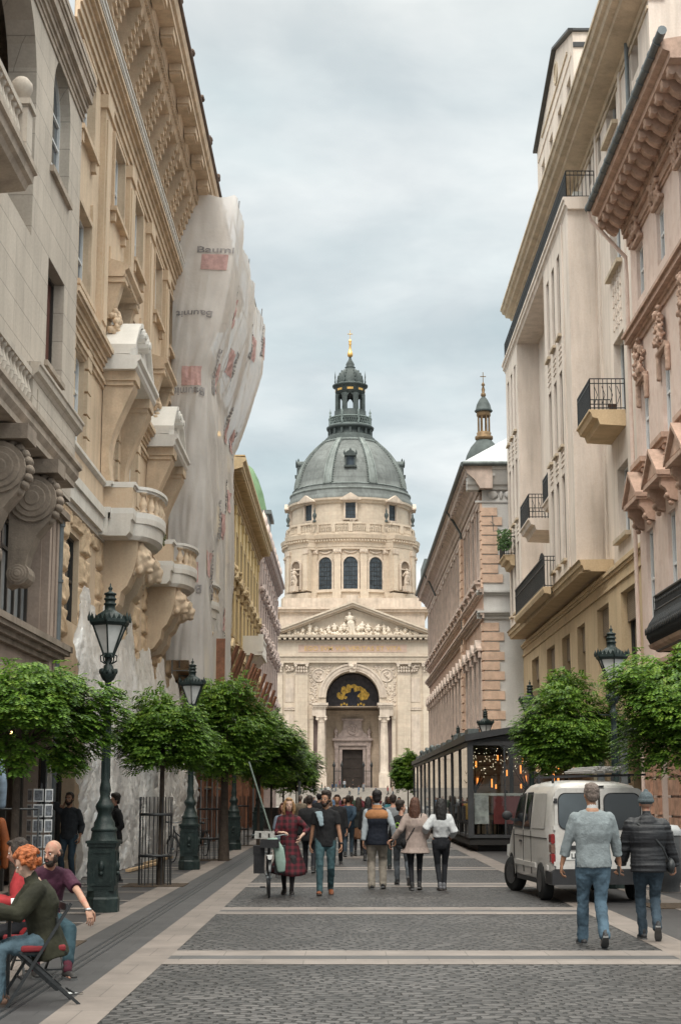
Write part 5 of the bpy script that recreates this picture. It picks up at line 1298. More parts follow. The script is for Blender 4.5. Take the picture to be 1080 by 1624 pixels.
        T=Matrix.Translation((c[0],c[1],0))@Matrix.Rotation(a,4,'Z')@Matrix(((1,0,0,0),(0,-1,0,0),(0,0,1,0),(0,0,0,1)))
        m=MB(T)
        out=outline(-1.5,1.5,41.9,48.0,True,12); inn=outline(-1.2,1.2,41.9,47.7,True,12); n=len(out)
        for i in range(n):
            j=(i+1)%n; m.quad((out[i][0],.3,out[i][1]),(out[j][0],.3,out[j][1]),(inn[j][0],.3,inn[j][1]),(inn[i][0],.3,inn[i][1])); m.quad((out[i][0],.3,out[i][1]),(out[j][0],.3,out[j][1]),(out[j][0],-.1,out[j][1]),(out[i][0],-.1,out[i][1])); m.quad((inn[i][0],.3,inn[i][1]),(inn[j][0],.3,inn[j][1]),(inn[j][0],.01,inn[j][1]),(inn[i][0],.01,inn[i][1]))
        m.box(-1.4,1.4,.1,.35,45.9,46.15); f=m.build('niche',bap,B)
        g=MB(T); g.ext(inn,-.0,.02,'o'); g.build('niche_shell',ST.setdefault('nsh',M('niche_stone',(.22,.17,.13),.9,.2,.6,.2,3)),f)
        g=MB(T); g.box(-.8,.8,.05,1.1,41.6,42.7); figure(g,0,.7,42.7,3.6,0,q4+30); g.blobs((0,.6,43.6),(.4,.15,.7),10,.3,q4); g.build('statue',ST['bap'],f)
    # entablature of the drum, breaking forward at the piers
    def ringprof(m,prof,extra,n=96):
        vs=[]
        for (r,z) in prof:
            for i in range(n):
                a=2*pi*i/n; d=abs(((a-pi/4)%(pi/2)+pi/4)%(pi/2)-pi/4) if False else abs(((a-pi/4+pi/4)%(pi/2))-pi/4)
                rr=r+(extra if abs(((a)%(pi/2))-pi/4)<.245 else 0); vs.append(cyl(rr,a,z))
        m.add(vs,[(j*n+i,j*n+(i+1)%n,(j+1)*n+(i+1)%n,(j+1)*n+i) for j in range(len(prof)-1) for i in range(n)])
    m=MB(); ringprof(m,[(12.2,49.9),(13.5,49.9),(13.5,50.4),(13.6,50.4),(13.6,51.3),(13.75,51.4),(13.85,51.8),(14.2,52.0),(14.3,52.4),(14.4,52.8),(12.5,52.9)],1.55)
    for k in range(150):
        a=2*pi*k/150; 
        r=13.75+(1.55 if abs((a%(pi/2))-pi/4)<.24 else 0); seg(m,r,r+.42,a-.010,a+.010,51.45,51.8,1)
    m.build('drum_entablature',ba,B)
    # balustrade
    m=MB(); ringprof(m,[(12.9,52.9),(13.3,52.9),(13.3,53.4),(12.9,53.4)],1.2); ringprof(m,[(12.9,55.0),(13.35,55.0),(13.35,55.4),(12.9,55.4)],1.2)
    for k in range(216):
        a=2*pi*k/216; e=1.2 if abs((a%(pi/2))-pi/4)<.24 else 0
        if k%9==0: seg(m,12.85+e,13.4+e,a-.03,a+.03,53.4,55.1,1)
        else: c=cyl(13.1+e,a,0); m.lathe(c[0],c[1],[(.1,53.4),(.17,53.9),(.07,54.6),(.12,55.0)],6)
    m.build('balustrade',ST['ba'],B)
    m=MB()
    for q4 in range(4):
        for d in (-.27,.27):
            c=cyl(14.5,q4*pi/2+pi/4+d,0); m.lathe(c[0],c[1],[(.3,55.4),(.35,55.7),(.12,55.9),(.4,56.5),(.42,56.9),(.15,57.4),(.2,57.6),(.03,58.3),(0,58.6)],10)
    m.build('urn',ST['copd'],B)
    # attic drum with small windows
    m=MB(); m.lathe(AX,AY,[(12.3,52.9),(12.3,54.6),(12.1,54.8),(12.1,59.4),(12.4,59.5),(12.6,59.9),(12.95,60.1),(13.0,60.5),(12.6,60.6)],72,sm=False); m.build('attic_drum',ba,B)
    for q8 in range(8):
        a=q8*pi/4*1.0; a=q8*(2*pi/8) if False else a
        a=[0,.80,-.80,pi,pi+.8,pi-.8,pi/2,-pi/2][q8]; a=[0,.74,-.74,pi,pi+.74,pi-.74,1.57,-1.57][q8]
        c=cyl(12.1,a,0); T=Matrix.Translation((c[0],c[1],0))@Matrix.Rotation(a,4,'Z')@Matrix(((1,0,0,0),(0,-1,0,0),(0,0,1,0),(0,0,0,1)))
        m=MB(T)
        for x in (-1.35,1.0): m.box(x,x+.35,-.2,.55,56.2,59.5)
        m.box(-1.5,1.5,-.2,.9,59.5,59.8); m.ext([(-2.1,59.8),(2.1,59.8),(2.1,60.05),(0,61.3),(-2.1,60.05)],-.3,1.5,'o'); m.ext([(-1.5,59.95),(1.5,59.95),(0,60.8)],1.5,1.53,'o'); m.box(-1.5,1.5,-.2,.55,55.9,56.2)
        m.blobs((0,.4,55.7),(1.0,.1,.15),8,.2,q8)
        f=m.build('attic_window',bap,B); g=MB(T); g.box(-1.0,1.0,-.1,.12,56.2,59.5); g.build('pane',ST['lg'],f); g=MB(T)
        for k in range(1,4): g.box(-1+k*.5-.04,-1+k*.5+.04,.12,.17,56.2,59.5); g.box(-1,1,.12,.165,56.2+k*.8,56.28+k*.8)
        g.build('glazing_bars',ST['iron'],f)
    # dome
    dp=[(13.0,60.5),(12.9,61.2),(12.5,61.5),(12.45,62.4),(12.0,62.7),(11.9,63.6)]
    R0=11.75; zb=63.6; zt=75.2
    prof=[]
    for (r,z) in ((11.75,63.6),(11.55,64.9),(11.2,66.2),(10.7,67.5),(10.05,68.8),(9.25,70.1),(8.3,71.4),(7.2,72.6),(6.1,73.6),(5.4,74.3)): prof.append((r,z))
    m=MB(); m.lathe(AX,AY,dp+prof,96); m.build('dome',ST['cop'],B)
    m=MB()
    for k in range(16):
        a=pi/8/1.0+k*pi/8 if False else (k//2)*pi/4+ (pi/4)*.5*1.0+(-.0)
    for k in range(8):
        for d in (-.085,0,.085):
            a=k*pi/4+pi/8+d*.0
        for e,w_,h in ((0,.07,.35),(-.062,.012,.5),(.062,.012,.5)):
            a=k*pi/4+pi/8+e; vs=[];fs=[]
            for (r,z) in prof:
                k2=12/ max(r,7)
                for (rr,aa) in ((r-.1,a-w_),(r+h,a-w_),(r+h,a+w_),(r-.1,a+w_)): vs.append(cyl(rr,aa,z+h*.25))
            n=len(prof)
            for i in range(n-1):
                for q_ in range(3): fs.append((i*4+q_,i*4+q_+1,(i+1)*4+q_+1,(i+1)*4+q_))
            m.add(vs,fs)
        # beads down the rib
    for k in range(8):
        for e in (-.085,.085):
            for i in range(24):
                t=i/23*(len(prof)-1); j=min(int(t),len(prof)-2); f_=t-j; r=prof[j][0]*(1-f_)+prof[j+1][0]*f_; z=prof[j][1]*(1-f_)+prof[j+1][1]*f_
                m.ell(cyl(r+.12,k*pi/4+pi/8+e,z),(.14,.14,.14),5,4)
    m.lathe(AX,AY,[(12.5,62.35),(12.6,62.5),(12.6,62.75),(12.1,62.8)],96); m.lathe(AX,AY,[(11.95,63.5),(12.05,63.6),(11.9,63.75),(11.7,63.8)],96)
    m.lathe(AX,AY,[(5.9,73.9),(6.0,74.1),(5.5,74.4)],64)
    m.build('dome_rib',ST['copd'] if False else ST.setdefault('cop2',M('rib_lead',(.21,.235,.225),.6,.25,.5,.3,3,streak=.3)),B)
    for a in (0,pi/2,-pi/2,pi):
        r=9.6; c=cyl(r,a,0); T=Matrix.Translation((c[0],c[1],0))@Matrix.Rotation(a,4,'Z')@Matrix(((1,0,0,0),(0,-1,0,0),(0,0,1,0),(0,0,0,1)))
        m=MB(T); 
        for x in (-1.05,.75): m.box(x,x+.3,-1.0,1.5,67.3,69.4)
        m.ext([(-1.15,69.4),(1.15,69.4),(1.1,69.7),(.8,70.1),(.4,70.35),(0,70.45),(-.4,70.35),(-.8,70.1),(-1.1,69.7)],-2,1.7,'o'); m.box(-1.3,1.3,-.5,1.9,66.95,67.3); m.box(-1.2,1.2,-1,1.75,69.3,69.5)
        for x in (-1.2,1.2): m.lathe(x,1.6,[(.15,69.5),(.2,69.8),(.03,70.6)],6)
        m.lathe(0,1.2,[(.2,70.4),(.22,70.7),(.02,71.1)],6)
        f=m.build('dome_dormer',ST['copd'],B); g=MB(T); g.box(-.75,.75,1.0,1.1,67.3,69.35); g.box(-.05,.05,1.1,1.2,67.3,69.3); g.build('pane',ST['lg'],f)
    # lantern
    m=MB(); m.lathe(AX,AY,[(5.6,74.2),(5.65,74.6),(5.1,74.7),(5.15,75.1),(4.7,75.2),(4.75,75.6),(4.2,75.8),(4.1,76.6),(4.3,76.9),(4.9,77.1),(5.0,77.5),(4.7,77.7),(4.5,77.8)],48)
    for k in range(16): a=k*pi/8; seg(m,4.1,4.65,a-.05,a+.05,75.7,76.9,1)
    m.build('lantern_base',ST['copd'],B)
    m=MB(); m.lathe(AX,AY,[(4.5,77.7),(4.55,77.9),(4.35,77.9)],48); m.lathe(AX,AY,[(4.35,79.3),(4.55,79.3),(4.55,79.5),(4.35,79.5)],48)
    for k in range(60):
        a=k*pi/30; c=cyl(4.45,a,78.0);d=cyl(4.45,a+.11,79.4);e_=cyl(4.45,a-.11,79.4); m.bar(c,d,.07);m.bar(c,e_,.07)
    for k in range(8):
        c=cyl(4.5,k*pi/4+pi/8,0); m.lathe(c[0],c[1],[(.18,77.8),(.18,79.6),(.25,79.8),(.1,80),(.26,80.4),(.08,80.8),(0,81.4)],8)
    m.build('lantern_gallery',ST.setdefault('gal',M('weathered_gallery_metal',(.20,.24,.23),.6,.2,1,.2,5)),B)
    m=MB(); m.lathe(AX,AY,[(3.4,79),(3.4,80.2),(3.3,80.4),(3.3,81.1)],40); m.lathe(AX,AY,[(2.9,81.1),(3.3,81.1)],8) 
    m.lathe(AX,AY,[(2.7,84.6),(3.1,84.6),(3.1,86.0),(3.3,86.2),(3.7,86.4),(3.75,86.7),(3.2,86.9),(2.9,87.1)],40); m.lathe(AX,AY,[(0,84.7),(2.9,84.7)],24)
    for k in range(8):
        a=k*pi/4+pi/8; seg(m,2.3,3.15,a-.11,a+.11,81.1,84.7,2)
        for d in(-.13,.13): c=cyl(3.05,a+d,0); m.lathe(c[0],c[1],[(.2,81.1),(.2,84.6)],7)
        # arch heads
        for e in (-1,1):
            for i in range(5):
                t0=i/5; aa=a+e*(.11+.28*(t0)); seg(m,2.5,3.0,min(aa,aa+e*.056),max(aa,aa+e*.056),84.6-1.0*(1-t0)**1.8,84.7,1)
        c=cyl(3.4,a,0); m.lathe(c[0],c[1],[(.12,86.9),(.2,87.3),(.08,87.5),(.14,88.2),(.03,89.3),(0,89.8)],7)
    m.lathe(AX,AY,[(2.85,87.1),(2.75,88.2),(2.3,89.2),(1.7,89.9),(1.3,90.2),(1.1,90.3),(1.0,90.5),(1.15,90.7),(.85,90.9),(.9,91.4),(.65,91.9),(.4,92.3),(.22,92.8),(.3,93.0)],32)
    for k in range(8):
        a=k*pi/4+pi/8; 
        for (r,z) in ((2.85,87.5),(2.7,88.3),(2.35,89.0),(1.9,89.6)): m.ell(cyl(r,a,z),(.18,.18,.45),6,4)
    m.build('lantern',ST['copd'],B)
    m=MB()
    for k in range(8): a=k*pi/4; seg(m,3.1,3.16,a-.2,a+.2,85.3,85.75,2)
    m.lathe(AX,AY,[(.3,93.0),(.55,93.2),(.6,93.6),(.45,94.1),(.25,94.6),(.22,95.6),(.35,95.9),(.2,96.1),(.35,96.4),(.25,96.7),(.05,97.0)],16)
    m.box(AX-.05,AX+.05,321.9,322.1,97,98.9); m.box(AX-.55,AX+.55,321.9,322.1,98.0,98.12); m.ell((AX,322,98.06),(.16,.16,.16),6,4); m.build('gilded_finial',ST['gold'],B)
    # bell towers
    for tx in (26.2,-24.2):
        TY=291
        m=MB(); m.box(tx-4.2,tx+4.2,TY-4.2,TY+4.2,0,58); m.box(tx-4.6,tx+4.6,TY-4.6,TY+4.6,58,59.2); m.box(tx-3.9,tx+3.9,TY-3.9,TY+3.9,59.2,62); tw=m.build('bell_tower',ba,B)
        m=MB(); m.lathe(tx,TY,[(3.9,62),(3.8,63.2),(3.3,65),(2.5,66.6),(1.7,67.5),(1.4,67.9)],24)
        m.lathe(tx,TY,[(1.6,73.4),(1.75,73.6),(1.5,73.9),(1.3,74.8),(.8,75.8),(.3,76.4)],16); m.build('cupola',ST['copd'],tw)
        m=MB(); m.lathe(tx,TY,[(1.35,67.8),(1.7,68.1),(1.7,68.6),(1.3,68.8),(1.4,69.3),(1.1,69.5)],16); m.lathe(tx,TY,[(1.25,72.5),(1.35,72.7),(1.3,73.4)],16)
        for k in range(8): a=k*pi/4+pi/8; m.lathe(tx+1.08*math.cos(a),TY+1.08*math.sin(a),[(.17,69.4),(.15,72.6)],7)
        m.lathe(tx,TY,[(.3,76.3),(.5,76.6),(.45,77.0),(.25,77.2),(.35,77.8),(.15,78.4),(.4,78.7),(.12,79.2)],10)
        m.box(tx-.06,tx+.06,TY-.1,TY+.1,79.2,81.2); m.box(tx-.55,tx+.55,TY-.1,TY+.1,80.3,80.42); m.build('gilded_lantern',M('dull_gilding',(.20,.13,.07),.5,.3,1,.1,4,metal=.5) if tx>0 else ST['gold'],tw)
    # steps and podium
    m=MB()
    for k in range(17): m.box(-22,25,262.2+k*.42,290,k*FL/17,(k+1)*FL/17) if False else m.box(-22,25,262.2+k*.42,262.2+(k+1)*.42+.002*0,0,(k+1)*FL/17)
    m.box(-22,25,262.2+17*.42,276,0,FL-.004); m.box(-22,25,276,281,0,FL-.002); m.box(-5,8,281,290,0,FL+.001)
    m.build('steps',M('worn_step_stone',(.30,.27,.24),.85,.12,.5,.2,3),B)
    # iron fence between the columns
    m=MB(F)
    for a,b in ((cx-3.3,cx-1.9),(cx+1.9,cx+3.3),(cx-6.2,cx-5.1),(cx+5.1,cx+6.2)):
        n=int((b-a)/.17)
        for i in range(n+1): m.box(a+(b-a)*i/n-.02,a+(b-a)*i/n+.02,-1.0,-.96,FL,FL+3.2+.3*(i%2))
        m.box(a,b,-1.02,-.94,FL+2.9,FL+3.0); m.box(a,b,-1.02,-.94,FL+.3,FL+.4)
        for x in (a,b): m.lathe(x,-.98,[(.12,FL),(.12,FL+3.6),(.2,FL+3.7),(.3,FL+4.0),(.15,FL+4.3),(0,FL+4.9)],8)
    m.build('iron_fence',ST['iron'],B)
basilica()
# ------------------------------------------------------------------ STREET FURNITURE
frost=M('frosted_lamp_glass',(.62,.62,.60),.4,.06,3,.03,20)
def make_lamp():
    T=thing('street_lamp','dark green cast iron street lamp nearest on the left, its full lantern against white plastic','street lamp',(0,0,0),'cast iron street lamps along both pavements')
    m=MB(); m.lathe(0,0,[(.27,0),(.27,.2),(.25,.23),(.24,.32)],8,rot=pi/8,sm=False); m.box(-.205,.205,-.205,.205,.32,.98)
    for s in((1,0),(-1,0),(0,1),(0,-1)):
        x,y=s
        for (e0,e1,f0,f1) in ((-.16,.16,.40,.43),(-.16,.16,.88,.91),(-.16,-.13,.43,.88),(.13,.16,.43,.88)):
            if x: m.box(x*.205,x*.218,e0,e1,f0,f1)
            else: m.box(e0,e1,y*.205,y*.218,f0,f1)
        m.ell((x*.205,y*.205,.68),(.05,.05,.09),8,6); m.ell((x*.215,y*.215,.58),(.04,.04,.04),7,5)
    m.box(-.225,.225,-.225,.225,.98,1.03); m.box(-.245,.245,-.245,.245,1.03,1.07); m.lathe(0,0,[(.215,1.07),(.20,1.11),(.19,1.2)],20)
    m.build('base',ST['green'],T)
    m=MB(); m.lathe(0,0,[(.19,1.2),(.205,1.22),(.20,1.25),(.165,1.28),(.16,1.34),(.125,1.40),(.105,1.48),(.135,1.54),(.145,1.58),(.13,1.62),(.09,1.68),(.075,1.74),(.09,1.82),(.085,1.88),(.07,1.95),(.06,2.1),(.055,2.9),(.075,2.93),(.058,2.96),(.052,3.25),(.08,3.28),(.08,3.36),(.05,3.4),(.05,3.5),(.09,3.53),(.125,3.6),(.13,3.66),(.08,3.7),(.075,3.74),(.045,3.78),(.04,3.88)],16)
    for k in range(8):
        a=k*pi/4; m.bar((.067*math.cos(a),.067*math.sin(a),2.0),(.06*math.cos(a),.06*math.sin(a),2.88),.012)
        m.ell((.12*math.cos(a),.12*math.sin(a),3.66),(.03,.03,.05),6,4)
    m.bar((-.26,0,3.3),(.26,0,3.3),.02); 
    for d in(-1,1): m.tube([(d*.26,0,3.3),(d*.3,0,3.33),(d*.28,0,3.37)],.01,5)
    for k in range(6):
        a=k*pi/3; m.tube([(.05*math.cos(a),.05*math.sin(a),3.78),(.12*math.cos(a),.12*math.sin(a),3.82),(.13*math.cos(a),.13*math.sin(a),3.9),(.08*math.cos(a),.08*math.sin(a),3.93)],.012,5)
    m.build('pole',ST['green'],T)
    m=MB(); n=6
    z0,z1,r0,r1=3.92,4.4,.085,.285
    for k in range(n):
        a=k*2*pi/n+pi/6; p0=V(r0*math.cos(a),r0*math.sin(a),z0);p1=V(r1*math.cos(a),r1*math.sin(a),z1); m.bar(p0,p1,.022)
    m.lathe(0,0,[(.10,3.88),(.11,3.93),(.09,3.95)],6,rot=pi/6,sm=False)
    m.lathe(0,0,[(.27,4.37),(.31,4.38),(.335,4.42),(.33,4.47),(.22,4.50)],6,rot=pi/6,sm=False)
    for k in range(n):
        a=k*2*pi/n+pi/6;b=a+2*pi/n; A=V(.325*math.cos(a),.325*math.sin(a),4.46);Bq=V(.325*math.cos(b),.325*math.sin(b),4.46)
        for i in range(4):
            p=A.lerp(Bq,i/4);q=A.lerp(Bq,(i+1)/4);t=p.lerp(q,.5)*1.04; h=.085 if i else .11
            nn=p.normalized()*.008; m.add([p,q,(t.x,t.y,4.46+h),p-nn,q-nn,(t.x-nn.x,t.y-nn.y,4.46+h)],[(0,1,2),(5,4,3),(0,2,5,3),(1,4,5,2)])
        t=A*1.05; m.lathe(t.x,t.y,[(.022,4.44),(.03,4.5),(.012,4.55),(0,4.6)],6)
    m.build('lantern_frame',ST['green'],T)
    m=MB(); m.lathe(0,0,[(r0-.012,z0),(r1-.014,z1)],6,rot=pi/6,sm=False); m.build('lantern_glass',frost,T)
    m=MB(); m.lathe(0,0,[(.24,4.48),(.2,4.55),(.12,4.60),(.085,4.63),(.085,4.70),(.10,4.71),(.10,4.73),(.08,4.74),(.08,4.78),(.1,4.79),(.1,4.81),(.078,4.82),(.078,4.86),(.098,4.87),(.098,4.89),(.05,4.91),(.02,4.93),(.035,4.96),(.035,4.98),(.012,5.0),(.01,5.04),(0,5.06)],12); m.build('lantern_cap',ST['green'],T)
    return T
L0=make_lamp(); L0.location=(-3.71,24.7,0)
for x,y,lab in [(-3.74,38.6,'second cast iron street lamp on the left, its lantern just above the round clipped tree'),(-3.66,52.5,'third cast iron street lamp on the left, mostly hidden behind the trees'),
  (-3.6,66.4,'fourth cast iron street lamp on the left, far along the tree row'),
  (5.23,31.0,'dark green street lamp on the right, rising behind the white van'),(5.35,46,'street lamp on the right whose lantern top shows over the clipped tree'),(5.3,60.3,'street lamp standing above the glass pavilion roof, before the quoined corner'),(5.3,75,'farthest street lamp on the right, its tip just above the pavilion roof')]:
    dup(L0,(x,y,0),0,lab)

# ---- trees
leafm=[]
def leafmat(name,c1,c2):
    m=bpy.data.materials.new(name); m.use_nodes=True; nt=m.node_tree; N=nt.nodes; L=nt.links; b=N['Principled BSDF']
    g=N.new('ShaderNodeObjectInfo') ; geo=N.new('ShaderNodeNewGeometry'); r=N.new('ShaderNodeValToRGB')
    e=r.color_ramp.elements; e[0].color=(*c1,1); e[1].color=(*c2,1)
    L.new(geo.outputs['Random Per Island'],r.inputs[0]); L.new(r.outputs[0],b.inputs['Base Color']); b.inputs['Roughness'].default_value=.42; b.inputs['Specular IOR Level'].default_value=.35
    t=N.new('ShaderNodeBsdfTranslucent'); L.new(r.outputs[0],t.inputs[0]); mx=N.new('ShaderNodeMixShader'); mx.inputs[0].default_value=.35
    L.new(b.outputs[0],mx.inputs[1]); L.new(t.outputs[0],mx.inputs[2]); L.new(mx.outputs[0],N['Material Output'].inputs[0]); return m
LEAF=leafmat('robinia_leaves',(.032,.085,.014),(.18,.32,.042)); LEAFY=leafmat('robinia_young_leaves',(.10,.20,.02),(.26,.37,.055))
BARK=M('dark_bark',(.06,.045,.035),.9,.3,8,.8,40)
def crown_mesh(rx,ry,z0,z1,nf,seed,leaf=.05,droop=.4):
    q=random.Random(seed); mats=[LEAF,LEAFY]; m=MB()
    cz=z0+(z1-z0)*.5; rz=(z1-z0)/2
    clumps=[]
    for k in range(40):
        a=q.uniform(0,2*pi); t=math.acos(q.uniform(-.85,1)); r=q.uniform(.55,.98)
        clumps.append((V(rx*r*math.sin(t)*math.cos(a),ry*r*math.sin(t)*math.sin(a),cz+rz*r*math.cos(t)),q.uniform(.24,.42)*min(rx,rz)*1.0))
    vs=[];fs=[];mi=[]
    for k in range(nf):
        if q.random()<.12:
            u=q.random()**.4; a=q.uniform(0,2*pi); t=math.acos(q.uniform(-1,1)); c=V(rx*u*.8*math.sin(t)*math.cos(a),ry*u*.8*math.sin(t)*math.sin(a),cz+rz*.75*u*math.cos(t)); out=V(c.x,c.y,(c.z-cz)).normalized()
        else:
            cc,cr=q.choice(clumps); d=V(q.gauss(0,1),q.gauss(0,1),q.gauss(0,1)*.7).normalized()*cr*q.uniform(.5,1.15); c=cc+d; out=(d.normalized()*.6+V(cc.x,cc.y,cc.z-cz).normalized()).normalized()
        # frond: arching stem with leaflet pairs
        dr=V(out.x+q.uniform(-.5,.5),out.y+q.uniform(-.5,.5),q.uniform(-.3,.45)).normalized(); L=leaf*q.uniform(2.0,3.6); side=dr.cross(V(0,0,1)).normalized() if abs(dr.z)<.95 else V(1,0,0)
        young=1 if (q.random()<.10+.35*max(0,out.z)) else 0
        np_=4; p=c.copy()
        for i in range(np_):
            t=i/np_; stepv=(dr+V(0,0,-droop*2.2*t)).normalized()*L/np_; p=p+stepv; up=side.cross(stepv).normalized()
            for s in (-1,1):
                w=side*s*leaf*(1.4-.45*abs(t-.4))+V(0,0,-.25*leaf); st=stepv.normalized()*leaf*.42
                b=len(vs); tip=p+w+st*.8; mid=p+w*.5; vs+= [p,mid+st*1.1-up*.004,tip,mid-st*.9-up*.004]; fs.append((b,b+1,b+2,b+3)); mi.append(young)
    m.v=[tuple(v) for v in vs]; m.f=fs; m.mi=mi; m.sm=[False]*len(fs)
    return m,mats
def make_tree(name,label,rx,ry,z0,z1,nf,seed,trunk_r=.055,leaf=.05,cage=False,lean=0,loc=(0,0,0),grp='clipped round street trees'):
    T=thing(name,label,'tree',(0,0,0),grp)
    q=random.Random(seed+99); m=MB()
    m.loft([(lean*.0,0,0),(lean*.3,.01,.7),(lean*.7,-.01,1.5),(lean,0,z0+.25),(lean,.02,z0+.6)],[trunk_r*1.35,trunk_r,trunk_r*.9,trunk_r*.8,trunk_r*.6],n=9,cap=False)
    base=V(lean,0,z0+.1)
    for k in range(16):
        a=q.uniform(0,2*pi); h=q.uniform(.15,.85); r=q.uniform(.5,.85); e=V(rx*r*math.cos(a),ry*r*math.sin(a),z0+(z1-z0)*h); mid=base.lerp(e,.5)+V(0,0,.12)
        m.loft([base+V(0,0,.3*q.random()),mid,e],[trunk_r*.42,trunk_r*.25,.006],n=5,cap=False)
        for j in range(3):
            e2=e+V(q.uniform(-.3,.3),q.uniform(-.3,.3),q.uniform(-.1,.3)); m.loft([mid,mid.lerp(e2,.6),e2],[trunk_r*.18,trunk_r*.12,.004],n=4,cap=False)
    m.build('trunk',BARK,T)
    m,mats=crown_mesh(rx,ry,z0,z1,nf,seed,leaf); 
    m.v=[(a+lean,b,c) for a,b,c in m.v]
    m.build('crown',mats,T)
    T.location=loc
    return T
trees=[
 ('left',(-3.95,19.2),1.12,1.05,2.0,3.32,5980,1,.046,'round clipped tree at the left edge, nearest the cafe table'),
 ('l2',(-3.66,31.9),.86,.9,2.15,3.66,5980,2,.052,'round clipped tree in an iron cage, between the two left street lamps'),
 ('l3',(-3.3,43.6),1.32,1.2,2.2,4.75,7540,3,.062,'tall clipped tree right behind the caged one, covering the slanted boards'),
 ('l4',(-3.1,57),1.25,1.2,2.1,4.6,5720,4,.075,'clipped tree midway along the left pavement, fourth from the front'),
 ('l5',(-3.25,70),1.35,1.2,2.1,4.9,4420,5,.09,'fifth clipped tree along the left pavement'),
 ('l6',(-3.3,85),1.3,1.3,2.0,4.7,3380,6,.1,'sixth clipped tree on the left, beside the grey kiosk awning'),
 ('l7',(-3.2,104),1.5,1.3,1.8,4.9,2860,7,.12,'last clipped tree on the left before the square'),
 ('r1',(5.62,26),1.22,1.1,1.95,4.25,7800,8,.05,'leafy tree at the right edge above the man in the grey cap'),
 ('r2',(5.1,37),1.18,1.1,2.2,4.45,7540,9,.055,'round clipped tree behind the white van in front of the yellowish ground floor'),
 ('r3',(4.75,122),1.05,1.0,1.9,5.0,3380,10,.11,'small dark tree at the far end of the glass pavilion')]
for k,(n_,loc,rx,ry,z0,z1,nf,sd_,lf,lab) in enumerate(trees):
    make_tree('street_tree',lab,rx,ry,z0,z1,nf,sd_,.055 if k!=2 else .12,lf,loc=(*loc,0))
def cage(x,y,label,full=True):
    T=thing('tree_guard',label,'tree guard',(x,y,0),'iron tree guards'); m=MB()
    for k in range(12):
        a=k*pi/6; r=.32; p=(x+r*math.cos(a),y+r*math.sin(a)); m.tube([(*p,0),(*p,1.72)],.011,5)
    m.build('upright_bar',ST['iron'],T)
    for z in (.55,1.35):
        m=MB(); m.lathe(x,y,[(.325,z),(.335,z),(.335,z+.05),(.325,z+.05)],20); m.build('hoop',ST['iron'],T)
soil=M('bark_mulch_soil',(.07,.05,.035),.95,.5,12,1,60)
for x,y,l in ((-3.77,31.9,'black iron guard round the second left tree'),(-3.76,44.2,'black iron guard round the third left tree'),(-3.75,57,'black iron guard round the fourth left tree'),(5.25,37,'black iron guard round the tree behind the van')):
    cage(x,y,l)
m=MB()
for y in (19.2,31.9,44.2,57,70): 
    m.box(-4.35,-3.15,y-.6,y+.6,-.02,.012)
for y in (26,37): m.box(4.8,6.0,y-.6,y+.6,-.02,.012)
tag(m.build('tree_pit_soil',soil),kind='structure')

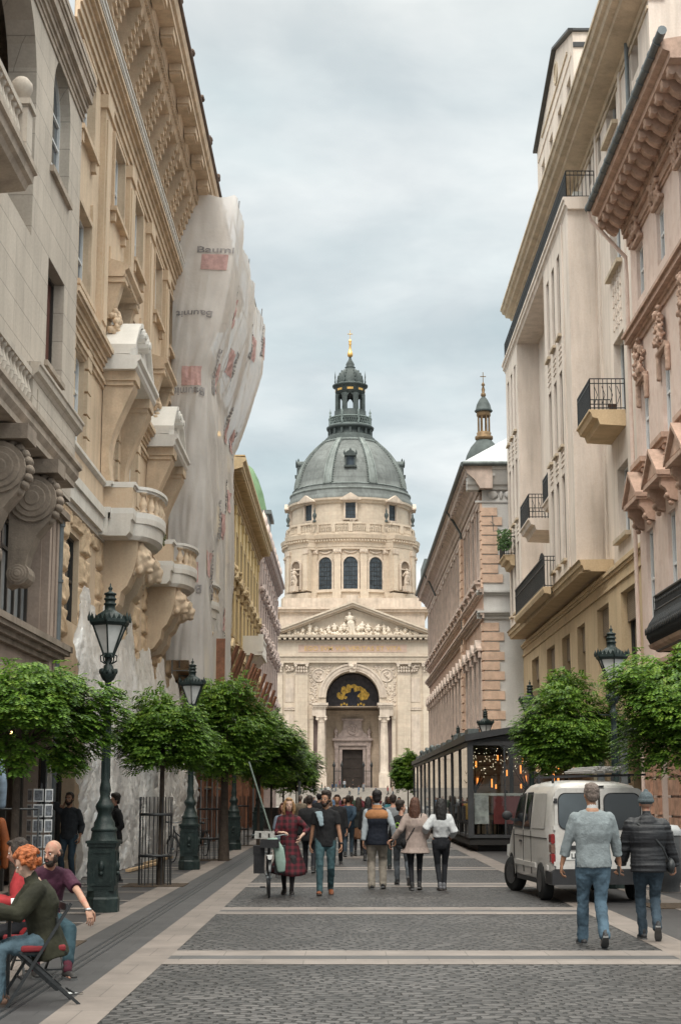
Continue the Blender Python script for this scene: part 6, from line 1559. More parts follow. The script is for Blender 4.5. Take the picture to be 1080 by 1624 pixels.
# ---- glass restaurant pavilion
def pavilion():
    x0,x1,y0,y1,zf,zt=3.95,8.2,51.,92.,.42,3.45
    T=thing('glass_pavilion','dark framed glass restaurant pavilion with a sloping roof and glowing amber tube lamps inside','restaurant pavilion',(5,60,0))
    m=MB(); m.box(x0+.25,x1,y0+.25,y1,0,.2); m.box(x0-.02,x1,y0-.02,y1,.2,.34); m.box(x0,x1,y0,y1,.34,zf); m.build('plinth',M('dark_plinth',(.022,.021,.02),.7),T)
    m=MB()
    m.box(x0-.06,x0+.12,y0-.06,y0+.12,zf,zt); m.box(x1-.15,x1,y0-.05,y0+.1,zf,zt)
    m.box(x0+.12,x1-.15,y0-.05,y0+.06,zf,zf+.10); m.box(x0+.12,x1-.15,y0-.05,y0+.06,zt-.12,zt); m.box(x0-.05,x0+.06,y0+.12,y1,zf,zf+.1); m.box(x0-.05,x0+.06,y0+.12,y1,zt-.14,zt)
    ys=[y0+4.1*k for k in range(1,10)]+[y1]
    for y in ys: m.box(x0-.05,x0+.06,y-.045,y+.045,zf+.1,zt-.14)
    m.box(x0-.04,x0+.05,y0+.15,y0+4.0,1.5,1.56)
    for x in (5.05,): m.box(x,x+.05,y0-.03,y0+.04,zf+.1,zt-.12)
    m.build('frame',ST['cast'],T)
    gl=clearglass('pavilion_glass',(.78,.82,.80),1.2)
    m=MB(); m.quad((x0+.12,y0,zf+.1),(5.05,y0,zf+.1),(5.05,y0,zt-.12),(x0+.12,y0,zt-.12)); m.build('glass_pane',gl,T)
    m=MB(); m.quad((5.10,y0,zf+.1),(x1-.15,y0,zf+.1),(x1-.15,y0,zt-.12),(5.10,y0,zt-.12)); m.build('glass_pane',gl,T)
    yy=[y0+.12]+ys
    for a,b in zip(yy[:-1],yy[1:]):
        m=MB(); m.quad((x0,a+.045,zf+.1),(x0,b-.045,zf+.1),(x0,b-.045,zt-.14),(x0,a+.045,zt-.14)); m.build('glass_pane',gl,T)
    m=MB(); m.ext([(x0-.14,zt+.002),(x0-.14,zt+.22),(x1-.4,zt+.86),(x1,zt+.86),(x1,zt+.7),(x1-.4,zt+.7)],y0-.2,y1+.2,'o')
    m.add([(x0+.05,y0+.05,zt+.003),(x1-.05,y0+.05,zt+.003),(x1-.4,y0+.05,zt+.69)],[(0,1,2)]); m.build('roof',ST['cast'],T)
    m=MB()
    for k in range(12): m.box(x0+.05,x0+.4,y0+1+k*3.4,y0+2.4+k*3.4,zt+.22,zt+.45)
    m.blobs((x0+.2,80,zt+.5),(.1,8,.08),20,.12,2); m.build('roof_equipment',ST['zinc'],T)
    m=MB(); m.box(x0+.3,x1-.2,y0+.3,y1,zt-.2,zt-.12); m.box(x0+.2,x1-.2,y1-.3,y1-.2,zf,zt)
    for k in range(14): m.box(x0+.1,x1-.2,y0+1+k*2.6,y0+1.1+k*2.6,zt-.34,zt-.2)
    m.build('ceiling_beam',M('dark_ceiling_timber',(.06,.045,.035),.8),T)
    for k in range(7):
        m=MB(); m.box(5.4+(k%2)*1.7,5.52+(k%2)*1.7,y0+1.6+k*2.3,y0+1.72+k*2.3,zf,zt-.2); m.build('column',M('dark_column_%d'%k,(.03,.027,.025),.6) if k==0 else bpy.data.materials['dark_column_0'],T)
    m=MB(); m.box(x0+.16,x0+.62,y0+.25,y0+.31,.85,1.78); m.build('white_panel',M('marbled_white_panel',(.42,.42,.42),.5,.35,6),T)
    m=MB(); m.box(4.72,6.6,y0+.25,y0+.31,.85,1.72); m.build('red_panel',M('dull_red_panel',(.16,.035,.035),.5,.15,3),T)
    m=MB(); m.box(x0+.15,6.9,y0+.24,y0+.34,1.74,1.82); m.build('panel_top',M('pale_panel_top',(.4,.39,.37),.5),T)
    m=MB(); m.box(7.95,8.05,y0+.2,y1,zf,zt-.2)
    m.box(x0+.2,7.9,y0+5.5,y0+5.6,zf,zt-.3); m.build('inner_wall',M('pale_timber_wall',(.62,.50,.38),.7,.2,2,.1,10,joint=(2,.35,.02)),T)
    # amber lamps: thin glowing tubes on cords
    am=M('glowing_amber_tube',(.9,.35,.08),.4,0,1,0,5,emit=(1,.30,.06,1.8)); q=random.Random(5)
    for k in range(26):
        x=q.uniform(4.3,7.6); y=y0+q.uniform(.8,7); z=zt-q.uniform(.5,1.5); h=q.choice((.14,.2,.28))
        m=MB(); m.tube([(x,y,z),(x,y,z+h)],.025,6); m.build('amber_lamp',am,T)
    m=MB()
    for k in range(26): pass
    m.tube([(6.75,y0+.9,1.2),(6.75,y0+.9,2.7)],.03,6); m.tube([(6.9,y0+.9,1.9),(6.9,y0+.9,2.3)],.03,6); m.build('amber_lamp',am,T)
    for k,(x,y,z,r) in enumerate(((6.35,y0+1.6,2.62,.12),(6.95,y0+2.2,2.72,.11),(7.6,y0+2,2.75,.12))):
        m=MB(); m.ell((x,y,z),r,12,8); m.build('globe_lamp',M('dim_globe_%d'%k,(.5,.4,.28),.4,0,1,0,5,emit=(1,.6,.3,.6)),T)
    sl=M('string_light_bulb',(1,.9,.7),.4,0,1,0,5,emit=(1,.85,.6,7)); m=MB()
    for j in range(12):
        xx=4.2+j*.34
        for i in range(18):
            t=i/17; m.ell((xx+q.uniform(-.03,.03),y0+.25+4.2*t*(.3+.7*q.random()),zt-.22-.9*math.sin(t*pi)*q.uniform(.3,1)),.006,4,3)
    m.build('string_lights',sl,T)
    # furniture
    fm=M('dark_bistro_furniture',(.022,.02,.02),.6); 
    for k in range(9):
        x=4.6+(k%3)*1.25; y=y0+1.3+(k//3)*2.4
        F_=thing('bistro_table','dark bistro table inside the glass pavilion, %s row, %s of three'%(('front','middle','back')[k//3],('left','centre','right')[k%3]),'table',(x,y,zf),'bistro tables inside the pavilion')
        m=MB(); m.box(x-.35,x+.35,y-.35,y+.35,1.13,1.17); m.build('table_top',fm,F_); m=MB(); m.lathe(x,y,[(.22,zf),(.22,zf+.03),(.03,zf+.05),(.03,1.13)],10); m.build('leg',fm,F_)
        for d in(-1,1):
            c=thing('bistro_chair','dark padded chair %s the %s table of the %s row in the pavilion'%(('left of','right of')[d>0],('left','centre','right')[k%3],('front','middle','back')[k//3]),'chair',(x+d*.5,y,zf),'padded chairs inside the pavilion')
            m=MB(); m.box(x+d*.36,x+d*.75,y-.22,y+.22,.82,.92); m.build('seat',fm,c); m=MB(); m.box(x+d*.72,x+d*.78,y-.22,y+.22,.92,1.42+.3*(k==4)+.02*d); m.build('backrest',fm,c)
            m=MB(); 
            for a in(-.18,.18): m.bar((x+d*.7,y+a,zf),(x+d*.7,y+a,.82),.03); m.bar((x+d*.4,y+a,zf),(x+d*.4,y+a,.82),.03)
            m.build('leg_frame',fm,c)
    for x,y,l in ((4.25,y0+1.6,'bare branched decorative tree left of the front window of the pavilion'),(6.1,y0+2.6,'bare branched decorative tree in the middle of the pavilion')):
        t=thing('ornamental_tree',l,'tree',(x,y,zf)); m=MB(); m.loft([(x,y,zf),(x+.03,y,1.3),(x,y,2.0)],[.05,.045,.04],n=7,cap=False)
        for k in range(16):
            a=q.uniform(0,2*pi); e=V(x+.5*math.cos(a)*q.uniform(.5,1),y+.5*math.sin(a),2.0+q.uniform(.15,.7)); md=V(x,y,1.9).lerp(e,.5)+V(0,0,-.05); m.loft([(x,y,1.9),md,e],[.03,.018,.006],n=5,cap=False)
        m.build('trunk',BARK,t)
pavilion()

# ---- white van
def van():
    T=thing('white_van','dusty white delivery van with roof load parked on the right, seen from behind','van',(0,0,0))
    paint=M('dusty_white_paint',(.53,.51,.485),.35,.07,1.5,.02,30,coat=.5,streak=.05,dirt=(.80,.77,.73)); blk=M('black_plastic_bumper',(.025,.025,.027),.6,.2,5,.1,60); rub=M('tyre_rubber',(.018,.018,.018),.85,.2,5,.2,40); gls=M('tinted_van_glass',(.012,.016,.02),.06,.2,1,.0,5,spec=.9)
    gls2=M('van_glass_pale_reflection',(.05,.065,.075),.06,.4,1,.0,5,spec=.9)  # left rear pane: same glass, pale reflection put into the colour
    # side profile top line along y (0=rear face .. 4.4 front)
    L=4.35
    st=[(.00,.775,1.80,0.30),(.03,.80,1.88,.29),(.12,.82,1.94,.28),(.5,.83,1.97,.27),(1.3,.83,1.985,.27),(2.2,.83,1.98,.27),(2.7,.828,1.95,.27),(3.0,.825,1.87,.27),(3.35,.82,1.60,.27),(3.62,.81,1.27,.27),(4.0,.78,1.10,.28),(4.28,.70,.95,.30),(4.35,.6,.75,.36)]
    vs=[];n=None
    def section(w,h,b):
        belt=min(1.12,h*.78); rw=w-.11*max(0,(h-1.0))/ .9
        p=[(w*.93,b),(w,b+.10),(w+.005,(b+belt)/2),(w,belt)]
        if h>1.3: p+=[(w-.035,belt+(h-belt)*.35),(w-.075,belt+(h-belt)*.68),(rw-.03,h-.10),(rw-.10,h-.03),(rw-.24,h+.0),(rw*.5,h+.02)]
        else: p+=[(w-.01,belt+.3*(h-belt)),(w-.03,belt+.6*(h-belt)),(w-.06,h-.05),(w-.14,h-.015),(w-.28,h),(w*.5,h+.015)]
        return p
    for (y,w,h,b) in st:
        pr=section(w,h,b); row=[(-x,y,z) for x,z in pr]+[(0,y,h+.025)]+[(x,y,z) for x,z in pr[::-1]]; n=len(row); vs+=row
    m=MB(); fs=[(j*n+i,(j+1)*n+i,(j+1)*n+i+1,j*n+i+1) for j in range(len(st)-1) for i in range(n-1)]
    m.add(vs,fs,0,True); m.add(vs,[tuple(range(n))[::-1] if False else tuple(range(n)),tuple(range((len(st)-1)*n,len(st)*n))[::-1]],0)
    m.add([(-.8,.1,.3),(.8,.1,.3),(.8,4.2,.3),(-.8,4.2,.3)],[(0,1,2,3)])
    body=m.build('body',paint,T)
    # arches: dark wheel wells proud of the body
    for s in(-1,1):
        for y in (.82,3.55):
            m=MB(); pts=[(y+.36*math.cos(a),.33+.37*math.sin(a)) for a in [pi*k/14 for k in range(15)]]
            m.add([(s*.833,a,b) for a,b in pts]+[(s*.833,y+.36,.26),(s*.833,y-.36,.26)],[tuple(range(17))]); m.add([(s*.839,a,b) for a,b in pts]+[(s*.839,y+(a-y)*1.14,.33+(b-.33)*1.13) for a,b in pts],[(i,i+1,16+i,15+i) for i in range(14)],1)
            m.build('wheel_arch',[ST['dk'],paint],T)
    for s in(-1,1):
        for y,tn in ((.82,0),(3.55,.28)):
            m=MB(); 
            m.lathe(0,0,[(.0,-.10),(.19,-.10),(.2,-.09),(.29,-.095),(.315,-.07),(.315,.07),(.29,.095),(.2,.09),(.19,.08),(0,.08)],28,axis='u')
            w=m.build('wheel',rub,None); w.parent=T; w.location=(s*.765,y,.315); w.rotation_euler=(0,0,tn)
            m=MB(); m.lathe(0,0,[(.0,s*.085),(.07,s*.10),(.17,s*.092),(.185,s*.103)],20,axis='u'); r=m.build('rim',M('steel_rim',(.07,.07,.072),.4,.2,5,.1,30,metal=.6) if 'steel_rim' not in bpy.data.materials else bpy.data.materials['steel_rim'],None); r.parent=w
    # rear doors
    def rrect(x0,x1,z0,z1,r,n=5):
        p=[]
        for cx_,cz,a0 in ((x1-r,z1-r,0),(x0+r,z1-r,pi/2),(x0+r,z0+r,pi),(x1-r,z0+r,1.5*pi)):
            for k in range(n+1): a=a0+pi/2*k/n; p.append((cx_+r*math.cos(a),cz+r*math.sin(a)))
        return p
    def rear_y(z): # rear face slopes slightly
        return -.012 if z<1.05 else -.012+.0*(z-1.05)
    m=MB()
    for s in (-1,1):
        p=rrect(min(s*.02,s*.755),max(s*.02,s*.755),.47,1.87,.13); m.ext(p,-.03,.01,'o',0)
    d=m.build('rear_door',paint,T)
    for s in (-1,1):
        g=MB(); p=rrect(min(s*.085,s*.685),max(s*.085,s*.685),1.20,1.775,.12); g.ext(p,-.042,-.025,'o'); g.build('window',gls2 if s<0 else gls,d)
        g=MB(); pr=rrect(min(s*.068,s*.702),max(s*.068,s*.702),1.183,1.792,.13); pi_=p; k=len(p); g.add([(a,-.040,b) for a,b in pr]+[(a,-.040,b) for a,b in pi_],[(i,(i+1)%k,k+(i+1)%k,k+i) for i in range(k)]); g.build('rubber_seal',blk,d)
    g=MB(); g.box(-.012,.012,-.034,-.02,.47,1.87); g.build('door_gap',ST['dk'],d)
    g=MB(); g.box(-.62,-.08,-.05,-.03,.86,.93); g.box(.03,.12,-.06,-.03,.84,.90); g.build('handle',blk,d)
    g=MB(); g.box(-.60,-.10,-.045,-.031,.70,.83); pl=g.build('number_plate',M('plate_white',(.62,.62,.6),.4),T)
    def text(body,loc,size,mat,par,name):
        c=bpy.data.curves.new('t','FONT'); c.body=body; c.size=size; c.extrude=.002; c.offset=.003
        o=bpy.data.objects.new('t',c); COL.objects.link(o); dg=bpy.context.evaluated_depsgraph_get(); me=bpy.data.meshes.new_from_object(o.evaluated_get(dg)); bpy.data.objects.remove(o)
        m=MB(); m.add([(loc[0]+v.co.x,loc[1]-v.co.z,loc[2]+v.co.y) for v in me.vertices],[tuple(p.vertices) for p in me.polygons]); return m.build(name,mat,par)
    text('LLA',(-.50,-.049,.725),.11,blk,pl,'plate_lettering')
    m=MB(); p=rrect(-.845,-.77,.80,1.15,.03); m.ext(p,-.02,.12,'o'); 
    for s in(-1,1):
        m=MB(); a,b=(-.825,-.762) if s<0 else (.762,.825); m.ext(rrect(a,b,.64,.80,.025),-.028,.16,'o',0); m.ext(rrect(a,b,.81,.95,.01),-.026,.155,'o',1); m.ext(rrect(a,b,.96,1.12,.025),-.028,.16,'o',0)
        m.build('tail_light',[M('red_lens',(.20,.012,.012),.25,.2,5,.0,10,coat=.5) if 'red_lens' not in bpy.data.materials else bpy.data.materials['red_lens'],M('smoked_lens',(.16,.09,.07),.3) if 'smoked_lens' not in bpy.data.materials else bpy.data.materials['smoked_lens']],T)
        m=MB(); 
        for z in (.60,1.18,1.66): m.box(s*.765-.02,s*.765+.02,-.04,.02,z,z+.07)
        m.build('hinge',paint,T)
    m=MB(); m.ext([(-.835,.30),(.835,.30),(.835,.50),(.77,.55),(-.77,.55),(-.835,.50)],-.12,.06,'o'); m.box(-.842,-.81,-.10,.44,.30,.50); m.box(.81,.842,-.10,.44,.30,.50); m.build('bumper',blk,T)
    # side windows, seams, trims
    for s in(-1,1):
        def X(z,y=1.5): 
            z=max(1.12,z); t=(z-1.12)/.86; return s*(.830-.035*min(1,t/.35)-.04*max(0,min(1,(t-.35)/.33))-.06*max(0,(t-.68)/.3)+.008)
        def panel(name,pts,mat,e=0):
            m=MB(); P=[(X(z)+s*e,y,z) for y,z in pts]; c=V(0,0,0); 
            cy=sum(p[0] for p in pts)/len(pts); cz=sum(p[1] for p in pts)/len(pts); P.append((X(cz)+s*e,cy,cz)); k=len(pts); m.add(P,[(i,(i+1)%k,k) for i in range(k)]); return m.build(name,mat,T)
        panel('window_surround',[(1.72,1.16),(2.32,1.16),(2.30,1.80),(1.76,1.81)],blk,.002)
        panel('side_window',[(1.76,1.20),(2.27,1.20),(2.25,1.765),(1.80,1.77)],gls,.006)
        panel('window_surround',[(2.42,1.16),(3.40,1.18),(3.22,1.45),(2.95,1.75),(2.42,1.80)],blk,.002)
        panel('side_window',[(2.47,1.20),(3.28,1.21),(3.14,1.44),(2.91,1.71),(2.47,1.755)],gls,.006)
        panel('blank_window_panel',[(.50,1.19),(1.58,1.19),(1.58,1.78),(.56,1.78)],M('pressed_panel_paint',(.44,.42,.40),.3,.05,2,.02,20,coat=.3) if 'pressed_panel_paint' not in bpy.data.materials else bpy.data.materials['pressed_panel_paint'],.004)
        m=MB(); 
        for y in (1.66,2.37,3.3): m.box(s*.826,s*.841,y-.006,y+.006,.40,1.14)
        m.box(s*.826,s*.842,.30,3.2,1.03,1.042); m.build('door_seam',ST['dk'],T)
        m=MB(); m.box(s*.826,s*.856,1.24,3.15,.52,.60); m.box(s*.826,s*.856,.2,.42,.52,.60); m.build('rubbing_strip',paint,T)
        m=MB(); m.box(s*.826,s*.858,2.5,2.66,.92,.96); m.build('handle',blk,T)
        m=MB(); m.box(s*.80,s*.825,1.24,3.1,.26,.34); m.build('sill',blk,T)
        m=MB(); m.ell((s*.96,3.25,1.38),(.10,.045,.085),12,8); m.bar((s*.80,3.22,1.28),(s*.93,3.25,1.34),.05); m.build('wing_mirror',blk,T)
        m=MB(); m.ext([(4.1,.6),(4.33,.62),(4.3,.82),(4.05,.84)],min(s*.55,s*.78),max(s*.55,s*.78),'u'); m.build('headlight',frost,T)
    m=MB(); m.add([(-.64,2.98,1.88),(.64,2.98,1.88),(.71,3.36,1.59),(.73,3.60,1.28),(-.73,3.60,1.28),(-.71,3.36,1.59)],[(0,1,2,5),(5,2,3,4)]); o=m.build('windscreen',gls,T); 
    for v in o.data.vertices: v.co.z+=.03; v.co.y+=.012
    m=MB(); m.box(-.09,.09,-.01,.03,1.885,1.91); m.build('brake_lamp',blk,T)
    m=MB(); m.box(-.765,-.71,-.05,.02,1.62,1.70); m.build('latch',blk,T)
    T.location=(4.22,26.75,0); T.rotation_euler=(0,0,math.radians(4.5))
    m=MB(); m.box(-.74,-.02,-.0335,-.031,1.10,1.108); m.box(.02,.74,-.0335,-.031,1.10,1.108); m.box(-.755,.755,-.0335,-.031,.585,.592); m.build('door_crease',ST['pipe'],T)
    m=MB(); m.bar((-.30,-.06,1.22),(-.62,-.06,1.30),.012); m.box(-.33,-.27,-.07,-.03,1.19,1.235); m.build('wiper',blk,T)
    m=MB(); m.box(-.74,-.70,-.032,-.028,.50,1.84); m.box(.70,.74,-.032,-.028,.50,1.84) if False else None; m.box(.30,.62,-.034,-.03,.72,.735); m.box(.30,.62,-.034,-.03,.80,.815); m.build('trim',ST['pipe'],T)
    # roof rack
    Rk=thing('roof_rack','black roof rack with bundled pipes above the white van','roof rack',(0,0,0)); m=MB()
    for y in (.5,1.7): m.bar((-.72,y,2.06),(.95,y,2.10),.035); m.bar((-.66,y,1.95),(-.66,y,2.10),.04); m.bar((.66,y,1.95),(.66,y,2.10),.04)
    m.build('crossbar',blk,Rk)
    m=MB()
    for k in range(9): x=.02+.07*k*.9; m.tube([(x-.05,.2,2.15+.03*(k%3)),(x,2.6,2.16+.03*(k%3))],.026,7)
    m.build('pipe_bundle',M('dull_pipes',(.32,.31,.30),.5,.25,6,.2,30,metal=.3),Rk)
    Rk.location=(4.22,26.75,0); Rk.rotation_euler=(0,0,math.radians(4.5))
van()

# ---- left side cafe / stall goods
def stall():
    T=thing('postcard_rack','white wire rack of small picture cards by the shop entrance on the left','postcard rack',(-5.1,26.8,0))
    m=MB(); x,y=-5.1,26.8
    m.lathe(x,y,[(.25,0),(.25,.03),(.02,.05),(.02,1.95)],12); m.build('stand',ST['iron'],T)
    q=random.Random(4); 
    for k in range(5):
        for j in range(3):
            m=MB(); a=-pi/2+(j-1)*.9; c=V(x+.2*math.cos(a),y+.2*math.sin(a),.75+k*.25); t=V(-math.sin(a),math.cos(a),0)
            w,h=.085,.105; 
            P=[c-t*w-V(0,0,h),c+t*w-V(0,0,h),c+t*w+V(0,0,h),c-t*w+V(0,0,h)]; o_=V(math.cos(a),math.sin(a),0)*.004
            m.add([p+o_ for p in P],[(0,1,2,3)],0); m.add([c+(p-c)*.78+o_*2 for p in P],[(0,1,2,3)],1); m.build('card',[M('card_white',(.65,.65,.65),.5) if 'card_white' not in bpy.data.materials else bpy.data.materials['card_white'],M('card_print',(.16,.17,.19),.5,.6,20) if 'card_print' not in bpy.data.materials else bpy.data.materials['card_print']],T)
    T=thing('clothes_rail','rail of orange quilted jackets at the left edge behind the seated woman','clothes rail',(-5.4,23.5,0))
    m=MB(); m.tube([(-6.6,23.5,0),(-6.6,23.5,1.55),(-4.5,23.5,1.55),(-4.5,23.5,0)],.02,8); m.build('rail',ST['iron'],T)
    om=M('orange_quilt',(.22,.06,.016),.7,.25,6,.4,20)
    for k in range(3):
        J=thing('quilted_jacket',('orange quilted jacket hanging at the left end of the rail','orange quilted jacket hanging in the middle of the rail','orange quilted jacket hanging at the right end of the rail')[k],'jacket',(-6.2+k*.5,23.4,1),'orange jackets hung on the rail')
        m=MB(); x=-6.25+k*.5
        for j in range(6): m.ell((x,23.42,.72+j*.13),(.26-.02*(j>4),.13,.085),10,6)
        m.build('body',om,J)
        m=MB()
        for d in(-1,1):
            m.loft([(x+d*.22,23.42,1.36),(x+d*.29,23.42,1.1),(x+d*.30,23.42,.74)],[(.075,.09),(.07,.085),(.05,.06)],(1,0,0),10)
        m.build('sleeve',om,J)
    T=thing('denim_jacket','pale washed denim jacket hanging high at the left edge under the tree','jacket',(-5.0,21.5,2.0)); m=MB(); x,y=-4.82,21.5
    m.loft([(x,y,1.72),(x,y,2.0),(x,y,2.25)],[(.2,.06),(.2,.07),(.14,.05)]); m.loft([(x+.15,y,2.2),(x+.22,y-.03,1.9),(x+.21,y,1.62)],[.06,.055,.05]); m.loft([(x-.15,y,2.2),(x-.22,y,1.9),(x-.2,y,1.65)],[.06,.055,.05]); m.build('cloth',M('washed_denim',(.17,.22,.28),.85,.3,8,.4,40),T)
    T=thing('hanging_bag','dark blue sports bag hanging below the denim jacket','bag',(-4.9,22.4,1.3)); m=MB(); m.loft([(-5.1,22.4,1.25),(-4.95,22.4,1.5)],[(.16,.1),(.12,.08)]); m.build('body',M('navy_nylon',(.025,.03,.06),.6,.3,4),T)
    # awning/dark soffit over the shop
    T=thing('shop_awning','dark canopy over the ground floor shop of the limestone house','awning',(-5.6,26,3)); m=MB(); m.box(-6.15,-4.9,20,33,3.12,3.2); m.box(-4.92,-4.86,20,33,2.95,3.2); m.build('canopy',ST['b1dark'],T)
    am=M('warm_shop_bulb',(1,.8,.5),.4,0,1,0,5,emit=(1,.6,.25,6)); m=MB()
    for k in range(4): m.ell((-6.3+k*.08,29.2+k*.35,2.9),.03,6,4)
    m.build('bulb',am,T)
    T=thing('information_panel','tall narrow glazed notice case on the wall by the shop door','notice case',(-6,32.6,1.8)); m=MB(); m.box(-6.15,-6.05,32.2,32.9,1.1,2.7); m.build('case',ST['iron'],T); m=MB(); m.box(-6.05,-6.03,32.28,32.82,1.2,2.6); m.build('glass',ST['curt'],T)
stall()

def cafe():
    blk=ST['iron']
    # table with lattice cloth
    T=thing('cafe_table','small cafe table with black and white lattice top at the lower left corner','table',(-3.35,14.0,0))
    lat=bpy.data.materials.new('lattice_pattern'); lat.use_nodes=True; nt=lat.node_tree; N=nt.nodes; L=nt.links; tc=N.new('ShaderNodeTexCoord'); mp=N.new('ShaderNodeMapping'); mp.inputs['Rotation'].default_value=(.5,.4,pi/4); L.new(tc.outputs['Object'],mp.inputs[0]); br=N.new('ShaderNodeTexBrick'); br.offset=0; L.new(mp.outputs[0],br.inputs[0]); br.inputs['Scale'].default_value=1; br.inputs['Brick Width'].default_value=.05; br.inputs['Row Height'].default_value=.05; br.inputs['Mortar Size'].default_value=.007; br.inputs['Color1'].default_value=(.03,.03,.035,1); br.inputs['Color2'].default_value=(.04,.04,.045,1); br.inputs['Mortar'].default_value=(.6,.6,.6,1); L.new(br.outputs[0],N['Principled BSDF'].inputs[0])
    m=MB(); m.box(-3.75,-2.88,13.7,14.5,.735,.755); m.build('table_top',lat,T)
    m=MB(); m.box(-3.7,-2.93,13.69,13.70,.56,.74); m.build('cloth_fall',lat,T)
    m=MB()
    for a,b in ((-3.65,13.8),(-2.98,13.8),(-3.65,14.4),(-2.98,14.4)): m.bar((a,b,0),(a,b,.735),.03)
    m.build('leg',blk,T)
    for x,y,l in ((-2.93,14.35,'white paper cup on the cafe table next to the bald man'),):
        c=MB().lathe(x,y,[(.03,.756),(.038,.85),(.034,.85)],12).build('paper_cup',M('cup_white',(.7,.7,.7),.5),None,(x,y,.756)); c.location=(x,y,.756); tag(c,l,'cup')
    c=MB().box(-3.02,-2.86,14.1,14.3,.756,.772).build('plate',M('plate_ceramic',(.6,.6,.58),.3),None,(-2.94,14.2,.756)); c.location=(-2.94,14.2,.756); tag(c,'white plate with crumpled napkin at the table edge','plate')
    # folding chairs: seat, backrest, x legs
    def chair(x,y,rz,label):
        c=thing('folding_chair',label,'chair',(0,0,0),'black folding cafe chairs')
        m=MB(); m.box(-.20,.20,-.19,.19,.445,.50); o=m.build('seat_cushion',M('red_cushion',(.18,.02,.024),.8,.15,5,.2,30) if 'red_cushion' not in bpy.data.materials else bpy.data.materials['red_cushion'],c)
        b=o.modifiers.new('b','BEVEL'); b.width=.02; b.segments=3
        m=MB(); 
        for s in(-1,1): m.box(-.19,.19,-.2+0*s,.18,.425,.44)
        m.build('seat',blk,c)
        m=MB()
        for s in (-.2,.2):
            m.bar((s,.30,0),(s,-.22,.84),.02,.025)
            m.bar((s*.9,-.32,0),(s*.9,.2,.45),.02,.025)
        for z,y_ in ((.22,.163),(.05,.27)): m.bar((-.2,y_,z),(.2,y_,z),.015)
        m.bar((-.18,-.27,.1),(.18,-.27,.1),.015); m.build('leg_frame',blk,c)
        for z in (.66,.78):
            m=MB(); yy=-.22+(.84-z)*.62; m.box(-.2,.2,yy-.01,yy+.006,z,z+.06); m.build('back_slat',blk,c)
        c.location=(x,y,0); c.rotation_euler=(0,0,rz); return c
    chair(-2.62,13.95,pi/2+.35,'black folding chair with red cushion under the red haired woman'); chair(-2.95,15.0,pi/2+.1,'black folding chair under the woman in red, half hidden'); chair(-3.1,16.35,pi+.45,'black folding chair under the bald man in purple')
    for x,y,a,l in ((-2.42,14.55,.3,'flattened white paper scrap on the dark paving beside the chair'),):
        o=MB().add([(-.09,-.03,0),(.08,-.02,.012),(.09,.03,0),(-.05,.035,.01)],[(0,1,2,3)]).build('paper_scrap',M('paper_white_%d'%int(x*10),(.6,.6,.6),.7),None); o.location=(x,y,.012); o.rotation_euler=(0,0,a); tag(o,l,'litter')
cafe()

# ---- bicycle pushed by the woman in red: seen along its length
def bicycle(loc,rz,label,full=True):
    T=thing('bicycle',label,'bicycle',(0,0,0)); fr=M('dark_bike_frame',(.02,.022,.025),.35,.2,5,.05,20,spec=.6) if 'dark_bike_frame' not in bpy.data.materials else bpy.data.materials['dark_bike_frame']; ch=ST['pipe']
    for y,nm in ((.52,'wheel'),(-.52,'wheel')):
        w=MB(); N=28
        pts=[(0,y+.335*math.cos(2*pi*k/N),.345+.335*math.sin(2*pi*k/N)) for k in range(N+1)]; w.loft(pts,[.017]*(N+1),(1,0,0),6,cap=False); w=w.build('wheel',fr,T)
        s=MB()
        for k in range(14): a=2*pi*k/14; s.bar((.02*(-1)**k,y,.345),(0,y+.32*math.cos(a),.345+.32*math.sin(a)),.003)
        s.lathe(y,.345,[(.03,-.04),(.03,.04)],8,axis='u'); s.build('spokes',ch,w)
        g=MB(); g.loft([(0,y+.375*math.cos(a),.345+.375*math.sin(a)) for a in [(.1+ .85*k/10)*pi for k in range(11)]],[(.03,.006)]*11,(1,0,0),8); g.build('mudguard',fr,T)
    m=MB(); m.tube([(0,.45,.9),(0,-.06,.32),(0,-.2,.88)],.02,8); m.tube([(0,-.06,.32),(0,-.52,.345),(0,-.18,.75)],.013,6); m.tube([(0,.43,.95),(0,.52,.345)],.018,8); m.tube([(0,.43,.82),(0,-.17,.62)],.02,8); m.build('frame',fr,T)
    m=MB(); m.tube([(-.30,.25,1.06),(-.24,.36,1.07),(-.05,.42,1.03),(.05,.42,1.03),(.24,.36,1.07),(.30,.25,1.06)],.012,7); m.build('handlebar',ch,T)
    for s in(-1,1): m=MB(); m.tube([(s*.30,.25,1.06),(s*.30,.14,1.05)],.018,8); m.build('grip',fr,T)
    m=MB(); m.ell((0,-.22,.95),(.09,.13,.04),10,6); m.build('saddle',fr,T)
    m=MB(); m.box(-.07,.07,-.75,-.25,.73,.745); m.bar((-.06,-.5,.345),(-.06,-.6,.73),.012); m.bar((.06,-.5,.345),(.06,-.6,.73),.012); m.build('carrier',fr,T)
    for s in(-1,1):
        m=MB(); m.box(s*.06,s*.15,-.06-.01+s*.12,-.02+s*.12,.32-s*.17,.345-s*.17); m.build('pedal',fr,T)
    if full:
        pn=M('black_pannier',(.018,.018,.02),.7,.3,6,.3,30)
        for s in(-1,1):
            m=MB(); m.box(s*.09,s*.27,.30,.62,.42,.86); m.box(s*.08,s*.28,.29,.63,.74,.89); o=m.build('pannier',pn,T)
        m=MB(); m.box(-.16,.16,.52,.78,.86,1.0); m.build('basket',pn,T)
        m=MB(); m.box(-.05,.05,.76,.79,.72,.74); m.lathe(0,.70,[(.035,.80),(.04,.86)],10,axis='o'); m.build('front_lamp',frost,T)
    T.location=loc; T.rotation_euler=(0,0,rz); return T
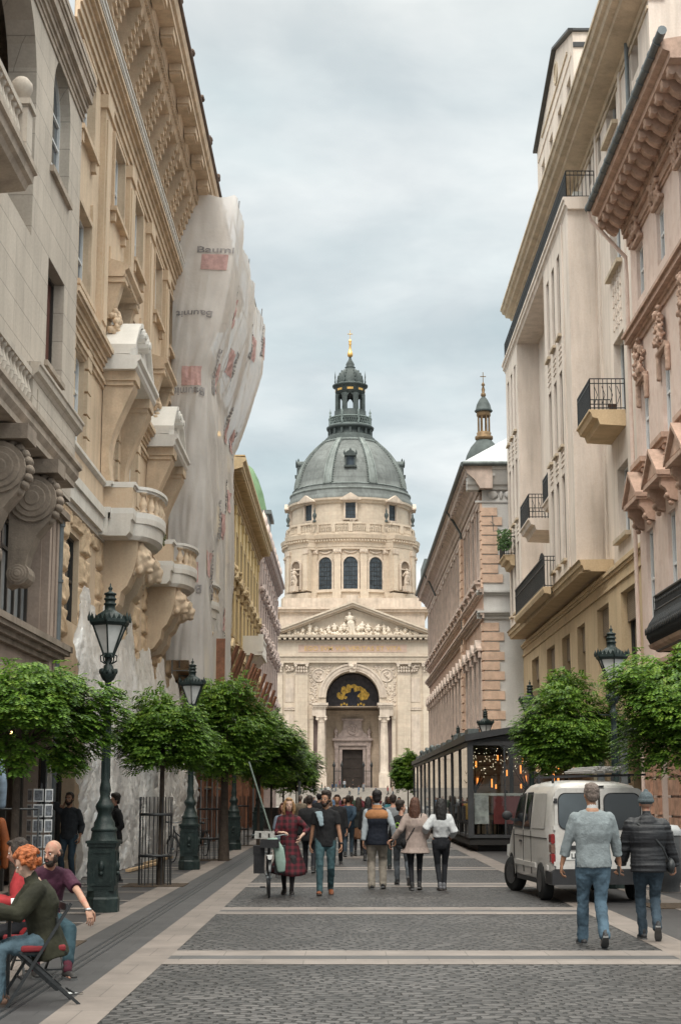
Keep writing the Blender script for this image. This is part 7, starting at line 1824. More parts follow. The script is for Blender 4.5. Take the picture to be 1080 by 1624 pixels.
bicycle((-1.36,28.5,0),pi+.07,'black bicycle with panniers pushed by the woman in the red dress')
T=thing('newspaper','folded newspaper lying in the bicycle basket','newspaper',(-1.42,27.9,1.02)); m=MB(); m.ext([(-1.60,1.0),(-1.25,1.0),(-1.24,1.14),(-1.58,1.13)],27.84,27.9,'o') if False else m.ext([(-1.58,1.01),(-1.24,1.01),(-1.23,1.13),(-1.57,1.14)],27.85,27.93,'o'); 
m.build('paper',M('newsprint',(.36,.35,.33),.8,.25,30,.1,30),T); m=MB(); m.box(-1.5,-1.46,27.84,27.849,1.03,1.11); m.box(-1.34,-1.31,27.84,27.849,1.03,1.10); m.build('print',ST['dk'],T)
T=thing('mint_cloth','pale mint green jacket draped over the bicycle','cloth',(-1.25,28,.8)); m=MB()
m.loft([(-1.34,27.86,.98),(-1.24,27.84,.97),(-1.15,27.82,.82),(-1.12,27.82,.62),(-1.11,27.82,.47)],[(.03,.04),(.035,.08),(.045,.085),(.04,.09),(.03,.07)],(0,1,0),12); m.build('fabric',M('mint_fabric',(.22,.30,.26),.85,.12,8,.4,25),T)
bicycle((-4.35,42.3,0),.5,'dark bicycle leaning beside the tree past the second lamp',False)
bicycle((-4.3,47.5,0),.4,'dark bicycle parked farther back by the boarded shopfront',False)

# ---- small far things
T=thing('market_kiosk','small kiosk with a pale grey awning under the far left trees','kiosk',(-3.1,88,0)); m=MB(); m.add([(-4.8,86,3.75),(-2.55,86,3.75),(-2.35,84.8,3.15),(-5.0,84.8,3.15),(-4.8,88,3.75),(-2.55,88,3.75)],[(0,1,2,3),(0,4,5,1)]); m.box(-5.0,-2.35,84.78,84.8,2.85,3.15); m.build('awning',M('grey_canvas',(.42,.41,.40),.8,.08,2),T)
m=MB()
for x in (-4.9,-2.5):
    for y in (85,88): m.bar((x,y,0),(x,y,3.7),.08)
m.build('post',ST['pipe'],T); m=MB(); m.box(-4.8,-2.6,85.5,87.5,0,1.1); m.build('counter',ST['b1dark'],T)
def bin_(x,y,lab):
    T=thing('litter_bin',lab,'litter bin',(x,y,0)); m=MB(); m.lathe(x,y,[(.2,.0),(.2,.12),(.24,.2),(.26,1.0),(.24,1.02)],18); m.build('body',ST['cast'],T); m=MB(); m.lathe(x,y,[(.27,1.02),(.28,1.1),(.2,1.2),(0,1.22)],18); m.build('lid',M('grey_bin_lid',(.35,.36,.37),.4,.1,3,.05,20),T)
bin_(5.95,29.8,'round litter bin with grey lid just beyond the man in the cap')
T=thing('menu_stand','tall thin dark post with sign frame at the right edge','sign post',(6.35,29,0)); m=MB(); m.bar((6.3,29,0),(6.3,29,1.95),.04); m.bar((6.6,29,0),(6.6,29,1.95),.04); m.build('post',ST['iron'],T); m=MB(); m.box(6.32,6.58,28.98,29.02,.9,1.9); m.build('panel',ST['pipe'],T)
T=thing('scooter_wheel','edge of a small dark wheeled cart at the right border','cart',(6.0,25.5,.3)); m=MB(); m.lathe(25.6,.16,[(.0,5.66),(.14,5.66),(.16,5.70),(.16,5.74),(.14,5.78),(0,5.78)],16,axis='u'); m.build('wheel',ST['dk'],T); m=MB(); m.box(5.7,6.2,25.5,25.9,.3,.9); m.build('body',ST['cast'],T)
T=thing('dark_shop_entrance','dark glazed shopfront frame between the pavilion and the salmon house','shopfront',(8.5,48,0)); m=MB()
for y in (45.8,47.2,50): m.box(7.9,8.1,y,y+.15,0,3.9)
m.box(7.9,8.85,45.8,50.2,3.6,3.9); m.build('frame',ST['pipe'],T)
# ------------------------------------------------------------------ PEOPLE
def ik(a,b,l1,l2,bend):
    d=b-a; L=min(d.length,(l1+l2)*.999); dn=d.normalized(); b2=a+dn*L
    x=(l1*l1-l2*l2+L*L)/(2*L); h=math.sqrt(max(0,l1*l1-x*x)); p=bend-dn*bend.dot(dn)
    p=p.normalized() if p.length>1e-4 else V(0,1,0)
    return a+dn*x+p*h, b2
def fabric(name,col,var=.12,sc=6,bump=.35,bsc=22,rough=.85,**k): return M(name,tuple(c*.68 for c in col),rough,var,sc,bump,bsc,**k)
SK=dict(fair=M('fair_skin',(.38,.22,.155),.5,.08,12,.08,60,mott=((.38,.17,.12),14)),tan=M('tanned_skin',(.30,.16,.10),.5,.08,12,.08,60),pale=M('pale_skin',(.45,.29,.22),.5,.08,12,.08,60))
HAIR=dict(dark=M('dark_brown_hair',(.022,.014,.010),.5,.4,30,.7,70),black=M('black_hair',(.012,.010,.010),.45,.4,30,.7,70),brown=M('auburn_hair',(.07,.028,.016),.5,.4,30,.7,70),blond=M('blond_hair',(.26,.15,.07),.5,.35,30,.7,70),red=M('orange_red_hair',(.33,.095,.03),.5,.35,25,.7,60),grey=M('grey_hair',(.14,.11,.095),.6,.35,40,.7,90))
SHOE={}
def shoem(c):
    if c not in SHOE: SHOE[c]=M('shoe_leather_%d'%len(SHOE),c,.5,.2,10,.1,40)
    return SHOE[c]
eyem=M('eye_dark',(.02,.015,.012),.2,.1,3,0,5); eyew=M('eye_white',(.55,.5,.47),.3,.05,3,0,5)
def hand(mb,w,d,n,s,curl=.6,fx=None):
    """five fingers: w wrist, d direction, n palm normal, side = thumb direction"""
    d=d.normalized(); n=(n-d*n.dot(d)).normalized(); side=d.cross(n) if fx is None else fx
    side=(side-d*side.dot(d)).normalized()
    mb.loft([w-d*.02*s,w+d*.03*s,w+d*.085*s],[(.024*s,.017*s),(.036*s,.016*s),(.038*s,.013*s)],side,10)
    for i,(off,L) in enumerate(((.029,.078),(.010,.088),(-.010,.082),(-.029,.064))):
        b=w+d*.082*s+side*off*s; c=curl*(1+.12*i); p=[b]; a=0; q=b
        for k,l in enumerate((.42,.33,.25)):
            a+=c*(.55,.85,.7)[k]; q=q+(d*math.cos(a)+n*math.sin(a))*L*l*s; p.append(q)
        mb.loft(p,[.0092*s,.0085*s,.0078*s,.0065*s],side,6)
    b=w+d*.02*s+side*.028*s; p=[b,b+(side*.7+d*.7)*.035*s,b+(side*.55+d*.8+n*.3)*.062*s,b+(side*.45+d*.95+n*.6)*.088*s]; mb.loft(p,[.013*s,.0115*s,.010*s,.008*s],n,6)

def person(label,loc,yaw=0,H=1.8,female=False,skin='fair',feet=((-.10,.0,0,0),(.10,.0,0,0)),hands=(None,None),pelvis=None,lean=0,hyaw=0,hpitch=0,build=1.0,
    hair=None,top=None,bottom=None,shoes=(.03,.025,.02),hat=None,vox=.0125,group=None,sit=False,twist=0,beard=False,extra=None,curl=.6,kneebend=None,elbow=None):
    """local axes: +y forward, +x right hand side, z up, origin on the ground"""
    T=thing('person',label,'person',(0,0,0),group); s=H/1.8; vox*=1
    sw=(.165 if female else .19)*s*(.5+.5*build); hw=.095*s
    lth,lsh=.425*s,.425*s; ah=.085*s
    P=V(*(pelvis or (0,(feet[0][1]+feet[1][1])/2,.935*s-.02)))
    tw=Matrix.Rotation(twist,3,'Z'); lm=Matrix.Rotation(-lean,3,'X')
    def TP(x,y,z): return P+lm@(tw@V(x,y,z))   # torso space
    # joints
    hips=[P+V(-hw,0,-.02*s),P+V(hw,0,-.02*s)]; ank=[]; kn=[]
    for i,(fx,fy,fz,fp) in enumerate(feet):
        a=V(fx,fy,fz+ah); 
        off=V(0,-.02*math.sin(fp),abs(math.sin(fp))*.10) if fp>0 else V(0,0,0)
        a=a+off*s; kb=V((-.03 if i==0 else .03),1,0) if kneebend is None else V(*kneebend[i])
        k,a=ik(hips[i],a,lth,lsh,kb); kn.append(k); ank.append(a)
    sh=[TP(-sw+.012,0,.472*s),TP(sw-.012,0,.472*s)]; el=[];wr=[];hd=[]
    for i in (0,1):
        sg=(-1,1)[i]; h=hands[i]
        if h is None: h=(sg*(sw+.075*s),.03,P.z-.13*s+.0)
        hpos=V(*h[:3]); eb=V(sg*.35,-1,-.15) if elbow is None or elbow[i] is None else V(*elbow[i])
        e,w=ik(sh[i],hpos,.285*s,.255*s,eb); el.append(e);wr.append(w); hd.append((w-e).normalized())
    neck=TP(0,-.0,.56*s); hc=TP(0,.025*s,.725*s)
    HM=Matrix.Translation(hc)@Matrix.Rotation(hyaw,4,'Z')@Matrix.Rotation(hpitch-lean*.6,4,'X')@Matrix.Scale(s*1.03,4)
    bd=build
    # ---------------- body (one surface)
    def torso(m,e=0,z0=-.06,wmul=1,lo=None,open_=False):
        rows=[(-.08,.150,.105),(0,.160,.112),(.10,.142 if female else .150,.098),(.20,.130 if female else .150,.096),(.32,.155 if female else .170,.112+(.012 if female else 0)),(.42,.165 if female else .182,.108),(.49,.14,.082),(.535,.085,.066)]
        R_=[r for r in rows if r[0]>=z0]
        pts=[TP(0,-.012*s if z>.2 else 0,z*s) for z,_,_ in R_]; rad=[((a*bd+e)*s*wmul,(b*bd**1.3+e)*s*wmul) for _,a,b in R_]
        m.loft(pts,rad,tw@V(1,0,0),16)
    def shoulder(m,i,e):
        g=(-1,1)[i]
        m.loft([TP(g*.03*s,0,.525*s),TP(g*(sw*.55),0,.503*s),TP(g*(sw-.035*s),0,.468*s)],[(.055*s+e,.050*s+e),(.052*s+e,.046*s+e),(.046*s+e,.044*s+e)],(0,1,0),10); m.ell(sh[i]+V(0,0,-.018*s),(.046*s*bd+e,.052*s*bd+e,.052*s*bd+e),10,8)
    m=MB(); torso(m,-.006)
    m.loft([TP(0,0,.5*s),TP(0,.0,.57*s),TP(0,.018*s,.64*s)],[(.062*s,.058*s),(.054*s,.056*s),(.052*s,.056*s)],(1,0,0),10)
    for i in (0,1):
        shoulder(m,i,0); m.loft([sh[i],sh[i].lerp(el[i],.5),el[i],el[i].lerp(wr[i],.35),wr[i]],[.048*s*bd,.044*s*bd,.037*s,.038*s,.026*s],(1,0,0),9)
        m.loft([hips[i]+V(0,0,.05),hips[i].lerp(kn[i],.4),kn[i],kn[i].lerp(ank[i],.35),kn[i].lerp(ank[i],.8),ank[i]],[.088*s*bd,.074*s*bd,.052*s,.053*s,.037*s,.034*s],(1,0,0),9)
        fp=feet[i][3]; f=V(0,math.cos(fp),-math.sin(fp)); u=V(0,math.sin(fp),math.cos(fp))
        m.loft([ank[i]-u*.03*s-f*.03,ank[i]-u*.05*s+f*.07*s,ank[i]-u*.058*s+f*.15*s],[(.033*s,.028*s),(.037*s,.024*s),(.034*s,.016*s)],(1,0,0),8)
    hm=MB(HM)
    hm.ell((0,-.012,.035),(.074,.092,.088),14,10); hm.ell((0,.022,-.035),(.056,.064,.072),12,9); hm.ell((0,.048,-.082),(.03,.028,.026),9,6)
    hm.ell((0,.058,.03),(.055,.030,.022),9,6); hm.loft([(0,.080,.018),(0,.096,-.008),(0,.104,-.026)],[(.009,.01),(.012,.012),(.017,.012)],(1,0,0),8)
    for d in(-1,1): hm.ell((d*.036,.055,-.022),(.022,.022,.022),8,6); hm.ell((d*.077,-.008,-.002),(.010,.018,.030),7,6)
    hm.ell((0,.083,-.054),(.024,.012,.007),8,5); hm.ell((0,.081,-.064),(.020,.012,.008),8,5)
    m.v+=[] ; n0=len(m.v); m.v+=hm.v; m.f+=[tuple(i+n0 for i in f) for f in hm.f]; m.mi+=hm.mi; m.sm+=hm.sm
    fg=MB()
    for i in(0,1):
        if hands[i] is not None and len(hands[i])>3: d=V(*hands[i][3]); n=V(*hands[i][4])
        else: d=(hd[i]*.6+V(0,.05,-.8)); n=V((1,-1)[i],.15,0)
        cr=hands[i][5] if hands[i] is not None and len(hands[i])>5 else curl
        fx=d.cross(n); 
        if hands[i] is None or len(hands[i])<=3: fx=V(0,1,0)
        hand(fg,wr[i],d,n,s*1.02,cr,fx)
    remesh(m,'body',SK[skin],T,vox,3,None,fg)
    # eyes, brows
    if vox<.02:
        for d in(-1,1):
            e=MB(HM); e.ell((d*.031,.079,.008),(.0125,.009,.008),8,6,0); e.ell((d*.031,.0865,.008),(.006,.004,.0065),6,5,1); e.build('eye',[eyew,eyem],T)
        if hair: b=MB(HM); [b.ell((d*.031,.088,.028),(.018,.004,.004),7,4) for d in(-1,1)]; b.build('eyebrow',HAIR[hair[1]],T)
        b=MB(HM); b.ell((0,.0935,-.059),(.020,.004,.005),8,4); b.build('lips',M('lips_%s'%skin,(.30,.10,.09),.4) if 'lips_%s'%skin not in bpy.data.materials else bpy.data.materials['lips_%s'%skin],T)
    # ---------------- hair
    if hair:
        kind,colr=hair; h=MB(HM); q=random.Random(hash(label)%1000 if False else len(label))
        if kind!='bald':
            h.ell((0,-.026,.052),(.083,.092,.088),16,10); h.ell((0,-.055,.0),(.074,.058,.072),12,8)
            for d in(-1,1): h.ell((d*.066,-.012,.025),(.020,.042,.035),8,6)
            h.ell((0,.040,.105),(.058,.045,.026),10,6)
        if kind=='long':
            h.loft([(0,-.075,.06),(0,-.10,-.03),(0,-.115,-.14),(0,-.125,-.26),(0,-.12,-.36)],[(.08,.05),(.095,.055),(.108,.052),(.095,.042),(.05,.024)],(1,0,0),14)
            for d in(-1,1): h.loft([(d*.068,.0,.05),(d*.078,-.02,-.06),(d*.085,-.045,-.17),(d*.07,-.07,-.27)],[(.02,.035),(.026,.038),(.026,.036),(.014,.02)],(1,0,0),8)
        if kind=='wavy':
            h.loft([(0,-.07,.06),(0,-.085,-.04),(0,-.085,-.13)],[(.09,.05),(.105,.05),(.085,.04)],(1,0,0),14)
            for d in(-1,1): h.loft([(d*.070,.02,.06),(d*.092,.005,-.03),(d*.095,.0,-.11),(d*.075,-.01,-.17)],[(.022,.035),(.03,.04),(.032,.04),(.02,.025)],(1,0,0),8)
        if kind=='curly':
            for k in range(170):
                a=q.uniform(0,2*pi); t=q.uniform(-.75,1); rr=math.sqrt(1-t*t); c=V(.105*rr*math.cos(a),-.03+.115*rr*math.sin(a),.03+.115*t)
                if c.y>.045 and c.z<.09: continue
                h.ell(c,q.uniform(.014,.026),6,4)
        if kind=='tuft': h.ell((0,-.03,.085),(.092,.098,.085),12,8); h.ell((0,.02,.12),(.07,.06,.04),10,7)
        if kind=='bald':
            for d in(-1,1): h.ell((d*.072,-.03,.0),(.012,.045,.04),8,6)
            h.ell((0,-.085,-.01),(.06,.02,.04),9,6)
        remesh(h,'hair',HAIR[colr],T,min(vox*.8,.011) if vox<.02 else .02,1,(.007 if kind!='curly' else .006,60,.35 if kind in('long','wavy') else 1))
        if beard:
            b=MB(HM); b.ell((0,.048,-.085),(.048,.05,.046),10,7); b.ell((0,.088,-.044),(.028,.012,.008),8,5)
            for d in(-1,1): b.ell((d*.058,.03,-.045),(.016,.032,.045),8,6)
            remesh(b,'beard',HAIR[colr],T,.009,1,(.003,60,1))
    if hat:
        h=MB(HM); h.ell((0,-.02,.065),(.090,.102,.095),16,10); h.lathe(0,-.018,[(.086,.02),(.098,.022),(.10,.05),(.088,.065)],20,sy=1.12); h.ell((0,-.02,.165),(.03,.03,.02),8,6)
        remesh(h,'knit_cap',fabric('knit_cap_%d'%len(bpy.data.materials),hat,.2,30,.9,90),T,.009,1)
    # ---------------- trousers / legs
    if bottom:
        kind,mt,slack=bottom[:3]
        if kind=='trousers':
            m=MB(); torso_pts=[P+V(0,0,.12*s),P+V(0,0,.02*s),P+V(0,-.01,-.07*s)]
            tz=max(.07,((top[0].get('hem',0)+.04) if top else .07)); m.loft([TP(0,-.008*s,tz*s),TP(0,0,.03*s),P+V(0,-.005,-.06*s)],[((.150*bd+.002)*s,(.100*bd+.003)*s),((.160*bd+.004)*s,(.113*bd**1.3+.004)*s),((.150*bd+.004)*s,(.110*bd)*s)],(1,0,0),16)
            cut=bottom[3] if len(bottom)>3 else 1
            for i in(0,1):
                e=slack*s; a=kn[i].lerp(ank[i],cut)
                m.loft([hips[i]+V(0,-.004,.03),hips[i].lerp(kn[i],.35),hips[i].lerp(kn[i],.75),kn[i],kn[i].lerp(a,.4),kn[i].lerp(a,.8),a+V(0,0,-.015)],[(.095*bd)*s+e*.3,(.084*bd)*s+e*.5,(.064)*s+e*.7,(.058)*s+e*.75,.052*s+e,.045*s+e*1.1,.044*s+e*1.2],(1,0,0),11)
            remesh(m,'trousers',mt,T,vox,2,(.010 if slack>.008 else .004,17,.7))
        if kind=='skirt':
            m=MB(); z1=bottom[3]; n=26; vs=[]
            rows=10
            for j in range(rows+1):
                t=j/rows; z=(P.z+.16*s)*(1-t)+z1*t
                for k in range(n):
                    a=2*pi*k/n; r=.135*s+(bottom[4]-.135*s)*t**1.1+.018*t*math.sin(a*7+2)+.012*t*math.sin(a*4)
                    vs.append((P.x+r*math.cos(a),P.y+r*.82*math.sin(a)+.02*t,z+.03*t*math.sin(a*2+1)))
            vin=[((x-P.x)*.93+P.x,(y-P.y)*.93+P.y,z) for x,y,z in vs]; N_=len(vs)
            m.add(vs+vin,[(j*n+k,j*n+(k+1)%n,(j+1)*n+(k+1)%n,(j+1)*n+k) for j in range(rows) for k in range(n)]+[(N_+(j+1)*n+k,N_+(j+1)*n+(k+1)%n,N_+j*n+(k+1)%n,N_+j*n+k) for j in range(rows) for k in range(n)]+[(rows*n+k,rows*n+(k+1)%n,N_+rows*n+(k+1)%n,N_+rows*n+k) for k in range(n)],0,True)
            m.build('skirt',mt,T)
            m=MB()
            for i in (0,1): m.loft([kn[i]+V(0,0,.15),kn[i],kn[i].lerp(ank[i],.35),kn[i].lerp(ank[i],.8),ank[i]],[.070*s,.056*s,.056*s,.041*s,.037*s],(1,0,0),9)
            m.build('tights',bottom[5],T)
    # ---------------- tops: list of dicts
    for tp in (top or []):
        m=MB(); e=tp.get('e',.014); z0=tp.get('hem',-.04)
        rows=[(-.20,.175,.130),(-.10,.168,.122),(0,.165,.115),(.10,.148 if female else .156,.103),(.20,.138 if female else .156,.100),(.32,.160 if female else .174,.116+(.012 if female else 0)),(.42,.168 if female else .184,.110),(.49,.142,.084),(.545,.080,.066)]
        R_=[r for r in rows if r[0]>z0+.02]; R_=[(z0,R_[0][1]*(1+tp.get('flare',0)),R_[0][2]*(1+tp.get('flare',0)))]+R_
        pts=[TP(0,-.012*s if z>.2 else 0,z*s) for z,_,_ in R_]; rad=[((a*bd+e+tp.get('flare',0)*.25*max(0,(.3-z)))*s,(b*bd**1.3+e+tp.get('flare',0)*.2*max(0,(.3-z)))*s) for z,a,b in R_]
        m.loft(pts,rad,tw@V(1,0,0),18,cap=False)
        sl=tp.get('sleeve',1); es=e+tp.get('sl_e',0)
        for i in(0,1):
            shoulder(m,i,e*.55)
            if sl<=0: continue
            pp=[sh[i],sh[i].lerp(el[i],.15)]; rr=[.050*s*bd+es,.051*s*bd+es]
            if sl<=.5: k=sh[i].lerp(el[i],sl*2); pp+=[sh[i].lerp(el[i],max(.2,sl)),k]; rr+=[.052*s*bd+es,.052*s*bd+es]
            else:
                k=(sl-.5)*2; end=el[i].lerp(wr[i],k); pp+=[sh[i].lerp(el[i],.5),el[i],el[i].lerp(end,.5),end]; rr+=[.048*s*bd+es,.041*s+es,.040*s+es,(.034 if k>.8 else .037)*s+es]
            m.loft(pp,rr,(1,0,0),10,cap=False); m.ell(sh[i],rr[0],8,6)
        if tp.get('collar'): m.loft([TP(0,.0,.53*s),TP(0,.006*s,.60*s)],[(.078*s,.075*s),(.066*s,.068*s)],(1,0,0),12)
        if tp.get('hood'): m.ell(TP(0,-.085*s,.52*s),(.12*s,.07*s,.085*s),10,8)
        remesh(m,tp['name'],tp['mat'],T,vox,tp.get('smooth',2),tp.get('disp',(.008,15,.8)))
    # ---------------- shoes
    for i in(0,1):
        fp=feet[i][3]; f=V(0,math.cos(fp),-math.sin(fp)); u=V(0,math.sin(fp),math.cos(fp)); a=ank[i]-u*.075*s
        yawf=(-.12,.12)[i]; fm=Matrix.Rotation(-yawf,3,'Z'); f=fm@f; u=fm@u; r=f.cross(u)
        m=MB(); T4=Matrix(((r.x,f.x,u.x,a.x),(r.y,f.y,u.y,a.y),(r.z,f.z,u.z,a.z),(0,0,0,1)))
        m=MB(T4); m.loft([(0,-.065,.03),(0,-.02,.035),(0,.05,.036),(0,.11,.028),(0,.165,.022)],[(.034,.034),(.038,.042),(.042,.034),(.046,.026),(.034,.019)],(1,0,0),12); m.loft([(0,-.02,.05),(0,-.015,.10)],[(.038,.045),(.04,.044)],(1,0,0),10)
        m.v=[v for v in m.v]; o=m.build('shoe',shoem(tuple(shoes)),T)
        m=MB(T4); pr=[(-.03,-.09),(.03,-.09),(.04,.0),(.046,.10),(.034,.17),(0,.19),(-.034,.17),(-.046,.10),(-.04,.0)]; m.ext(pr,-.012,.014,'z'); m.build('sole',shoem((.10,.10,.10)) if shoes[0]<.1 else shoem((.05,.04,.035)),o)
    # belt line / extras in local space
    if extra: extra(T,dict(P=P,sh=sh,el=el,wr=wr,kn=kn,ank=ank,TP=TP,HM=HM,s=s))
    T.location=loc; T.rotation_euler=(0,0,yaw); return T
# ------------------------------------------------------------------ THE CAST
denim=fabric('faded_denim',(.10,.16,.20),.35,5,.4,30); denimd=fabric('dark_denim',(.045,.07,.095),.3,5,.4,30); denimg=fabric('teal_denim',(.055,.11,.125),.4,4,.4,30); denimw=fabric('washed_blue_denim',(.085,.14,.19),.5,4,.4,30)
blackc=fabric('black_cotton',(.016,.016,.018),.2); blackj=fabric('black_leggings',(.02,.021,.026),.2); chin=fabric('beige_chino',(.33,.29,.24),.12); 
def plaid():
    m=bpy.data.materials.new('dark_red_plaid'); m.use_nodes=True; nt=m.node_tree; N=nt.nodes; L=nt.links; tc=N.new('ShaderNodeTexCoord'); b=N['Principled BSDF']; b.inputs['Roughness'].default_value=.85
    col=None
    s=N.new('ShaderNodeSeparateXYZ'); L.new(tc.outputs['Object'],s.inputs[0])
    outs=[]
    for ax in (0,2):
        w=N.new('ShaderNodeMath'); w.operation='MULTIPLY'; w.inputs[1].default_value=62; L.new(s.outputs[ax],w.inputs[0]); q=N.new('ShaderNodeMath'); q.operation='SINE'; L.new(w.outputs[0],q.inputs[0]); r=N.new('ShaderNodeMapRange'); r.inputs[1].default_value=-.1; r.inputs[2].default_value=.3; L.new(q.outputs[0],r.inputs[0]); outs.append(r.outputs[0])
    a=N.new('ShaderNodeMath'); a.operation='ADD'; L.new(outs[0],a.inputs[0]); L.new(outs[1],a.inputs[1]); h=N.new('ShaderNodeMath'); h.operation='MULTIPLY'; h.inputs[1].default_value=.5; L.new(a.outputs[0],h.inputs[0])
    n=N.new('ShaderNodeTexNoise'); n.inputs['Scale'].default_value=5; L.new(tc.outputs['Object'],n.inputs[0])
    c=N.new('ShaderNodeValToRGB'); L.new(h.outputs[0],c.inputs[0]); e=c.color_ramp.elements; e[0].color=(.016,.003,.005,1); e[1].color=(.10,.006,.014,1)
    L.new(c.outputs[0],b.inputs[0]); bp=N.new('ShaderNodeBump'); bp.inputs['Strength'].default_value=.4; bp.inputs['Distance'].default_value=.02; L.new(n.outputs[0],bp.inputs['Height']); L.new(bp.outputs[0],b.inputs['Normal']); return m
pl=plaid(); tightm=fabric('sheer_black_tights',(.035,.03,.032),.2)
def watch(T,j):
    m=MB(); w=j['wr'][0]; m.lathe(w.x,w.y,[(.031,w.z+.01),(.034,w.z+.012),(.034,w.z+.032),(.031,w.z+.034)],14); m.build('watch',ST['iron'],T)
person('woman in dark red plaid shirt dress walking toward the camera beside the bicycle',(-1.02,28.9,0),pi,1.73,True,'pale',feet=((-.06,.16,0,0),(.08,-.14,0,.25)),hands=((-.22,.22,1.02),(.14,.30,1.10,(-1,.3,0),(0,-.2,-1))),hair=('wavy','blond'),hyaw=.1,
  top=[dict(name='shirt_dress',mat=pl,e=.016,sleeve=.78,hem=.02,collar=True,disp=(.008,16,.8))],bottom=('skirt',pl,0,.36,.335,tightm),shoes=(.02,.018,.018),elbow=((-1,-.6,0),None))
def shirt_over(T,j):
    TP=j['TP']; s=j['s']; m=MB(); m.loft([TP(.11*s,-.10*s,.36*s),TP(.13*s,-.03*s,.50*s),TP(.12*s,.06*s,.50*s),TP(.09*s,.13*s,.40*s),TP(.065*s,.155*s,.28*s)],[(.05,.02),(.065,.028),(.07,.03),(.055,.025),(.04,.018)],(1,0,0),10); remesh(m,'shirt_on_shoulder',fabric('pale_blue_cloth',(.30,.38,.42),.1),T,.011,2,(.010,20,1)); 
    m=MB(); w=j['wr'][0]; m.lathe(w.x,w.y,[(.031,w.z+.01),(.035,w.z+.012),(.035,w.z+.04),(.031,w.z+.042)],14); m.build('watch',ST['iron'],T)
person('bearded man in black t-shirt and teal jeans, pale blue shirt over his shoulder',(-.36,28.9,0),pi,1.84,False,'tan',feet=((-.09,-.18,0,.35),(.10,.20,0,-.1)),hands=((-.30,.10,.80),(.29,-.06,.80)),hair=('tuft','dark'),beard=True,hyaw=-.45,
  top=[dict(name='t_shirt',mat=blackc,e=.016,sleeve=.32,hem=-.09,disp=(.007,14,.8))],bottom=('trousers',denimg,.010),shoes=(.16,.05,.02),extra=shirt_over)
def vest(T,j):
    TP=j['TP'];s=j['s']; m=MB(); m.loft([TP(0,-.014,.40*s),TP(0,-.014,.455*s),TP(0,-.01,.50*s),TP(0,-.004,.54*s)],[(.256,.176),(.240,.162),(.192,.136),(.112,.10)],(1,0,0),18); remesh(m,'orange_yoke',fabric('tan_orange_nylon',(.42,.19,.08),.08),T,.012,1,(.004,14,1))
person('man in navy vest with orange yoke and beige trousers, seen from behind',(.60,30.6,0),0,1.85,False,'tan',feet=((-.11,.05,0,0),(.11,.16,0,.15)),hands=((-.27,-.02,.86),(.34,.05,.93)),hair=('tuft','black'),build=1.1,
  top=[dict(name='shirt',mat=fabric('pale_grey_shirt',(.38,.42,.45),.06),e=.016,sleeve=.97,hem=-.02,collar=True),dict(name='vest',mat=fabric('navy_quilted_vest',(.014,.018,.03),.15),e=.034,sleeve=0,hem=-.12,disp=(.005,14,1))],bottom=('trousers',chin,.022),shoes=(.015,.015,.015),extra=vest)
def bagstrap(T,j):
    TP=j['TP'];s=j['s']; m=MB(); m.loft([TP(-.17,-.13,.02),TP(-.05,-.16,.22),TP(.08,-.145,.40),TP(.12,-.06,.53)],[(.010,.004)]*4,(1,0,0),6,cap=False); m.ell(TP(-.22,-.04,-.02),(.06,.11,.09),10,7); m.build('shoulder_bag',blackc,T)
def zip_(T,j):
    TP=j['TP']; m=MB(); c=TP(-.08,-.15,.33)
    pts=[(c.x+.035*math.cos(a)-.0,c.y-.01,c.z+.045*math.sin(a)) for a in [pi*2*k/10 for k in range(10)]]; m.tube(pts,.008,5); m.build('green_print',M('lime_print',(.25,.45,.05),.6),T)
person('dark haired youth in black shirt and grey jeans looking right, behind the woman in pink',(1.10,32.0,0),0,1.66,False,'fair',feet=((-.08,-.02,0,0),(.14,-.30,0,.9)),hair=('tuft','dark'),hyaw=-1.25,build=.92,
  top=[dict(name='shirt',mat=blackc,e=.018,sleeve=.9,hem=-.06)],bottom=('trousers',fabric('grey_denim',(.10,.115,.13),.3,6),.012),shoes=(.02,.02,.022),extra=zip_)
person('woman with long auburn hair in loose dusty pink cardigan, seen from behind',(1.31,30.2,0),0,1.74,True,'fair',feet=((-.07,.02,0,.1),(.07,.16,0,.2)),hands=((-.42,.10,.93,(-1,.2,-.3),(0,0,-1),.9),(.20,.14,.95)),hair=('long','brown'),hyaw=-.2,build=1.12,
  top=[dict(name='cardigan',mat=fabric('dusty_pink_knit',(.42,.33,.29),.06),e=.022,sleeve=.97,hem=-.21,flare=.28,disp=(.012,11,.35))],bottom=('trousers',blackj,.002,.86),shoes=(.02,.02,.02),extra=bagstrap,elbow=((-.2,-1,-.6),None))
person('woman with long dark hair in short white top and tight black trousers, walking away',(1.79,30.2,0),0,1.72,True,'fair',feet=((-.03,-.06,0,.1),(.05,.10,0,0)),hands=((-.28,.12,1.06),(.20,.16,1.0)),hair=('long','black'),build=.98,
  top=[dict(name='blouse',mat=fabric('white_blouse',(.62,.63,.64),.04),e=.026,sleeve=.9,hem=.10,disp=(.012,13,.6),sl_e=.008)],bottom=('trousers',blackj,.003,.97),shoes=(.12,.12,.13))
def phone(T,j):
    m=MB(); w=j['wr'][1]; m.box(w.x-.02,w.x+.0,w.y-.03,w.y+.05,w.z-.14,w.z-.02); m.build('phone',ST['iron'],T)
    TP=j['TP']; m=MB(); m.loft([TP(0,-.0,.555*j['s']),TP(0,.004,.585*j['s'])],[(.072,.07),(.064,.066)],(1,0,0),12); m.build('t_shirt_collar',fabric('white_collar',(.6,.6,.6)),T)
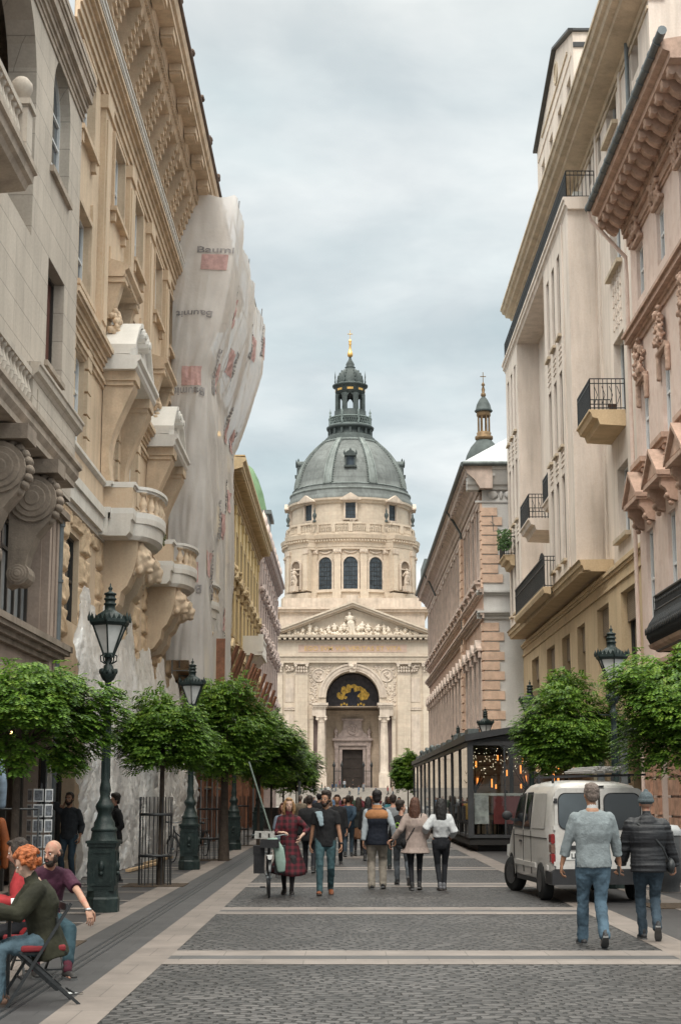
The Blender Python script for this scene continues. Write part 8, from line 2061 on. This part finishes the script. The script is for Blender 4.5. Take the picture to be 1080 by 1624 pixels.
person('grey haired man in pale grey sweater and blue jeans walking past the white van',(2.93,19.15,0),.05,1.92,False,'tan',feet=((-.10,.22,0,0),(.05,-.30,.02,.55)),hands=((-.36,.08,.92),(.35,.10,.90,(.1,.25,-1),(-1,.2,0),1.1)),hair=('short','grey'),hyaw=.15,build=1.12,vox=.0105,
  top=[dict(name='sweater',mat=fabric('pale_grey_knit',(.27,.31,.325),.07,8,.5,45),e=.020,sleeve=.80,hem=-.06,disp=(.010,11,.8))],bottom=('trousers',denimw,.016),shoes=(.03,.03,.032),extra=phone,elbow=((-1,-.8,0),(1,-.8,0)))
def sling(T,j):
    TP=j['TP'];s=j['s']; m=MB()
    for z in range(9): pass
    m.loft([TP(-.14,-.13,.50),TP(.02,-.17,.38),TP(.16,-.16,.20),TP(.25,-.05,.02)],[(.013,.005)]*4,(1,0,0),6,cap=False); m.ell(TP(.27,.02,-.02),(.06,.12,.10),10,7); m.build('sling_bag',ST['iron'],T)
pf=M('black_padded_nylon',(.010,.011,.014),.6,.2,6,.3,25,spec=.5)
def quilt(T,j):
    sling(T,j)
    for k in range(9): pass
person('man in grey knitted cap and black padded jacket walking away at the right',(3.74,20.1,0),-.05,1.80,False,'fair',feet=((-.07,-.02,0,0),(.06,-.36,.03,.75)),hands=((-.34,.03,.84),(.38,.0,.78,(.1,.1,-1),(-1,.1,0),.9)),hat=(.12,.15,.165),build=1.08,vox=.0105,
  top=[dict(name='padded_jacket',mat=pf,e=.045,sleeve=.99,hem=-.10,collar=True,hood=True,disp=(.012,1.3,22),smooth=3)],bottom=('trousers',denimd,.012),shoes=(.02,.02,.022),extra=quilt)
# seated group
person('woman with curly orange red hair in dark olive blazer seated on the nearest folding chair',(-2.58,13.95,0),pi/2+.30,1.68,True,'pale',sit=True,pelvis=(0,-.02,.52),feet=((-.12,.40,0,0),(.10,.36,0,0)),hands=((-.20,.50,.80),(.16,.48,.78)),hair=('curly','red'),hpitch=-.3,lean=.27,build=1.10,vox=.0105,
  top=[dict(name='blazer',mat=fabric('dark_olive_velvet',(.030,.030,.017),.45,4,.4,20),e=.034,sleeve=.97,hem=-.15,collar=True,disp=(.012,10,.6))],bottom=('trousers',denim,.014),shoes=(.12,.07,.05),elbow=((-.5,-.5,-1),(.5,-.5,-1)))
person('woman in bright red top seated behind the red haired woman, mostly hidden',(-2.95,15.0,0),pi/2+.1,1.66,True,'fair',sit=True,pelvis=(0,0,.57),feet=((-.12,.34,0,0),(.10,.42,0,0)),hands=((-.2,.3,.80),(.12,.36,.80)),hair=('wavy','dark'),lean=.12,hpitch=-.2,
  top=[dict(name='red_top',mat=fabric('bright_red_knit',(.38,.03,.035),.1),e=.022,sleeve=.95,hem=-.08)],bottom=('trousers',blackj,.006),shoes=(.02,.02,.02))
def sock(T,j): 
    sm_=fabric('maroon_sock',(.10,.02,.035))
    for i in (0,1): m=MB(); a=j['ank'][i]; k=j['kn'][i]; m.loft([a.lerp(k,.0),a.lerp(k,.35)],[.043,.048],(1,0,0),10); m.build('maroon_sock',sm_,T)
    w=j['wr'][0]
    m=MB(); m.ell(w,(.038,.038,.018),10,6); m.build('steel_watch',M('watch_steel',(.4,.4,.4),.3,metal=.8),T)
person('balding bearded man in plum t-shirt seated with his arm resting on his knee',(-3.05,16.3,0),pi+.45,1.80,False,'fair',sit=True,pelvis=(0,0,.53),feet=((-.10,.62,0,0),(.16,.42,0,0)),hands=((-.30,.66,.62,(-.15,.5,-1),(.2,-1,-.3),.5),(.18,.40,.80)),hair=('bald','dark'),beard=True,lean=.42,hyaw=-.95,hpitch=.12,vox=.0105,
  top=[dict(name='plum_t_shirt',mat=fabric('plum_cotton',(.075,.022,.045),.12),e=.018,sleeve=.38,hem=-.06)],bottom=('trousers',fabric('teal_trousers',(.035,.075,.095),.3,5),.014,.72),shoes=(.02,.018,.017),extra=sock,kneebend=((-.5,1,.8),(.3,1,.8)),elbow=((-1,-.2,.3),None))
# by the plastic sheeting
def pack(T,j):
    m=MB(); m.ell(j['TP'](-.06,-.17,.30),(.15,.10,.22),10,8); m.build('backpack',blackc,T)
person('man in dark grey shirt standing by the wall touching his neck',(-5.60,32.6,0),pi-.2,1.84,False,'tan',feet=((-.10,.0,0,0),(.10,.06,0,0)),hands=((-.26,.10,.92),(.13,.06,1.52,(-.4,.1,1),(-1,0,0),.7)),hair=('short','dark'),beard=True,elbow=(None,(1,.2,-.4)),
  top=[dict(name='long_sleeved_shirt',mat=fabric('charcoal_shirt',(.042,.045,.052),.12),e=.018,sleeve=.85,hem=-.06)],bottom=('trousers',denimd,.008),shoes=(.03,.025,.02),extra=pack)
person('man in black jacket in profile behind the nearest street lamp',(-4.72,33.0,0),pi/2+.35,1.80,False,'fair',feet=((-.10,-.06,0,0),(.10,.08,0,0)),hands=((-.22,.12,.95),(.24,.16,.93)),hair=('tuft','dark'),hyaw=.2,
  top=[dict(name='jacket',mat=blackc,e=.028,sleeve=.95,hem=-.14,collar=True)],bottom=('trousers',blackj,.012),shoes=(.03,.03,.03))
# strolling crowd farther off
G='people strolling farther up the street'
def crowd(label,x,y,yaw,H,fem,skin,hair,tops,bot,shoes=(.03,.03,.03),v=.022,**k):
    q=random.Random(int(x*100+y*10)); d=q.uniform(.10,.22)*q.choice((-1,1))
    return person(label,(x,y,0),yaw,H,fem,skin,feet=((-.09,d,0,.2 if d<0 else 0),(.09,-d,0,.2 if d>0 else 0)),hair=hair,top=tops,bottom=bot,shoes=shoes,vox=v,group=G,**k)
def tp(name,col,e=.02,sl=.9,hem=-.08,**k): return [dict(name=name,mat=fabric('%s_cloth_%d'%(name,len(bpy.data.materials)),col,.12),e=e,sleeve=sl,hem=hem,disp=None,**k)]
tr=lambda mt,s=.01:('trousers',mt,s)
crowd('person in long black coat walking away between the couple in front',-.83,37.0,0,1.78,False,'fair',('short','dark'),tp('coat',(.016,.016,.018),.04,.98,-.2),tr(blackj))
crowd('woman in blue patterned blouse half hidden behind the bicycle',-1.38,35.5,pi,1.62,True,'fair',('wavy','brown'),tp('blouse',(.20,.24,.30),.02,.5,-.05),tr(denimd))
crowd('man in black top facing the camera behind the bearded man',-.22,41.5,pi,1.80,False,'tan',('short','dark'),tp('pullover',(.02,.02,.022)),tr(blackj))
crowd('man in dark blue denim shirt with hands clasped behind his back',.08,46.5,0,1.78,False,'tan',('short','dark'),tp('denim_shirt',(.035,.065,.10)),tr(denimd),hands=((-.06,-.2,.95),(.06,-.2,.97)))
crowd('woman with dark bag and brown skirt beside the denim shirt man',.38,47.5,0,1.72,True,'fair',('long','dark'),tp('jacket',(.03,.035,.035)),('skirt',fabric('tan_skirt',(.22,.11,.06)),0,.5,.21,tightm))
crowd('man in maroon shirt with arms raised taking a photograph',.78,50,0,1.78,False,'tan',('bald','dark'),tp('shirt',(.13,.02,.03)),tr(denimd),hands=((-.15,.35,1.5),(.15,.35,1.5)))
crowd('person in black carrying a bag just left of the navy vest',.62,44,0,1.74,True,'fair',('long','black'),tp('coat',(.016,.016,.018),.035,.98,-.2),tr(blackj))
crowd('man in light grey t-shirt with a dark strap across his back',1.14,38.5,0,1.80,False,'fair',('short','dark'),tp('t_shirt',(.24,.25,.26),.024,.35),tr(fabric('dark_green_trousers',(.03,.045,.045))),build=1.1)
crowd('person in pale blue shirt beyond the light grey t-shirt',1.02,52,0,1.74,False,'fair',('short','brown'),tp('shirt',(.30,.38,.42)),tr(denimd))
crowd('woman in white top facing the camera left of centre',-.55,53,pi,1.68,True,'pale',('wavy','blond'),tp('top',(.5,.5,.5),.02,.6),tr(denim))
crowd('tall man in dark jacket beyond the woman in white',-.95,57,0,1.84,False,'fair',('short','black'),tp('jacket',(.03,.03,.035)),tr(blackj))
crowd('person in red jacket far off at the centre',-.05,62,pi,1.70,True,'fair',('wavy','dark'),tp('jacket',(.22,.03,.03)),tr(blackj))
crowd('man in beige coat far off to the left',-1.7,60,0,1.78,False,'fair',('short','grey'),tp('coat',(.28,.23,.17),.035,.98,-.2),tr(blackj))
crowd('person in turquoise jacket far off right of centre',1.75,64,0,1.72,True,'fair',('wavy','brown'),tp('jacket',(.06,.22,.26)),tr(denimd))
crowd('person in mustard coat far off near the pavilion',2.4,72,pi,1.70,True,'fair',('long','dark'),tp('coat',(.36,.22,.05),.035,.98,-.2),tr(blackj),v=.03)
cl=[(.4,.4,.42),(.05,.06,.10),(.30,.05,.05),(.10,.11,.12),(.45,.42,.36),(.03,.03,.03),(.10,.16,.25),(.35,.20,.14),(.5,.5,.48),(.08,.12,.09),(.24,.24,.25),(.20,.08,.12)]
nm=['pale grey','navy','dark red','charcoal','cream','black','mid blue','rust','white','bottle green','ash grey','wine']
q=random.Random(77); W=['near the left trees','just left of the centre line','on the centre line','right of the centre line','beside the pavilion','at the steps end of the street']
src=[]
for k in range(24):
    y=68+k*5.2+q.uniform(-1,1); x=(-1.6,1.2,.2,2.4,-.7,1.8,-2.0)[k%7]+q.uniform(-.3,.3)*1.2; x*=1+max(0,(y-100))/90; c=cl[k%12]
    w_=W[0 if x<-1.2 else 1 if x<-.2 else 2 if x<.7 else 3 if x<1.9 else 4]
    if k<6: o=crowd('small distant person in %s top %s'%(nm[k%12],w_),x,y,q.choice((0,pi)),q.uniform(1.62,1.84),k%2==0,'fair',(('long','dark'),('short','dark'),('wavy','brown'))[k%3],tp('top',c),tr((blackj,denimd,denim)[k%3]),v=.03); src.append(o)
    else:
        o=copy_tree(src[k%6]); o.location=(x,y,0); o.rotation_euler=(0,0,q.choice((0,pi))+q.uniform(-.4,.4)); f=q.uniform(.95,1.06); o.scale=(f,f,f)
        for ch in children(o):
            if ch.name.startswith('top'):
                ch.data=ch.data.copy(); ch.data.materials[0]=fabric('far_cloth_%d'%k,c,.1)
        o['label']='tiny figure in %s top %s, %s'%(nm[k%12],w_,('in the middle distance','far down the street')[k>15])
# people sitting and standing on the church steps
for k in range(16):
    y=262.4+.42*q.choice((9,12,15)); st=int((y-262.2)/.42+.01); x=(-3.4,-2.9,-2.2,-1.6,-1.0,.6,-4.0,7.0,7.8,-.2,1.2,3.0,-5.4,9,5.0,2.2)[k]
    o=copy_tree(src[(k+2)%6]); o.location=(x,y+.2,(st+1)*3.0/17); o.rotation_euler=(0,0,q.uniform(0,6)); f=q.uniform(.9,1.0); o.scale=(f,f,f)
    for ch in children(o):
        if ch.name.startswith('top'): ch.data=ch.data.copy(); ch.data.materials[0]=fabric('step_cloth_%d'%k,cl[(k*5+3)%12],.1)
    o['label']='tiny figure in %s standing on the church steps, %s'%(nm[(k*5+3)%12],'left of the door' if x<-.6 else 'in front of the door' if x<3.2 else 'right of the door'); o['group']='people on the church steps'
# silhouettes inside the pavilion
for k,(x,y) in enumerate(((5.35,53.5),(4.4,54.2),(6.0,55.3))):
    o=copy_tree(src[(k*2+1)%6]); o.location=(x,y,.42-.25*(k!=0)*1.0+(.0)); o.rotation_euler=(0,0,k*2.0); o.scale=(.95,.95,.86 if k else .93)
    for ch in children(o):
        if ch.name.startswith('top'): ch.data=ch.data.copy(); ch.data.materials[0]=blackc
    o['label']=('dark figure standing at a table inside the pavilion','dark diner at the left front of the pavilion','dark diner at the back of the pavilion')[k]; o['group']='diners in the pavilion'
# ------------------------------------------------------------------ parts that hold far apart pieces become separate parts
def split_far():
    names={'sleeve','balcony_rail','cornice','window_pediment','gilded_lantern','cupola','stretcher','curved_rail','aerial','balcony_slab','gable_ornament','print','window_surround','quoin','gable_cornice','rusticated_pier','moulding','ornament','sill','bay_sill','husk_garland','ledge','balustrade','urn','carved_relief','drum_capital','drum_pier','iron_fence','white_ledge','pale_band','pilaster','window_sill','fruit_garland','timber_post','plank','column','shopfront_frame','attic_coping','pilaster_strip','antenna','drain','pale_stone_bands','roof_equipment','rusticated_block','raw_prop','gilded_finial','lantern_gallery','wall_panel','upright_bar','hoop','post','leg','deck','tube','standard_tip','hinge','door_seam','door_surround','handle','legs','capital','pipe_bundle','crossbar','reg'}
    for o in [o for o in bpy.data.objects if o.type=='MESH' and o.parent is not None and o.name.split('.')[0] in names and o.data.users==1]:
        me=o.data; n=len(me.vertices)
        if n>60000: continue
        par=list(range(n))
        def find(a):
            while par[a]!=a: par[a]=par[par[a]]; a=par[a]
            return a
        for e in me.edges:
            a,b=find(e.vertices[0]),find(e.vertices[1])
            if a!=b: par[a]=b
        isl={}
        for i in range(n): isl.setdefault(find(i),[]).append(i)
        ks=list(isl)
        if len(ks)<2 or len(ks)>500: continue
        bb=[]
        for k in ks:
            c=[me.vertices[i].co for i in isl[k]]; bb.append((Vector((min(v.x for v in c),min(v.y for v in c),min(v.z for v in c))),Vector((max(v.x for v in c),max(v.y for v in c),max(v.z for v in c)))))
        m=len(ks); gp=list(range(m))
        def gf(a):
            while gp[a]!=a: gp[a]=gp[gp[a]]; a=gp[a]
            return a
        dg_=[(b-a).length for a,b in bb]
        for i in range(m):
            for j in range(i+1,m):
                g=[max(0,bb[i][0][k]-bb[j][1][k],bb[j][0][k]-bb[i][1][k]) for k in range(3)]
                if math.sqrt(g[0]**2+g[1]**2+g[2]**2)<.5*max(dg_[i],dg_[j])*(.22 if max(dg_[i],dg_[j])>12 else .8):
                    a,b=gf(i),gf(j)
                    if a!=b: gp[a]=b
        groups={}
        for i in range(m): groups.setdefault(gf(i),[]).append(i)
        if not 2<=len(groups)<=60: continue
        vg={}
        for gi,(k,mem) in enumerate(groups.items()):
            for i in mem:
                for v in isl[ks[i]]: vg[v]=gi
        polys=[[] for _ in groups]
        for p in me.polygons: polys[vg[p.vertices[0]]].append(p)
        for gi,pl_ in enumerate(polys):
            if not pl_: continue
            mp={}; vs=[]; fs=[]; mi=[]; sm=[]
            for p in pl_:
                f=[]
                for v in p.vertices:
                    if v not in mp: mp[v]=len(vs); vs.append(tuple(me.vertices[v].co))
                    f.append(mp[v])
                fs.append(f); mi.append(p.material_index); sm.append(p.use_smooth)
            nm=bpy.data.meshes.new(me.name); nm.from_pydata(vs,[],fs)
            for mt in me.materials: nm.materials.append(mt)
            nm.polygons.foreach_set('material_index',mi); nm.polygons.foreach_set('use_smooth',sm); nm.update()
            if gi==0: first=nm
            else:
                c=bpy.data.objects.new(o.name.split('.')[0],nm); COL.objects.link(c); c.parent=o.parent; c.location=o.location; c.rotation_euler=o.rotation_euler; c.scale=o.scale
        o.data=first
split_far()
print("done")
